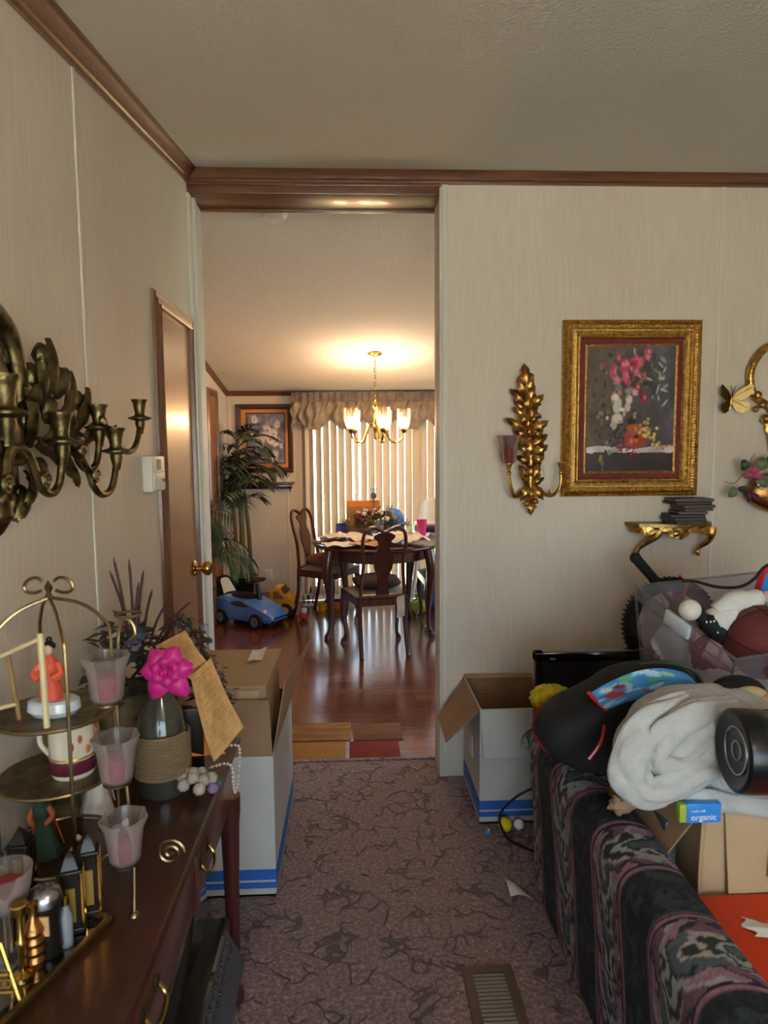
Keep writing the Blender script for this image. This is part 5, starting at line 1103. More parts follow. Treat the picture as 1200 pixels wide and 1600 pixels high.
# ---- grey sweatshirt heaped on top
ht = thing('grey_sweatshirt', 'light grey sweatshirt heaped over the sofa carton', 'clothing', (.86, 1.56, cz1))
def heap(c, rx, ry, rz, seed, amp=.10, zmin=None, fq=1):
    rr = random.Random(seed); a = [rr.random()*6 for _ in range(6)]; c = Vector(c)
    def f(u, v):
        th_ = 2*math.pi*u; ph = math.pi*(v*.985+.0075); d = Vector((math.sin(ph)*math.cos(th_), math.sin(ph)*math.sin(th_), math.cos(ph)))
        w1 = d.x*2.4+d.z*1.6+1.1*math.sin(2*d.y*fq+a[0])+.8*math.sin(3.1*d.z+2*d.x+a[1])
        k_ = 1+amp*(1-abs(math.sin(2.1*w1+a[2])))**1.6*1.4-amp*.5+amp*.55*math.sin(4.3*d.z-3.7*d.x+2.2*d.y+a[3])+amp*.25*math.sin(9*d.x+8*d.y-7*d.z+a[4])
        p = c+Vector((rx*d.x, ry*d.y, rz*d.z))*k_
        if zmin is not None and p.z < zmin: p.z = zmin+.001*math.sin(th_*3)
        return p
    return f
hc = at(1085, 1170, Y=1.555)
HP = [at(x, y, Y=1.53) for x, y in ((1240, 1165), (1235, 1110), (1180, 1082), (1110, 1074), (1058, 1080), (1020, 1092), (988, 1124), (964, 1155), (960, 1200), (970, 1242), (992, 1262), (1020, 1264), (1070, 1258), (1130, 1262), (1235, 1262))]
HA = sorted([(math.atan2(p.z-hc.z, p.x-hc.x) % (2*math.pi), .93*math.hypot(p.x-hc.x, p.z-hc.z)) for p in HP]); HA = [(HA[-1][0]-2*math.pi, HA[-1][1])]+HA+[(HA[0][0]+2*math.pi, HA[0][1])]
def hrad(a):
    for (a0, r0), (a1, r1) in zip(HA, HA[1:]):
        if a0 <= a <= a1: f = (a-a0)/(a1-a0); return r0+(r1-r0)*f
    return HA[0][1]
def hood_surf(u, v):
    a = 2*math.pi*u; ph = math.pi*(.004+.992*v); R = hrad(a % (2*math.pi)); sp = math.sin(ph)**.75
    y = hc.y-.105*math.cos(ph); p = Vector((hc.x+R*sp*math.cos(a), y, hc.z+R*sp*math.sin(a)))
    x, z = p.x-hc.x, p.z-hc.z; rho = math.hypot(x-.015, (z+.03)*1.15); ang = math.atan2(z+.03, x-.015); q = p*5.5
    w1 = 46*rho+1.9*mnoise.noise(q)+1.1*math.sin(2*ang+.6)+.9*math.sin(3.3*ang); k_ = math.sin(ph); hole = math.exp(-((x+.03)**2+(z+.035)**2*2.2)/.0016)
    f1 = abs(math.sin(w1))**.5-.7; f2 = abs(math.sin(30*(z*.8-x*.4)+3*mnoise.noise(q*1.4)))**.6-.65
    p += Vector((x*.35, -.20 if v < .5 else .1, z*.35)).normalized()*k_*((.034+.016*mnoise.noise(q*.7))*f1+.010*f2+.006*mnoise.noise(p*22))
    p.y += .05*hole*(1 if v < .5 else 0)
    if p.z < cz1+.003: p.z = cz1+.003 if p.x > cx0-.01 else max(p.z, .612)
    return p
G().grid(hood_surf, 150, 90).build('body', 'hoodie', ht, 180)
def roll(name, pts, rs, seed=0, n=30):
    """a length of soft sleeve with creases running along and across it"""
    path = smoothpath(pts, 10); R_ = lerp_list(rs, 10); vs = []; fs = []; up = Vector((0, -1, 0))
    for i, p in enumerate(path):
        t_ = (path[min(i+1, len(path)-1)]-path[max(i-1, 0)]).normalized(); sd = t_.cross(up).normalized(); u2 = sd.cross(t_)
        for j in range(n):
            q = 2*math.pi*j/n; nz_ = mnoise.noise(Vector((i*.05+seed, math.cos(q)*.8, math.sin(q)*.8))); k_ = 1+.42*(abs(math.sin(2.0*q+2.2*nz_+i*.035))**.55-.7)+.16*nz_+.07*math.sin(i*.45+3*q+seed)
            vs.append(p+R_[i]*k_*(math.cos(q)*sd+.62*math.sin(q)*u2))
    m = len(path)
    for i in range(m-1):
        for j in range(n): fs.append((i*n+j, i*n+(j+1) % n, (i+1)*n+(j+1) % n, (i+1)*n+j))
    fs += [tuple(range(n))[::-1], tuple(range((m-1)*n, m*n))]
    return G().add(vs, fs).build(name, 'hoodie', ht, 180)
roll('sleeve', [at(x, y, Y=yy) for x, y, yy in ((1075, 1095, 1.52), (1020, 1120, 1.485), (990, 1165, 1.46), (985, 1212, 1.445), (1010, 1238, 1.44), (1052, 1228, 1.445), (1100, 1205, 1.46), (1150, 1195, 1.50))], [.022, .038, .044, .042, .036, .034, .034, .022], 1)
roll('sleeve', [at(x, y, Y=yy) for x, y, yy in ((1150, 1098, 1.52), (1085, 1118, 1.475), (1040, 1150, 1.455), (1030, 1185, 1.45), (1060, 1195, 1.455), (1105, 1170, 1.47), (1150, 1160, 1.50))], [.020, .036, .036, .030, .026, .026, .018], 4)
roll('hem', [at(x, y, Y=yy) for x, y, yy in ((1055, 1252, 1.462), (1100, 1248, 1.458), (1150, 1254, 1.455), (1225, 1262, 1.455))], [.016, .026, .026, .022], 7)
# small blue carton with lettering
bp = at(1090, 1250, Y=1.455); t = thing('organic_food_carton', 'small blue food carton reading organic under the sweatshirt', 'box', (bp.x, 1.436, cz1))
bw2 = .040
G().box(bp.x-bw2, bp.x+bw2, 1.425, 1.447, cz1+.001, cz1+.046, b=.001).build('carton', 'toy_blue', t)
G().box(bp.x-bw2-.016, bp.x-bw2, 1.426, 1.447, cz1+.002, cz1+.044, b=.001).build('side_panel', 'lime', t)
def text(name, s, size, M, m, parent, ext=.0004):
    cu = bpy.data.curves.new(name, 'FONT'); cu.body = s; cu.size = size; cu.extrude = ext; cu.align_x = 'LEFT'
    o = bpy.data.objects.new(name, cu); link(o); dg = bpy.context.evaluated_depsgraph_get(); me = bpy.data.meshes.new_from_object(o.evaluated_get(dg)); bpy.data.objects.remove(o)
    inv = chain(parent).inverted(); me.transform(inv @ M); me.materials.clear(); me.materials.append(MATS[m]); o = bpy.data.objects.new(name, me); link(o); o.parent = parent; return o
TM = lambda x, y, z: basis((x, y, z), (1, 0, 0), (0, 0, 1), (0, -1, 0))
text('lettering', 'organic', .020, TM(bp.x-.030, 1.4245, cz1+.008), 'paper_white', t); text('lettering', 'made with', .008, TM(bp.x-.030, 1.4245, cz1+.027), 'paper_white', t)
# ---- black and silver canister lying on the sweatshirt
c0 = at(1143, 1172, Y=1.37); ax = Vector((1, -.10, -.04)).normalized(); s_, _, u_ = frame_of(ax); Mx = basis(c0+Vector((0, 0, .0)), s_, u_, ax)
t = thing('metal_canister', 'black-capped grey metal canister lying on the sweatshirt', 'canister', c0+ax*.12-Vector((0, 0, .09)))
G().lathe([(.001, .012), (.055, .010), (.080, .0), (.088, .004), (.090, .014), (.090, .040), (.001, .040)], 36, Mx).build('end_cap', 'black_plastic', t)
G().lathe([(.001, .041), (.088, .041), (.0895, .05), (.0895, .065), (.0880, .068), (.0880, .25), (.001, .25)], 36, Mx).build('body', 'gunmetal', t)
G().tube([Mx @ Vector((.050*math.cos(q*.2244), .050*math.sin(q*.2244), .0095)) for q in range(28)], .003, 6, closed=True).build('ring', 'silver', t); G().tube([Mx @ Vector((.020*math.cos(q*.45), .020*math.sin(q*.45), .0105)) for q in range(14)], .0025, 6, closed=True).build('ring', 'grey_plastic', t)
G().grid(lambda u, v: Mx @ Vector((.0892*math.cos(1.2+1.7*u), .0892*math.sin(1.2+1.7*u), .085+.12*v)), 12, 4, .001).build('label', 'dark_grey', t)
for i in range(3): G().lathe([(.0882, .075+i*.006), (.0892, .077+i*.006), (.0882, .079+i*.006)], 36, Mx).build('groove_ring', 'silver', t)
# ---- orange shoe carton
ox0, ox1, oy0, oy1, oz = .785, 1.12, 1.02, 1.455, .478
t = thing('orange_box', 'bright orange-red flat lidded box on the sofa seat', 'box', ((ox0+ox1)/2, (oy0+oy1)/2, ZS))
G().box(ox0+.004, ox1-.004, oy0+.004, oy1-.004, ZS, oz-.006).build('tray', 'orange_box', t)
G().box(ox0, ox1, oy0, oy1, oz-.045, oz, b=.0025).build('lid', 'orange_box', t)
p = at(1193, 1452, Z=oz); tag(G().grid(lambda u, v: (p.x-.035+.10*u+.012*math.sin(9*v), p.y-.025+.06*v-.02*u, oz+.002+.006*math.sin(4*u)*math.sin(5*v)+.003), 8, 8, .0008).build('torn_paper', 'paper_white'), 'torn white paper on the orange box', 'paper')
# ---- grey binder between carton and sofa back
t = thing('grey_storage_case', 'grey plastic case standing between carton and sofa back', 'case', (.78, 1.68, ZS)); G().box(.764, .796, 1.56, 1.86, ZS, .60, b=.006).build('case', 'dark_grey', t); G().box(.7605, .7645, 1.60, 1.82, .44, .56, b=.001).build('side_panel', 'grey_plastic', t)
# torn foam scrap
p = Vector((.665, 1.60, HB)); tag(G().ell(p+Vector((0, 0, .026)), .035, .02, .022, 14, 8, f=lambda d: 1+.25*math.sin(9*d.x+4*d.z)+.15*math.sin(17*d.y+3*d.x)).build('torn_cardboard', 'cardboard'), 'torn scrap of cardboard on the sofa back', 'scrap')
# ---- backpack lying on the sofa back
YBK = 1.79
t = thing('kids_backpack', 'black children\'s backpack with blue printed pocket and red piping', 'backpack', (.66, YBK, HB))
OP = [(843, 1155), (848, 1125), (872, 1100), (918, 1080), (955, 1056), (995, 1042), (1040, 1040), (1075, 1050), (1094, 1072), (1076, 1088), (1025, 1092), (985, 1108), (958, 1135), (945, 1170), (928, 1198), (893, 1196), (862, 1180)]
ol = [Vector((at(x, y, Y=YBK).x, 0, at(x, y, Y=YBK).z)) for x, y in OP]; ol = smoothpath(ol+[ol[0]], 3)[:-1]; cn = sum(ol, Vector())/len(ol)
def ring(sc_, y): return [Vector((cn.x+(p.x-cn.x)*sc_, y, cn.z+(p.z-cn.z)*sc_)) for p in ol]
g = G(); loft(g, [ring(.06, YBK-.088), ring(.22, YBK-.088), ring(.38, YBK-.087), ring(.54, YBK-.085), ring(.68, YBK-.081), ring(.80, YBK-.074), ring(.91, YBK-.060), ring(.97, YBK-.04), ring(1.0, YBK-.015), ring(1.0, YBK+.02), ring(1.0, YBK+.05), ring(.92, YBK+.085), ring(.8, YBK+.095), ring(.4, YBK+.1)]); crumple(g, .006, 9, 2, .010); g.build('bag', 'black_matte', t, 70)
top = smoothpath([Vector((at(x, y, Y=YBK-.07).x, 0, at(x, y, Y=YBK-.07).z)) for x, y in ((921, 1083), (955, 1062), (990, 1047), (1030, 1042), (1068, 1050), (1085, 1064))], 6); bot = smoothpath([Vector((at(x, y, Y=YBK-.07).x, 0, at(x, y, Y=YBK-.07).z)) for x, y in ((950, 1114), (978, 1102), (1010, 1088), (1044, 1076), (1070, 1070), (1086, 1070))], 6)
def band(u, v): k_ = u*(len(top)-1); i = min(int(k_), len(top)-2); a = top[i].lerp(top[i+1], k_-i); b = bot[i].lerp(bot[i+1], k_-i); p = b.lerp(a, v); return (p.x, YBK-.070-.018*math.sin(math.pi*v)-.012*math.sin(math.pi*u), p.z)
def paint_band(u, v):
    c = np.ones(u.shape+(3,))*H('3f8ccf'); c = c*(.85+.3*vnoise(u, v, 9, 3)[..., None]); r = random.Random(9)
    for i in range(16): c = blob(c, u, v, r.random()*.6, .3+.7*r.random(), .03+.03*r.random(), .08+.07*r.random(), r.choice(['9fd0ee', '7ec2a0', '4a9a6a', 'cfe0d8', '2f6fb4', '8fc8e8']), r.random()*3)
    for x, y, s, col in ((.16, .62, .075, 'a83038'), (.22, .78, .05, '8c2430'), (.12, .85, .05, 'c8d8c0'), (.40, .38, .035, 'b83a44'), (.30, .9, .06, '5fae74'), (.62, .8, .06, 'a8c890'), (.75, .7, .05, '5a98b8')): c = blob(c, u, v, x, y, s, s*2, col, .4, .3, 5, .2)
    return c
painted('printed_pocket', band, 80, 24, paint_band, 'print_matte', t, .004)
for pts in ([(919, 1082), (932, 1096), (947, 1109)], [(1000, 1100), (1035, 1080), (1056, 1072)], [(944, 1132), (938, 1160), (920, 1186)]):
    G().tube(smoothpath([at(x, y, Y=YBK-.082) for x, y in pts], 4), .0055, 8).build('piping', 'toy_red', t)
G().tube(smoothpath([at(x, y, Y=YBK+.02) for x, y in ((1000, 1040), (1050, 1036), (1085, 1050), (1100, 1078))], 5), .014, 8, flat=.5).build('strap', 'leaf_teal', t)
# plush toy and picture book beside the bag
p = Vector((.615, 1.97, HB)); t = thing('plush_toy', 'fuzzy red and yellow plush toy behind the black backpack', 'plush toy', p)
fz = lambda d: 1+.05*math.sin(31*d.x+17*d.z)+.04*math.sin(41*d.y+29*d.x)
G().ell(p+Vector((-.01, -.005, .085)), .066, .05, .088, 28, 18, f=fz).build('body', 'plush_red', t, 80); G().ell(p+Vector((-.012, .02, .160)), .068, .045, .042, 28, 18, f=fz).build('mane', 'plush_yellow', t, 80); G().ell(p+Vector((.19, 0, .10)), .12, .06, .10, 28, 18, f=fz).build('tail', 'plush_red', t, 80); G().ell(p+Vector((.19, -.03, .185)), .09, .05, .035, 28, 18, f=fz).build('mane', 'plush_yellow', t, 80)
p = at(962, 1140, Y=1.60); t = thing('paperback_book', 'small yellow paperback tucked beside the backpack', 'book', (.70, 1.665, HB)); Mx = T(.70, 1.665, HB+.004, .5, 0, .12)
G().box(-.010, .010, -.035, .035, .0, .125, Mx).build('pages', 'paper', t); G().box(-.0125, -.010, -.037, .037, -.002, .128, Mx).box(.010, .0125, -.037, .037, -.002, .128, Mx).box(-.0125, .0125, -.039, -.037, -.002, .128, Mx).build('cover', 'gold_paint', t)
# ---- cartons standing between sofa and wall (they carry the television, bin and bicycle)
def closed_box(name, label, x0, x1, y0, y1, z0, z1, m='cardboard'):
    t = thing(name, label, 'box', ((x0+x1)/2, (y0+y1)/2, z0)); G().box(x0, x1, y0, y1, z0+.0005, z1, b=.002).build('carton', m, t); G().box((x0+x1)/2-.025, (x0+x1)/2+.025, y0-.0012, y1+.001, z1-.06, z1+.001).build('tape', 'paper_tan', t); return t
closed_box('storage_carton', 'low brown carton behind the sofa under the television', 0.80, 1.36, 2.26, 2.55, 0, .33)
closed_box('storage_carton', 'tall brown carton against the wall under the bicycle wheel', .96, 1.62, 2.62, 2.95, 0, at(1046, 975, Y=2.78).z-.172-.035)
closed_box('storage_carton', 'brown carton on the sofa under the clear bin', .99, 1.46, 1.83, 2.005, ZS, .60)
# ---- television
ty = 2.42; tl = at(837, 1021, Y=ty); tx0, tx1 = tl.x, tl.x+.72; tz1_ = tl.z; tz0_ = .375
t = thing('television', 'black flat television standing behind the sofa', 'television', ((tx0+tx1)/2, ty+.03, .33))
g = G(); bz_ = .035
for a in ((tx0, tx1, tz1_-bz_, tz1_), (tx0, tx1, tz0_, tz0_+.06), (tx0, tx0+bz_, tz0_, tz1_), (tx1-bz_, tx1, tz0_, tz1_)): g.box(a[0], a[1], ty, ty+.045, a[2], a[3], b=.004)
g.build('bezel', 'black_gloss', t); G().box(tx0+.03, tx1-.03, ty+.010, ty+.03, tz0_+.05, tz1_-.03).build('screen', 'black_plastic', t); G().box(tx0+.06, tx1-.06, ty+.04, ty+.085, tz0_+.06, tz1_-.06, b=.015).build('rear_housing', 'black_plastic', t)
G().box(tx0+.26, tx1-.26, ty-.0, ty+.05, .345, .38).build('neck', 'black_plastic', t); G().box(tx0+.16, tx1-.16, ty-.08, ty+.13, .331, .347, b=.004).build('base', 'black_gloss', t)
G().box(tx0+.055, tx0+.075, ty-.001, ty+.001, tz1_-.026, tz1_-.019).build('badge', 'grey_plastic', t)
# ---- clear storage bin, tilted, full of toys
B0 = at(993, 916, Y=2.22); B1 = at(1150, 1031, Y=1.80); ey = (B0-B1); Lb = ey.length; ey.normalize(); ex = Vector((1, .16, 0)); ex = (ex-ey*ex.dot(ey)).normalized(); ez = ex.cross(ey)
MB_ = basis(B1, ex, ey, ez); Wb = .62; Db = .31
t = thing('clear_storage_bin', 'clear plastic storage bin of toys with a grey latch', 'storage bin', MB_ @ Vector((Wb/2, Lb/2, -Db)))
def bring(i, z): return [(i, i, z), (Wb-i, i, z), (Wb-i, Lb-i, z), (i, Lb-i, z)]
g = G(); loft(g, [bring(.055, -Db), bring(.02, -.05), bring(.005, -.045), bring(.0, 0), bring(.006, 0), bring(.024, -.04), bring(.059, -Db+.004)], MB_); g.build('tub', 'bin_plastic', t, 20)
g = G()
for i in range(4): g.box(.004, .014, .06+i*Lb*.24, .066+i*Lb*.24, -.045, -.004, MB_)
g.build('rim_ribs', 'bin_plastic', t); G().box(-.008, .006, Lb*.40, Lb*.64, -.045, .002, MB_, b=.003).build('latch', 'ceramic_white', t)
for q in ([(0, 0, .001), (0, Lb, .001)], [(0, 0, .001), (Wb, 0, .001)], [(0, Lb, .001), (Wb, Lb, .001)], [(.0, .0, -.005), (.055, .055, -Db)], [(.0, Lb, -.005), (.055, Lb-.055, -Db)]): G().tube([MB_ @ Vector(p) for p in q], .004, 6).build('rim_edge', 'clear_glass', t)
inb = lambda x, y, z: MB_ @ Vector((x, y, z))
# contents
def soft(name, label, c, rx, ry, rz, m, seed, cat='plush toy', amp=.1): return tag(G().grid(heap(c, rx, ry, rz, seed, amp), 40, 24).build(name, m, None, 180), label, cat)
soft('cloth_bundle', 'cream cloth bundle low in the clear bin', inb(.135, Lb*.70, -.18), .10, .09, .10, 'white_cloth', 11, 'cloth')
soft('cloth_bundle', 'rumpled beige cloth at the bottom of the clear bin', inb(.16, Lb*.32, -.21), .11, .1, .08, 'white_cloth', 12, 'cloth')
t = thing('photo_card', 'white printed card against the side of the clear bin', 'card', inb(.06, Lb*.5, -.25)); Mx = MB_ @ T(.072, Lb*.50, -.19, math.pi/2, 0, .35)
G().box(-.05, .05, -.001, .001, -.03, .05, Mx).build('card', 'paper_white', t); G().box(-.03, .02, -.0018, -.001, -.015, .03, Mx).build('picture', 'dark_grey', t)
c = at(1190, 1003, Y=1.97); t = thing('basketball', 'maroon rubber basketball on top of the clear bin', 'ball', c-Vector((0, 0, .115))); rb = .113
G().ball(c, rb, 32, 20).build('ball', 'basketball', t)
for n_ in (Vector((1, 0, .2)), Vector((.1, 1, .3)), Vector((.2, -.2, 1))):
    s_, d_, u_ = frame_of(n_); G().tube([c+(s_*math.cos(a)+u_*math.sin(a))*(rb+.0002) for a in [i*math.pi/20 for i in range(40)]], .0018, 5, closed=True).build('seam', 'black_matte', t)
# rag doll
c = inb(.20, Lb*.62, -.03); t = thing('rag_doll', 'white rag doll with polka-dot scarf lying in the clear bin', 'doll', c)
hd_ = at(1078, 953, Y=2.02)
G().ell(hd_, .034, .032, .033, 18, 12).build('head', 'flower_white', t)
G().tube(smoothpath([hd_+Vector((.02, 0, -.01)), hd_+Vector((.05, -.005, -.035)), hd_+Vector((.085, -.01, -.06)), hd_+Vector((.12, -.01, -.085))], 4), [.02, .032, .036, .03], 12).build('scarf', 'black_matte', t)
G().ell(hd_+Vector((.12, .0, -.035)), .07, .05, .055, 20, 12, f=lambda d: 1+.06*math.sin(9*d.x+5*d.z)).build('body', 'white_cloth', t)
G().tube(smoothpath([hd_+Vector((.09, 0, -.01)), hd_+Vector((.13, -.005, .022)), hd_+Vector((.18, -.005, .028)), hd_+Vector((.225, 0, .035))], 4), [.03, .034, .03, .024], 12).build('arm', 'white_cloth', t)
G().ell(hd_+Vector((.245, 0, .035)), .026, .022, .022, 14, 8).build('hand', 'pink_skin', t); G().tube([hd_+Vector((.16, -.045, -.06)), hd_+Vector((.18, -.05, -.01)), hd_+Vector((.20, -.045, .0))], .008, 6).build('strap', 'black_matte', t)
for i in range(7): G().ball(hd_+Vector((.035+.012*i, -.036-.002*(i % 2), -.03-.011*i+.012*(i % 3))), .0035, 6, 4).build('dot', 'paper_white', t)
# pink baby doll with foot up at the front
f = at(1180, 1062, Y=1.86); t = thing('pink_doll', 'pink baby doll pressed against the front of the clear bin', 'doll', inb(.2, .12, -.2))
G().tube(smoothpath([inb(.10, .20, -.10), inb(.16, .12, -.12), inb(.22, .08, -.14)], 4), [.04, .036, .028], 12).build('leg', 'pink_skin', t); G().ell(inb(.25, .075, -.145), .035, .02, .022, 14, 8).build('foot', 'pink_skin', t)
for i in range(4): G().ball(inb(.282, .068+.004*i, -.16+.011*i), .007, 8, 6).build('toe', 'pink_skin', t)
G().ell(inb(.12, .2, -.13), .06, .05, .07, 18, 10, f=lambda d: 1+.06*math.sin(8*d.x+6*d.z)).build('dress', 'oil_red', t); G().ell(inb(.10, .26, -.08), .035, .035, .038, 16, 10).build('head', 'pink_skin', t)
# green block and blue-red toy
c = at(1196, 948, Y=2.05); t = thing('green_toy_box', 'green plastic toy crate at the back of the clear bin', 'toy', c-Vector((0, 0, .05))); G().box(c.x-.03, c.x+.12, c.y-.05, c.y+.05, c.z-.07, c.z+.03, b=.006).build('crate', 'toy_green', t); G().quad((c.x-.02, c.y-.0515, c.z-.03), (c.x-.005, c.y-.0515, c.z-.045), (c.x+.01, c.y-.0515, c.z-.03), (c.x-.005, c.y-.0515, c.z-.005), .0005).build('emblem', 'paper_white', t)
c = at(1199, 905, Y=2.10); t = thing('blue_toy_board', 'blue toy board with red rim leaning over the bin', 'toy', c-Vector((0, 0, .05))); Mx = T(c.x+.07, c.y+.03, c.z-.02, .2, .3)
G().box(-.09, .09, -.008, .008, -.07, .05, Mx, b=.004).build('board', 'toy_blue', t); G().box(-.095, .095, -.01, .01, .045, .062, Mx, b=.004).build('rim', 'toy_red', t); G().box(-.097, -.085, -.01, .01, -.07, .05, Mx, b=.003).build('side_rim', 'toy_red', t)
# black cap and tan slipper in front of the bin
c = at(1152, 1072, Y=1.765); t = thing('black_hat', 'black brimmed hat lying before the clear bin', 'hat', (c.x, 1.765, .80)); G().ell((c.x, 1.765, c.z-.03), .085, .05, .060, 22, 12).build('crown', 'black_matte', t); G().ell((c.x+.06, 1.73, c.z-.055), .07, .05, .012, 18, 8).build('brim', 'black_matte', t)
c = at(1172, 1085, Y=1.70); t = thing('tan_slipper', 'pale tan slipper sole sticking up beside the black hat', 'slipper', (c.x, 1.70, c.z-.03)); G().ell((c.x, 1.70, c.z), .045, .02, .022, 18, 10).build('sole', 'bamboo', t); G().ell((c.x+.03, 1.705, c.z-.012), .06, .03, .02, 18, 10).build('upper', 'cardboard_light', t)
# ---- child's bicycle leaning on the wall
wc = at(1046, 975, Y=2.78); Rw = .172
t = thing('kids_bicycle', 'black child\'s bicycle front wheel and handlebar against the wall', 'bicycle', (wc.x, 2.78, wc.z-Rw-.034)); 
G().tube([wc+Vector((Rw*math.cos(a), 0, Rw*math.sin(a))) for a in [i*math.pi/24 for i in range(48)]], .030, 12, closed=True).build('tyre', 'rubber', t)
g = G()
for i in range(60):
    a = i*math.pi/30; g.box(-.003, .003, -.022, .022, Rw+.018, Rw+.033, Matrix.Translation(wc) @ Matrix.Rotation(a, 4, 'Y'))
g.build('tread', 'rubber', t)['kind'] = 'stuff'
G().tube([wc+Vector(((Rw-.022)*math.cos(a), 0, (Rw-.022)*math.sin(a))) for a in [i*math.pi/20 for i in range(40)]], .007, 6, closed=True).build('rim', 'silver', t)
for i in range(10): a = i*math.pi/5; G().tube([wc, wc+Vector(((Rw-.02)*math.cos(a), 0, (Rw-.02)*math.sin(a)))], .0015, 5).build('spoke', 'silver', t)
G().tube([wc+Vector((0, -.03, 0)), wc+Vector((0, .03, 0))], .014, 10).build('hub', 'silver', t)
h0 = at(993, 872, Y=2.74); h1 = at(1028, 912, Y=2.74); hv = (h1-h0).normalized(); st_ = h1+hv*.14
for s in (-1, 1): G().tube(smoothpath([wc+Vector((0, s*.032, 0)), wc+Vector((.06, s*.034, .20)), Vector((st_.x, 2.78+s*.012, st_.z-.05))], 4), .009, 8).build('fork', 'toy_red', t)
G().tube([h0, h1], [.022, .020], 12).ball(h0, .024, 12, 8).build('grip', 'rubber', t); G().tube(smoothpath([h1, st_, st_+Vector((.10, .02, .02))], 4), .010, 8).build('handlebar', 'black_plastic', t)
G().tube([Vector((st_.x, 2.78, st_.z-.06)), Vector((st_.x, 2.76, st_.z+.01))], .016, 10).build('stem', 'black_plastic', t)
tag(G().tube(smoothpath([at(1066, 908, Y=2.20), at(1085, 908, Y=2.18), at(1120, 917, Y=2.12), at(1155, 917, Y=2.08), at(1178, 905, Y=2.06), at(1192, 888, Y=2.06), at(1206, 880, Y=2.06)], 5), .005, 8).build('black_cable', 'rubber'), 'black cable draped over the rim of the clear bin', 'cord')
# ================================================================== LIVING ROOM: left wall
V = lambda px, py, out=0.0: at(px, py, X=XL+out)
def leaf4(g, a, b, w, lift, nrm=Vector((1, 0, 0)), n=8):
    a, b = Vector(a), Vector(b); d = b-a; L = d.length; d.normalize(); sd = d.cross(nrm).normalized()
    def f(u, v):
        ww = w*(math.sin(math.pi*min(1, .14+.86*v))**.8)*(1+.14*math.sin(v*19)); s = 2*u-1
        return a+d*L*v+sd*ww*s+nrm*(lift*math.sin(math.pi*(.15+.75*v))+.4*w*(1-s*s)-.1*w*abs(math.sin(6*s)))
    g.grid(f, 6, n, .005); return g
YC = 1.24
t = thing('brass_wall_candelabra', 'large antique brass candelabra with curved arms on the left wall', 'candle sconce', (XL, YC, 1.40))
def both(fn):
    for s in (1, -1): fn(lambda v: Vector((v.x, YC+s*(v.y-YC), v.z)))
def cup_at(m, c, parent, k=1.0):
    c = m(Vector(c)); return G().lathe([(.001, -.050*k), (.008*k, -.050*k), (.011*k, -.036*k), (.015*k, -.018*k), (.014*k, -.010*k), (.034*k, -.004*k), (.035*k, .0), (.017*k, .006*k), (.014*k, .012*k), (.018*k, .034*k), (.019*k, .044*k), (.024*k, .052*k), (.024*k, .056*k), (.014*k, .056*k), (.013*k, .03*k), (.001, .03*k)], 18, c=c).build('candle_cup', 'antique_brass', parent)
arms = [((219, 664), .10, [(214, 690), (206, 704), (194, 704), (178, 690), (165, 668), (160, 655)], .10, .9),
        ((182, 717), .13, [(178, 750), (171, 768), (158, 772), (146, 758), (138, 735), (125, 715)], .11, .95),
        ((155, 680), .085, [(153, 712), (148, 728), (136, 734), (124, 722), (116, 700), (100, 690)], .07, .95),
        ((97, 704), .105, [(95, 742), (90, 762), (80, 771), (68, 766), (58, 745), (48, 718), (36, 702), (20, 704), (10, 722)], .08, 1.0)]
def mk(m):
    for (cx_, cy_), o, path, oe, k in arms:
        P = [V(cx_, cy_, o)]+[V(x, y, o+(oe-o)*i/len(path)) for i, (x, y) in enumerate(path)]+[V(path[-1][0]-15, path[-1][1]-10, .03)]
        a = G().tube(smoothpath([m(p) for p in P], 5), lerp_list([.008]*3+[.0085]*(len(P)-3), 5), 8).build('arm', 'antique_brass', t)
        c = V(cx_, cy_, o); cup_at(m, c+Vector((0, 0, .02)), a, k)
        e = m(V(path[3][0]+4, path[3][1]-14, o)); G().tube([e+Vector((0, .018*(1-i/26)*math.cos(i*.5), .018*(1-i/26)*math.sin(i*.5))) for i in range(22)], .0045, 6).build('scroll', 'antique_brass', a)
    LV = [((60, 620), (64, 528), .034), ((70, 620), (92, 575), .032), ((40, 640), (50, 560), .034), ((85, 660), (100, 580), .03), ((100, 680), (128, 606), .030), ((110, 700), (150, 640), .028), ((60, 700), (80, 640), .034), ((45, 690), (110, 740), .03), ((80, 720), (112, 760), .026), ((30, 720), (60, 770), .032), ((30, 700), (30, 600), .035), ((20, 640), (45, 600), .03), ((70, 680), (130, 690), .026), ((20, 760), (12, 815), .03), ((30, 740), (28, 790), .026)]
    for i, (a, b, w_) in enumerate(LV): leaf4(G(), m(V(*a, .025)), m(V(*b, .025+.015*(i % 3))), w_*.8, .03).build('leaf', 'antique_brass', t, 55)
    for i, (x, y, r_) in enumerate(((65, 555, .022), (95, 590, .020), (120, 625, .020), (50, 590, .026), (75, 640, .026), (40, 660, .03), (85, 690, .022), (60, 735, .024), (105, 655, .022), (20, 790, .022))): G().ell(m(V(x, y, .04)), r_*.8, r_, r_*1.1, 12, 8, f=lambda d: 1+.12*math.sin(9*d.y+5*d.z)).build('boss', 'antique_brass', t)
both(mk)
G().tube(smoothpath([(XL+.03, YC+y, z) for y, z in ((-.14, 1.62), (-.135, 1.70), (-.10, 1.77), (0, 1.805), (.10, 1.77), (.135, 1.70), (.14, 1.62))], 5), .020, 10).build('arch', 'antique_brass', t)
for s in (-1, 1): G().tube([(XL+.03, YC+s*(.05+.045*(1-i/30)*math.cos(i*.45)), 1.70+.045*(1-i/30)*math.sin(i*.45)) for i in range(26)], .009, 8).build('scroll', 'antique_brass', t)
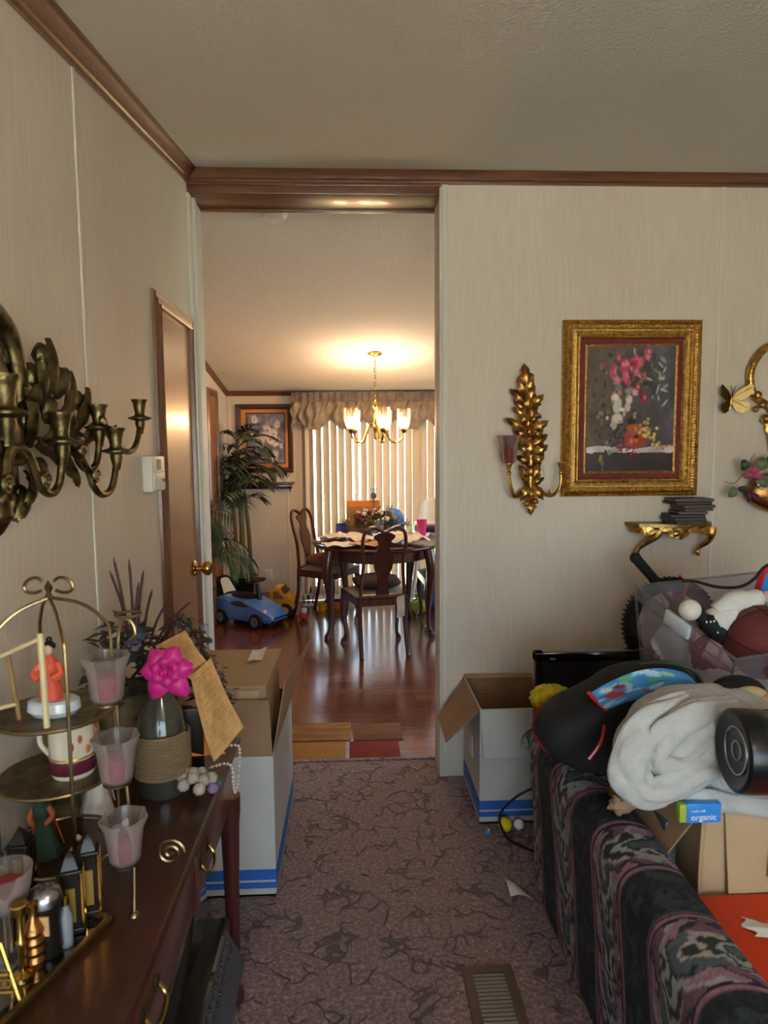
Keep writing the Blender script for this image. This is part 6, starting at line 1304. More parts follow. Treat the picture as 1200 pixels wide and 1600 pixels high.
G().ell((XL+.03, YC, 1.58), .035, .13, .17, 22, 14, f=lambda d: 1+.08*math.sin(11*d.y+7*d.z)+.05*math.sin(19*d.z)).build('backplate', 'antique_brass', t, 60)
G().lathe([(.001, 0), (.012, .01), (.03, .04), (.022, .075), (.035, .11), (.02, .15), (.001, .16)], 16, c=(XL+.045, YC, 1.375)).build('finial', 'antique_brass', t)
ec = V(9, 661, .085); a = G().tube(smoothpath([(XL+.03, ec.y, 1.50), (XL+.06, ec.y, 1.47), (XL+.085, ec.y, 1.50), (XL+.085, ec.y, ec.z-.03)], 5), .009, 8).build('arm', 'antique_brass', t); cup_at(lambda v: v, ec+Vector((0, 0, .02)), a, 1.15)
# ================================================================== console table and what stands on it
CZ = .75; KX0, KX1, KY0, KY1 = XL+.006, -.318, .45, 1.795
t = thing('console_table', 'dark mahogany console table with drawers along the left wall', 'table', ((KX0+KX1)/2, (KY0+KY1)/2, 0))
wood('console_top', '35190f', '4a2619', .34, (14, 3, 14), .4)
g = G(); loft(g, [[(KX0, KY0+i, z), (KX1-i, KY0+i, z), (KX1-i, KY1-i, z), (KX0, KY1-i, z)] for i, z in ((.014, CZ-.026), (.004, CZ-.020), (0, CZ-.012), (.003, CZ-.004), (.008, CZ))]); g.build('tabletop', 'console_top', t)
FX = KX1-.022
G().box(KX0, FX-.012, KY0+.02, KY1-.02, .575, CZ-.026).build('carcass', 'mahogany', t)
G().box(FX-.014, FX-.002, KY0+.02, KY1-.02, .715, CZ-.026).box(FX-.014, FX-.002, KY0+.02, KY1-.02, .575, .59).build('rail', 'mahogany', t)
nd = 3; dw = (KY1-KY0-.04)/nd
for i in range(nd):
    y0 = KY0+.02+i*dw+.012; y1 = y0+dw-.024; d = G().box(FX-.014, FX+.004, y0, y1, .593, .712, b=.004).build('drawer', 'mahogany', t)
    ym = [None, 1.012, 1.40][i] if i else (y0+y1)/2; zc = .652
    pl_ = G().box(FX+.003, FX+.006, ym-.045, ym+.045, zc-.012, zc+.020, b=.001)
    for s in (-1, 1): pl_.ell((FX+.006, ym+s*.036, zc+.008), .004, .014, .016, 12, 8)
    h = pl_.build('pull', 'antique_brass', d)
    G().tube(smoothpath([(FX+.008, ym-.036, zc+.006), (FX+.020, ym-.034, zc-.012), (FX+.024, ym-.015, zc-.022), (FX+.024, ym+.015, zc-.022), (FX+.020, ym+.034, zc-.012), (FX+.008, ym+.036, zc+.006)], 4), .0035, 8).build('bail', 'brass', d)
    if i: G().box(FX-.012, FX+.008, y0-.022, y0-.002, .575, .725, b=.003).build('stile', 'mahogany', t)
for x in (KX0+.03, KX1-.030):
    for y in (KY0+.045, KY1-.035): G().lathe([(.001, 0), (.020, 0), (.027, .012), (.025, .03), (.016, .045), (.018, .07), (.021, .35), (.026, .52), (.030, .56), (.030, .60), (.001, .60)], 14, c=(x, y, 0)).build('leg', 'mahogany', t)
# ---- stereo under the console
t = thing('stereo', 'black stereo with rows of silver buttons under the console table', 'stereo', (-.47, 1.42, 0))
G().box(-.62, -.345, 1.10, 1.71, .001, .29, b=.01).build('cabinet', 'black_plastic', t); G().box(-.62, -.40, 1.12, 1.69, .29, .455, b=.006).build('upper_deck', 'black_gloss', t)
Mx = basis((-.345, 1.10, .29), (0, 1, 0), (.72, 0, -.69), (-.69, 0, -.72))
g = G(); g.add([(-.346, 1.32, .288), (-.346, 1.66, .288), (-.300, 1.66, .20), (-.300, 1.32, .20), (-.346, 1.32, .10), (-.346, 1.66, .10)], [(0, 1, 2, 3), (3, 2, 5, 4), (0, 3, 4), (1, 5, 2)]); g.build('control_panel', 'dark_grey', t)
for i in range(9):
    for j in range(2):
        y = 1.355+i*.034; s = .012+j*.022; G().box(-.004, .004, -.011, .011, 0, .006, basis((-.346+.046*(s/.099)*1.0, y, .288-.088*(s/.099)), (.463, 0, -.886), (0, 1, 0), (.886, 0, .463)), b=.001).build('button', 'silver', t)
for i in range(2): G().box(-.352, -.344, 1.36+i*.15, 1.48+i*.15, .2905, .2935).build('trim_bar', 'silver', t)
for k_, (x, y, z) in enumerate(((-.344, 1.20, .20), (-.344, 1.20, .09))): G().lathe([(.001, 0), (.035, 0), (.04, .004), (.02, .006), (.001, .003)], 20, basis((x, y, z), (0, 1, 0), (0, 0, 1), (1, 0, 0))).build('speaker_cone', 'dark_grey', t)
G().ball((-.343, 1.145, .26), .006, 8, 6).build('indicator', 'ceramic_white', t)
# ---- cartons on the floor past the console
bx0_, bx1_, by0_, by1_, bz = -.665, -.283, 2.20, 2.86, .50
t = open_box('moving_carton', 'open white moving carton with blue stripes past the console table', bx0_, bx1_, by0_, by1_, bz, 'box_white', 'cardboard_in')
G().quad((bx1_, by0_+.02, bz), (bx1_, by1_, bz), (bx1_+.085, by1_+.0, bz+.205), (bx1_+.03, by0_+.16, bz+.20), .004).build('side_flap', 'cardboard', t)
g = G(); Mf = basis((bx1_+.036, 2.72, bz+.088), (.04, 1, 0), (.33, 0, .95), (.95, -.04, -.33)); g.prism([(.085*math.cos(q*.3927)*(1), .055*math.sin(q*.3927)) for q in range(16)], -.014, .002, Mf); g.build('hand_hole_print', 'stripe_blue', t)
G().quad((bx0_+.20, by0_, bz), (bx1_-.002, by0_, bz), (bx1_-.008, by0_-.012, bz+.20), (bx0_+.20, by0_-.012, bz+.20), .004).build('front_flap', 'cardboard', t)
t = thing('packed_carton', 'small brown carton packed inside the white carton past the console', 'box', (-.45, 2.42, .011))
G().box(-.60, -.305, 2.225, 2.62, .0125, .735, b=.002).build('carton', 'cardboard', t); G().quad((-.60, 2.225, .737), (-.305, 2.225, .737), (-.29, 2.60, .752), (-.60, 2.62, .746), .004).build('lid_flap', 'cardboard_light', t)
G().box(-.40, -.33, 2.223, 2.2245, .66, .72).build('label', 'cardboard_light', t); tag(G().grid(lambda u, v: (-.40+.05*u, 2.44+.14*v+.03*u, .754+.004*math.sin(5*u+3*v)), 4, 4, .0008).build('paper_slip', 'paper_white'), 'white paper slip on the packed brown carton', 'paper')
# ---- wire shelf stand with domed top
sx, sy = -.565, 1.25; R_ = .105
t = thing('wire_shelf_stand', 'domed gold wire display stand with scroll finial on the console', 'display stand', (sx, sy, CZ))
zs1, zs0, zsp, zap = 1.045, .925, 1.165, 1.262
for i in range(4):
    a = math.radians(35+90*i); c, s = math.cos(a), math.sin(a)
    G().tube(smoothpath([(sx+R_*c, sy+R_*s, CZ+.003), (sx+R_*c, sy+R_*s, .95), (sx+R_*c, sy+R_*s, zsp), (sx+R_*.86*c, sy+R_*.86*s, zsp+.045), (sx+R_*.5*c, sy+R_*.5*s, zap-.018), (sx, sy, zap)], 4), .0034, 6).build('wire', 'champagne_wire', t); G().ball((sx+R_*c, sy+R_*s, CZ+.006), .006, 8, 6).build('foot', 'champagne_wire', t)
for z in (zs0, zs1, CZ+.03): G().tube([(sx+R_*math.cos(q*.2618), sy+R_*math.sin(q*.2618), z) for q in range(24)], .003, 6, closed=True).build('ring', 'champagne_wire', t)
for z in (zs0, zs1): G().lathe([(.001, z-.002), (R_-.002, z-.002), (R_-.002, z+.0015), (.001, z+.0015)], 32, c=(sx, sy, 0)).build('shelf', 'antique_brass', t)
for s in (-1, 1): G().tube([(sx+s*(.020+.018*math.cos(2.6-i*.22)+.006), sy, zap+.020+.020*math.sin(2.6-i*.22)*(1-i/40)) for i in range(24)], .0032, 6).build('scroll', 'champagne_wire', t)
G().lathe([(.001, 0), (.008, .004), (.004, .012), (.008, .022), (.001, .034)], 12, c=(sx, sy, zap-.002)).build('finial', 'champagne_wire', t)
# kimono figurine under a bamboo frame, on the upper shelf
zf = zs1+.002; fxx, fyy = -.560, 1.235
t = thing('kimono_figurine', 'small figurine in orange kimono on white boat base on the upper shelf', 'figurine', (fxx, fyy, zf))
G().lathe([(.001, 0), (.034, 0), (.042, .010), (.040, .026), (.034, .030), (.001, .028)], 24, basis((fxx, fyy, zf), (1.15, 0, 0), (0, .8, 0), (0, 0, 1))).build('boat_base', 'ceramic_white', t)
G().lathe([(.001, .026), (.021, .026), (.020, .045), (.016, .066), (.014, .074), (.019, .084), (.018, .098), (.008, .108), (.006, .113), (.001, .114)], 18, basis((fxx-.004, fyy, zf), (1, 0, 0), (0, .8, 0), (0, 0, 1))).build('kimono', 'kimono', t)
for s in (-1, 1): G().tube(smoothpath([(fxx-.004+s*.015, fyy-.004, zf+.096), (fxx-.004+s*.022, fyy-.010, zf+.080), (fxx-.004+s*.010, fyy-.018, zf+.072)], 4), [.007, .009, .007], 8).build('sleeve', 'kimono', t)
G().lathe([(.001, .070), (.0165, .070), (.0165, .078), (.001, .078)], 16, basis((fxx-.004, fyy, zf), (1, 0, 0), (0, .85, 0), (0, 0, 1))).build('sash', 'orange_robe', t)
G().ell((fxx-.004, fyy-.002, zf+.122), .0095, .0095, .011, 14, 10).build('head', 'skin_pale', t); G().ell((fxx-.004, fyy+.002, zf+.128), .012, .010, .009, 14, 8).ball((fxx-.004, fyy+.003, zf+.139), .006, 8, 6).build('hair', 'hair_black', t)
t = thing('bamboo_frame', 'miniature bamboo window frame around the kimono figurine', 'ornament', (-.585, 1.19, zf)); bm_ = [((-.640, 1.185, zf), (-.650, 1.190, zf+.115)), ((-.655, 1.188, zf+.112), (-.548, 1.175, zf+.160)), ((-.545, 1.17, zf+.0), (-.550, 1.175, zf+.168)), ((-.612, 1.21, zf), (-.620, 1.20, zf+.128)), ((-.64, 1.185, zf+.03), (-.612, 1.21, zf+.03))]
for i, (a, b) in enumerate(bm_): G().tube([a, b], .0055 if i in (0, 2) else .004, 8).build('cane', 'bamboo' if i != 3 else 'bamboo_dark', t)
for z in (.055, .06): G().tube([(-.643, 1.185, zf+z), (-.648, 1.183, zf+z+.012)], .008, 8).build('binding', 'hair_black', t)
# floral mug on the lower shelf
mx_, my_ = -.535, 1.245; zm = zs0+.002
t = thing('floral_mug', 'cream floral mug with wine band on the lower wire shelf', 'mug', (mx_, my_, zm))
G().cup([(.036, 0), (.040, .008), (.041, .10)], .004, 28, c=(mx_, my_, zm)).build('mug', 'ceramic_cream', t); G().lathe([(.0405, .010), (.0416, .012), (.0416, .034), (.0412, .036)], 28, c=(mx_, my_, zm)).build('band', 'ceramic_wine', t); G().lathe([(.0412, .038), (.0418, .039), (.0412, .042)], 28, c=(mx_, my_, zm)).build('gilt_line', 'gold_paint', t)
for i in range(6): a = -1.2+.35*i; G().ell((mx_+.0415*math.cos(a), my_+.0415*math.sin(a), zm+.065+.014*math.sin(i*2)), .004, .004, .008, 8, 6).build('flower_motif', 'orange_robe', t)
G().tube(smoothpath([(mx_-.038, my_+.01, zm+.085), (mx_-.062, my_+.015, zm+.08), (mx_-.066, my_+.016, zm+.05), (mx_-.04, my_+.01, zm+.025)], 4), .005, 8).build('handle', 'ceramic_cream', t)
# ---- candle tree with three frosted cups
t = thing('candle_tree', 'wire candle tree with three frosted glass cups of pink candles', 'candle holder', (-.379, 1.085, CZ))
spine = [(-.379, 1.085, CZ+.004), (-.381, 1.10, .84), (-.392, 1.115, .96), (-.402, 1.115, 1.09), (-.396, 1.115, 1.20), (-.392, 1.115, 1.235), (-.382, 1.115, 1.252), (-.370, 1.115, 1.244), (-.367, 1.115, 1.226), (-.376, 1.115, 1.216)]
G().tube(smoothpath(spine, 5), .0032, 8).build('stem', 'champagne_wire', t)
G().tube([(-.345+.026*math.cos(i*.42)*(1-i/34), 1.19, .795+.026*math.sin(i*.42)*(1-i/34)) for i in range(30)], .003, 6).build('scroll', 'champagne_wire', t)
G().lathe([(.001, 0), (.009, 0), (.008, .003), (.004, .007), (.001, .008)], 18, c=(-.379, 1.085, CZ+.0005)).build('foot', 'champagne_wire', t)
for i, (x, y, z) in enumerate(((-.402, 1.075, 1.128), (-.391, 1.070, .995), (-.381, 1.062, .862))):
    G().tube([(x, 1.11, z-.008), (x, y, z-.006), (x, y, z)], .003, 6).build('bracket', 'champagne_wire', t); G().lathe([(.001, 0), (.022, .0), (.022, .003), (.001, .003)], 16, c=(x, y, z-.004)).build('cup_plate', 'champagne_wire', t)
    gl = G().cup([(.020, 0), (.024, .006), (.027, .03), (.030, .055), (.037, .076)], .0025, 28, c=(x, y, z), wob=lambda q, zz_: 1+(.06*math.cos(7*q) if zz_ > .07 else .01*math.cos(14*q))).build('glass_cup', 'frosted', t)
    G().lathe([(.001, .005), (.0195, .005), (.021, .040), (.016, .044), (.001, .043)], 16, c=(x, y, z)).build('candle', 'candle_pink', t); G().tube([(x, y, z+.042), (x+.001, y, z+.050)], .0008, 5).build('wick', 'hair_black', t)
# ---- twine wrapped bottle vase with a magenta silk flower
vx, vy = -.447, 1.51
t = thing('twine_bottle_vase', 'dark bottle vase wrapped in twine on the console', 'vase', (vx, vy, CZ))
G().lathe([(.001, .0), (.052, 0), (.058, .012), (.058, .10), (.055, .15), (.046, .19), (.026, .225), (.020, .25), (.020, .285), (.024, .29), (.018, .29), (.001, .285)], 28, c=(vx, vy, CZ+.0005)).build('bottle', 'vase_dark', t)
g = G(); pts = []
for i in range(13*20): a = i*2*math.pi/20; pts.append((vx+.0605*math.cos(a), vy+.0605*math.sin(a), CZ+.045+i/(13*20)*.100))
g.tube(pts, .0042, 5); g.build('twine_wrap', 'twine', t)
t = thing('silk_flower', 'magenta silk flower resting in the twine vase mouth', 'flower', (vx, vy, CZ+.29)); fc = at(264, 1045, Y=1.44)
G().tube(smoothpath([(vx, vy, CZ+.24), (vx, vy, CZ+.33), (fc.x, fc.y+.04, fc.z+.02), (fc.x, fc.y+.015, fc.z)], 4), .0025, 6).build('stem', 'leaf_mid', t)
r = random.Random(12)
for ring_, (n_, L, w_, el) in enumerate(((6, .056, .024, .10), (6, .040, .019, .55), (5, .024, .013, 1.0))):
    for i in range(n_):
        a = i*2*math.pi/n_+ring_*.5+r.random()*.2; d = Vector((math.cos(a)*math.cos(el), -math.sin(el), math.sin(a)*math.cos(el)))
        if ring_ == 0 and math.sin(a) < -.3: L2 = L*1.25
        else: L2 = L
        flat_leaf(G(), fc, d, L2, w_, Vector((0, -1, .15)).normalized()).build('petal', 'flower_magenta', t)
G().ball(fc+Vector((0, -.02, 0)), .010, 8, 6).build('centre', 'flower_magenta', t)
# clear ornament glass behind the vase
gx, gy = -.352, 1.66
t = thing('picture_board', 'dark standing photo board behind the twine vase', 'frame', (-.41, 1.60, CZ)); Mx = T(-.405, 1.585, CZ+.001, .2, .10)
G().box(-.035, .035, -.006, .006, 0, .17, Mx, b=.002).build('board', 'lantern_dark', t); G().quad((-.01, .005, .12), (.01, .005, .12), (.01, .05, .0), (-.01, .05, .0), .003, Mx).build('easel_back', 'lantern_dark', t)
# ---- old pages and envelope
def page_paint(u, v):
    c = np.ones(u.shape+(3,))*H('b98a54')*(.92+.16*vnoise(u, v, 7, 2)[..., None]); ln_ = (np.sin(v*2*math.pi*26) > .1)&(u > .1)&(u < .92)&(vnoise(u, np.floor(v*26)/26, 50, 4) > .35)&(v > .06)&(v < .95)
    return np.where(ln_[..., None], c*.86, c)
yp = 1.60; A, B, C_, D = at(298, 1055, Y=yp-.02), at(330, 1028, Y=yp+.02), at(381, 1135, Y=yp), at(334, 1190, Y=yp-.04)
t = thing('old_book_pages', 'yellowed old book pages leaning over the console end', 'paper', (A+C_)/2)
painted('page', lambda u, v: (A.lerp(B, u)).lerp(D.lerp(C_, u), v)+Vector((0, -.012*math.sin(math.pi*v)-.006*math.sin(math.pi*2*u), 0)), 40, 90, page_paint, 'print_matte', t, .003)
A2, B2, C2, D2 = at(243, 1010, Y=yp+.03), at(290, 985, Y=yp+.04), at(328, 1040, Y=yp+.03), at(297, 1062, Y=yp+.0)
painted('page', lambda u, v: (A2.lerp(B2, u)).lerp(D2.lerp(C2, u), v)+Vector((0, -.008*math.sin(math.pi*v), 0)), 30, 50, lambda u, v: page_paint(u, v)*1.08, 'print_matte', t, .003)
A3, B3, C3, D3 = at(296, 1120, Y=yp+.02), at(318, 1110, Y=yp+.02), at(352, 1178, Y=yp+.0), at(300, 1182, Y=yp-.03)
tag(G().quad(A3, D3, C3, B3, .003).build('orange_envelope', 'orange_paper'), 'orange envelope tucked under the yellowed pages', 'envelope')
# ---- pearls hung over the corner
t = thing('pearl_necklace', 'string of pink pearls hanging over the console edge', 'necklace', (KX1, 1.70, CZ))
zc = CZ+.005
path = smoothpath([(-.365, 1.60, zc), (-.345, 1.615, zc), (-.325, 1.62, zc+.001), (-.310, 1.615, zc-.006), (-.309, 1.62, zc-.05), (-.308, 1.64, zc-.085), (-.307, 1.67, zc-.075), (-.307, 1.70, zc-.04), (-.309, 1.72, zc-.004), (-.325, 1.725, zc+.001), (-.35, 1.72, zc)], 8)
acc = 0; bead = None; last = path[0]; G().tube(path, .0008, 5).build('thread', 'pearl', t)
for a, b in zip(path, path[1:]):
    acc += (b-a).length
    if acc > .0082:
        acc = 0
        if bead is None: o = G().ball((0, 0, 0), .0040, 8, 6).build('pearl', 'pearl', None); bead = o.data
        else: o = bpy.data.objects.new('pearl', bead); link(o)
        o.parent = t; o.location = Vector(b)-t.location
# ---- cream rose ornament
mat('rose_cream', 'a89c8c', .9, var=.2, vs=30); rx_, ry_ = -.372, 1.485
t = thing('rose_ornament', 'cream fabric rose cluster with lilac buds on the console', 'ornament', (rx_, ry_, CZ)); r = random.Random(14)
for i in range(11): a = i*2.4; e = .004*i**.6*1.5; G().ell((rx_+1.9*e*math.cos(a), ry_+1.5*e*math.sin(a), CZ+.016+.034*(1-i/16)), .014, .013, .013, 12, 8, f=lambda d: 1+.12*math.sin(6*math.atan2(d.y, d.x)+6*d.z)).build('rose', 'rose_cream', t)
for x, y, m in ((.034, .02, 'flower_lilac'), (.042, .0, 'flower_lilac'), (.04, .035, 'leaf_teal'), (.05, .02, 'leaf_teal')): G().ell((rx_+x, ry_+y, CZ+.014), .013, .012, .013, 10, 8).build('bud', m, t)
# ---- dried flower arrangement with reeds at the far end
ax_, ay_ = -.575, 1.70
t = thing('dried_arrangement', 'dark dried leaf and lilac arrangement with tall reeds on the console', 'flower arrangement', (ax_, ay_, CZ)); r = random.Random(17)
G().lathe([(.001, 0), (.055, 0), (.075, .05), (.08, .12), (.068, .17), (.075, .18), (.06, .18), (.001, .17)], 20, c=(ax_, ay_, CZ+.0005), wob=lambda q, z: 1+.02*math.sin(12*q+80*z)).build('basket', 'twine', t)
for k_, (m, n_) in enumerate((('leaf_moss', 170), ('leaf_teal', 70), ('leaf_dark', 110))):
    g = G()
    for i in range(n_):
        a = r.random()*6.283; e = r.random()**.5; c = Vector((max(ax_+.13*e*math.cos(a), XL+.025), min(ay_+.10*e*math.sin(a), 1.80), CZ+.17+.14*(1-e*e)+r.uniform(-.07, .05)))
        d = Vector((math.cos(a), math.sin(a), r.uniform(-.6, .7))).normalized(); s_, _, u_ = frame_of(d); L = .035+.035*r.random(); w_ = .010+.008*r.random()
        if c.x+d.x*L < XL+.01: continue
        g.add([c-s_*.002, c+d*L*.5-s_*w_+u_*.004, c+d*L, c+d*L*.5+s_*w_+u_*.004], [(0, 1, 2, 3)])
    g.build('foliage', m, t)
for i in range(14):
    a = r.random()*6.283; e = r.random()**.5; c = Vector((max(ax_+.11*e*math.cos(a), XL+.03), ay_+.08*e*math.sin(a), CZ+.24+.09*(1-e*e))); s = .014+.010*r.random()
    G().ell(c, s, s, s*.8, 10, 6, f=lambda d: 1+.2*math.sin(6*math.atan2(d.y, d.x)+4*d.z)).build('blossom', r.choice(['flower_lilac', 'leaf_teal', 'flower_white', 'leaf_teal', 'fabric_rose']), t)
gp = smoothpath([at(x, y, Y=1.72) for x, y in ((278, 965), (300, 985), (318, 1020), (333, 1060), (345, 1095), (350, 1120))], 6)  # trailing garland
g = G(); g2 = G()
for p in gp:
    for i in range(9):
        c = p+Vector((r.gauss(0, .014), r.gauss(0, .014), r.gauss(0, .014))); d = Vector((r.uniform(-1, 1), r.uniform(-1, 1), r.uniform(-1, .4))).normalized(); s_, _, u_ = frame_of(d); L = .025; (g if i % 3 else g2).add([c, c+d*L*.5-s_*.007, c+d*L, c+d*L*.5+s_*.007], [(0, 1, 2, 3)])
g.build('garland', 'leaf_moss', t)['kind'] = 'stuff'; g2.build('garland_blossom', 'flower_lilac', t)['kind'] = 'stuff'; G().tube([(ax_, ay_, CZ+.2), (ax_+.08, ay_+.02, CZ+.30)]+gp, .004, 6).build('garland_stem', 'reed', t)
for (x, y, dx, dy, h) in ((0, 0, -.03, 0, .235), (.01, .01, -.005, 0, .23), (.02, 0, .02, .01, .20), (.03, .01, .03, 0, .15), (.015, -.01, .012, .02, .17), (.0, .012, -.045, 0, .20), (.045, .01, .06, .01, .13), (.06, 0, .10, .0, .12)):
    G().tube(smoothpath([(ax_+x, ay_+y, CZ+.28), (ax_+x+dx*.4, ay_+y+dy*.4, CZ+.28+h*.55), (ax_+x+dx, ay_+y+dy, CZ+.28+h)], 4), [.0035, .0035, .001], 6).build('reed', 'reed', t)
cr = at(200, 960, Y=1.66); G().tube([cr+Vector((.030*math.cos(q*.314), .03*math.sin(q*.314), 0)) for q in range(20)], .004, 6, closed=True).build('twig_ring', 'twine', t)
# ---- mirror tray with brass oddments (near end of console)
c0 = Vector((-.406, 1.071, 0)); dd = Vector((-.066, -.186, 0)).normalized(); nn = Vector((dd.y, -dd.x, 0)); 
if nn.x > 0: nn = -nn
Lt, Wt = .46, .215
Mt = basis((c0.x, c0.y, CZ+.0005), dd, nn, (0, 0, 1))
if Mt.to_3x3().determinant() < 0: Mt = basis((c0.x, c0.y, CZ+.0005), dd, nn, (0, 0, 1))
t = thing('mirror_tray', 'gold-edged mirror tray of brass oddments on the console', 'tray', c0+dd*Lt/2+nn*Wt/2+Vector((0, 0, CZ)))
mat('mirror', '8d8d8a', .06, 1, 0)
G().box(.006, Lt-.006, .006, Wt-.006, 0, .006, Mt).build('mirror', 'mirror', t); g = G()
for a in ((0, Lt, 0, .010), (0, Lt, Wt-.010, Wt), (0, .010, 0, Wt), (Lt-.010, Lt, 0, Wt)): g.box(a[0], a[1], a[2], a[3], 0, .014, Mt, b=.003)
g.build('rim', 'gold_dull', t); ZT = CZ+.0075
def onTray(px, py): p = at(px, py, Z=ZT); return p
def lantern(name, label, p, w_, h, rz=0, spires=True):
    t = thing(name, label, 'lantern', (p.x, p.y, ZT), rz); Mx = T(p.x, p.y, ZT, rz)
    G().box(-w_, w_, -w_, w_, 0, .010, Mx, b=.002).build('base', 'lantern_dark', t); G().box(-w_*.95, w_*.95, -w_*.95, w_*.95, h-.012, h-.004, Mx, b=.002).build('top', 'lantern_dark', t)
    for a in (-1, 1):
        for b in (-1, 1): G().tube([Mx @ Vector((a*w_*.85, b*w_*.85, .008)), Mx @ Vector((a*w_*.85, b*w_*.85, h-.008))], .0032, 6).build('post', 'brass', t)
    G().box(-w_*.7, w_*.7, -w_*.7, w_*.7, .01, h-.014, Mx).build('panel', 'lantern_dark', t)
    for s in (-1, 1):
        G().box(-w_*.35, w_*.35, s*w_*.74-.002, s*w_*.74+.002, .02, h*.7, Mx).build('ornament', 'gold_paint', t)
    G().lathe([(w_*.9, h-.004), (w_*.5, h+.012), (w_*.15, h+.020), (.001, h+.022)], 4, Mx @ Matrix.Rotation(math.pi/4, 4, 'Z')).build('roof', 'lantern_dark', t); return t
lantern('brass_lantern', 'small brass-post lantern at the far corner of the mirror tray', onTray(152, 1425)+nn*.012, .018, .115, .3)
lantern('brass_lantern', 'brass-post lantern between the shaker and the far lantern', onTray(124, 1452)+nn*.012, .020, .110, .3)
lantern('brass_lantern', 'small brass lantern at the rear of the tray by the figurine', onTray(36, 1395), .020, .10, .1)
p = onTray(88, 1492)+nn*.015; t = thing('pierced_shaker', 'dark shaker jar with pierced silver lid on the tray', 'shaker', (p.x, p.y, ZT))
G().lathe([(.001, 0), (.019, 0), (.022, .01), (.020, .05), (.022, .085), (.001, .085)], 20, c=(p.x, p.y, ZT)).build('jar', 'lantern_dark', t); G().lathe([(.001, .112), (.012, .111), (.022, .104), (.025, .095), (.025, .085), (.001, .085)][::-1], 20, c=(p.x, p.y, ZT)).build('lid', 'silver', t); G().box(p.x-.006, p.x+.014, p.y-.024, p.y-.021, ZT+.045, ZT+.075).build('label', 'paper_tan', t)
for i in range(5): G().ball((p.x+.009*math.cos(i*1.256), p.y+.009*math.sin(i*1.256), ZT+.1115), .0016, 6, 4).build('hole', 'hair_black', t)
p = onTray(66, 1512)+nn*.012; t = thing('ribbed_bottle', 'small ribbed brown perfume bottle on the tray', 'bottle', (p.x, p.y, ZT)); G().lathe([(.001, 0), (.012, 0)]+[(.013+.003*(i % 2), .006+.0075*i) for i in range(9)]+[(.006, .078), (.006, .09), (.001, .09)], 16, c=(p.x, p.y, ZT)).build('bottle', 'copper_gold', t); G().lathe([(.001, .088), (.008, .088), (.009, .10), (.001, .104)], 12, c=(p.x, p.y, ZT)).build('stopper', 'brass', t)
p = onTray(112, 1478)+nn*.008; t = thing('silver_vial', 'slim grey glass vial on the tray', 'bottle', (p.x, p.y, ZT)); G().lathe([(.001, 0), (.009, 0), (.010, .05), (.005, .062), (.005, .07), (.001, .07)], 12, c=(p.x, p.y, ZT)).build('vial', 'grey_plastic', t); G().lathe([(.001, .068), (.006, .068), (.006, .08), (.001, .082)], 10, c=(p.x, p.y, ZT)).build('cap', 'brass', t)
p = onTray(48, 1530)+nn*.014; t = thing('brass_candlestick', 'slender brass candlestick on the tray', 'candlestick', (p.x, p.y, ZT)); G().lathe([(.001, 0), (.016, 0), (.015, .006), (.005, .012), (.0045, .05), (.008, .056), (.0045, .062), (.0045, .095), (.010, .10), (.011, .112), (.008, .113), (.001, .105)], 16, c=(p.x, p.y, ZT)).build('stick', 'brass', t); G().lathe([(.0115, .112), (.013, .114), (.0115, .116)], 14, c=(p.x, p.y, ZT)).build('rim', 'brass_bright', t)
p = onTray(22, 1470); p = Vector((-.535, .985, ZT)); t = thing('red_candle_goblet', 'frosted goblet holding a red candle on the tray', 'candle holder', (p.x, p.y, ZT)); G().lathe([(.001, 0), (.024, 0), (.022, .005), (.005, .012), (.004, .07), (.012, .078), (.001, .08)], 18, c=p).build('foot', 'clear_glass', t); G().cup([(.010, .076), (.026, .09), (.036, .115), (.040, .145)], .002, 24, c=p).build('bowl', 'frosted', t); G().lathe([(.001, .085), (.022, .092), (.032, .118), (.001, .122)], 18, c=p).build('candle', 'candle_red', t)
p = onTray(18, 1575)+nn*.02; t = thing('gold_easel', 'little gold filigree easel at the near end of the tray', 'easel', (p.x, p.y, ZT))
for a, b in (((-.028, 0, .002), (0, .01, .085)), ((.028, 0, .002), (0, .01, .085)), ((0, .035, .002), (0, .01, .085)), ((-.022, -.002, .02), (.022, -.002, .02)), ((-.015, 0, .045), (.015, 0, .045))): G().tube([p+Vector(a), p+Vector(b)], .003, 6).build('bar', 'brass', t)
for i in range(4): G().tube([p+Vector((-.012+.008*i+.006*math.cos(q*.63), -.001, .032+.006*math.sin(q*.63))) for q in range(10)], .0014, 5, closed=True).build('filigree', 'gold_paint', t)
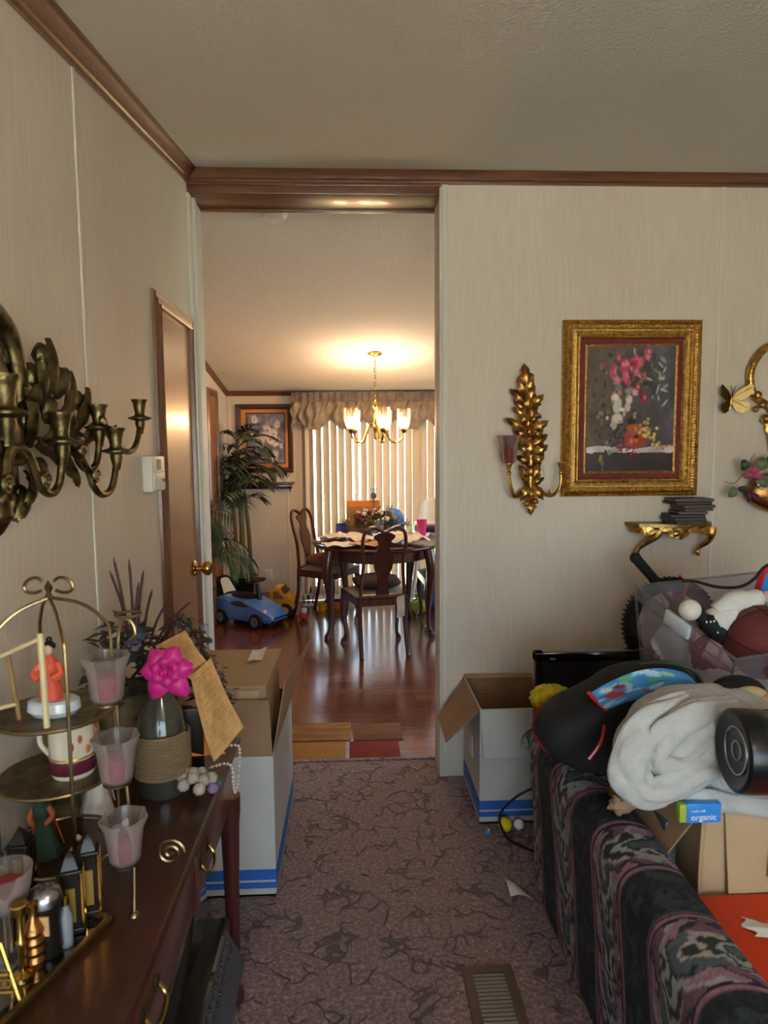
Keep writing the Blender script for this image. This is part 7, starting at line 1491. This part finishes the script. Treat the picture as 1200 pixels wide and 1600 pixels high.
# ---- figurines behind the tray
def statue(name, label, x, y, z, h, gown, robe, hair, lean=0):
    t = thing(name, label, 'figurine', (x, y, z)); k_ = h/.15; Mx = T(x, y, z+.0005, 0, 0, lean, k_)
    G().lathe([(.001, 0), (.030, 0), (.031, .006), (.022, .04), (.013, .078), (.012, .085), (.017, .10), (.018, .113), (.007, .122), (.0055, .128), (.001, .129)], 20, basis(Mx.translation, Mx.col[0].xyz, Mx.col[1].xyz*.8, Mx.col[2].xyz), wob=lambda q, zz_: 1+(.06*math.sin(8*q) if zz_ < .07 else 0)).build('gown', gown, t)
    G().ell((0, -.001, .139), .009, .009, .0115, 14, 10, Mx).build('head', 'skin_pale', t); G().ell((0, .003, .144), .0115, .0105, .009, 12, 8, Mx).build('hair', hair, t)
    for s in (-1, 1): G().tube(smoothpath([Mx @ Vector(v) for v in ((s*.015, 0, .110), (s*.024, -.004, .092), (s*.012, -.018, .080))], 4), [.006*k_, .0055*k_, .004*k_], 8).build('sleeve', robe, t)
    G().grid(lambda u, v: Mx @ Vector(((.019+.016*(1-v))*math.cos(.3+2.6*u), (.016+.012*(1-v))*math.sin(.3+2.6*u), .02+.095*v)), 12, 8, .002*k_).build('cloak', robe, t); return t
statue('gowned_figurine', 'figurine in green gown with orange robe behind the mirror tray', -.600, 1.265, CZ, .135, 'green_gown', 'orange_robe', 'hair_black', -.1)
statue('pale_figurine', 'white and pink porcelain lady figurine beneath the mug', -.565, 1.42, CZ, .165, 'flower_white', 'pink_skin', 'bamboo_dark')
statue('dark_figurine', 'small gold and dark figurine beside the candle tree foot', -.50, 1.17, CZ, .10, 'lantern_dark', 'gold_paint', 'hair_black')
ux, uy = -.63, 1.43; t = thing('olive_urn', 'olive gold two-handled urn against the wall on the console', 'urn', (ux, uy, CZ)); G().lathe([(.001, 0), (.03, 0), (.032, .01), (.018, .025), (.040, .06), (.052, .10), (.046, .14), (.028, .17), (.034, .19), (.024, .19), (.001, .18)], 22, c=(ux, uy, CZ+.0005)).build('urn', 'olive', t)
for s in (-1, 1): G().tube(smoothpath([(ux, uy+s*.046, CZ+.12), (ux, uy+s*.068, CZ+.14), (ux, uy+s*.058, CZ+.17), (ux, uy+s*.03, CZ+.172)], 4), .004, 6).build('handle', 'gold_paint', t)
bx, by = -.475, 1.30; t = thing('china_bird', 'little pale blue china bird on the console', 'figurine', (bx, by, CZ)); G().ell((bx, by, CZ+.022), .024, .015, .018, 16, 10).build('body', 'ceramic_white', t); G().ball((bx+.016, by-.006, CZ+.044), .011, 10, 8).build('head', 'ceramic_white', t); G().ell((bx-.03, by+.004, CZ+.028), .016, .006, .004, 10, 6).build('tail', 'leaf_teal', t); G().lathe([(.003, 0), (.001, .008)], 8, T(bx+.026, by-.009, CZ+.043, 0, 0, math.pi/2)).build('beak', 'orange_paper', t)
p = Vector((-.60, .60, CZ)); t = thing('brass_box', 'small brass trinket box at the near end of the console', 'box', p); G().box(p.x-.05, p.x+.05, p.y-.035, p.y+.035, CZ+.0005, CZ+.04, b=.003).build('casket', 'antique_brass', t); G().box(p.x-.052, p.x+.052, p.y-.037, p.y+.037, CZ+.04, CZ+.052, b=.004).build('lid', 'antique_brass', t); G().ball((p.x+.052, p.y, CZ+.036), .004, 8, 6).build('clasp', 'brass', t)
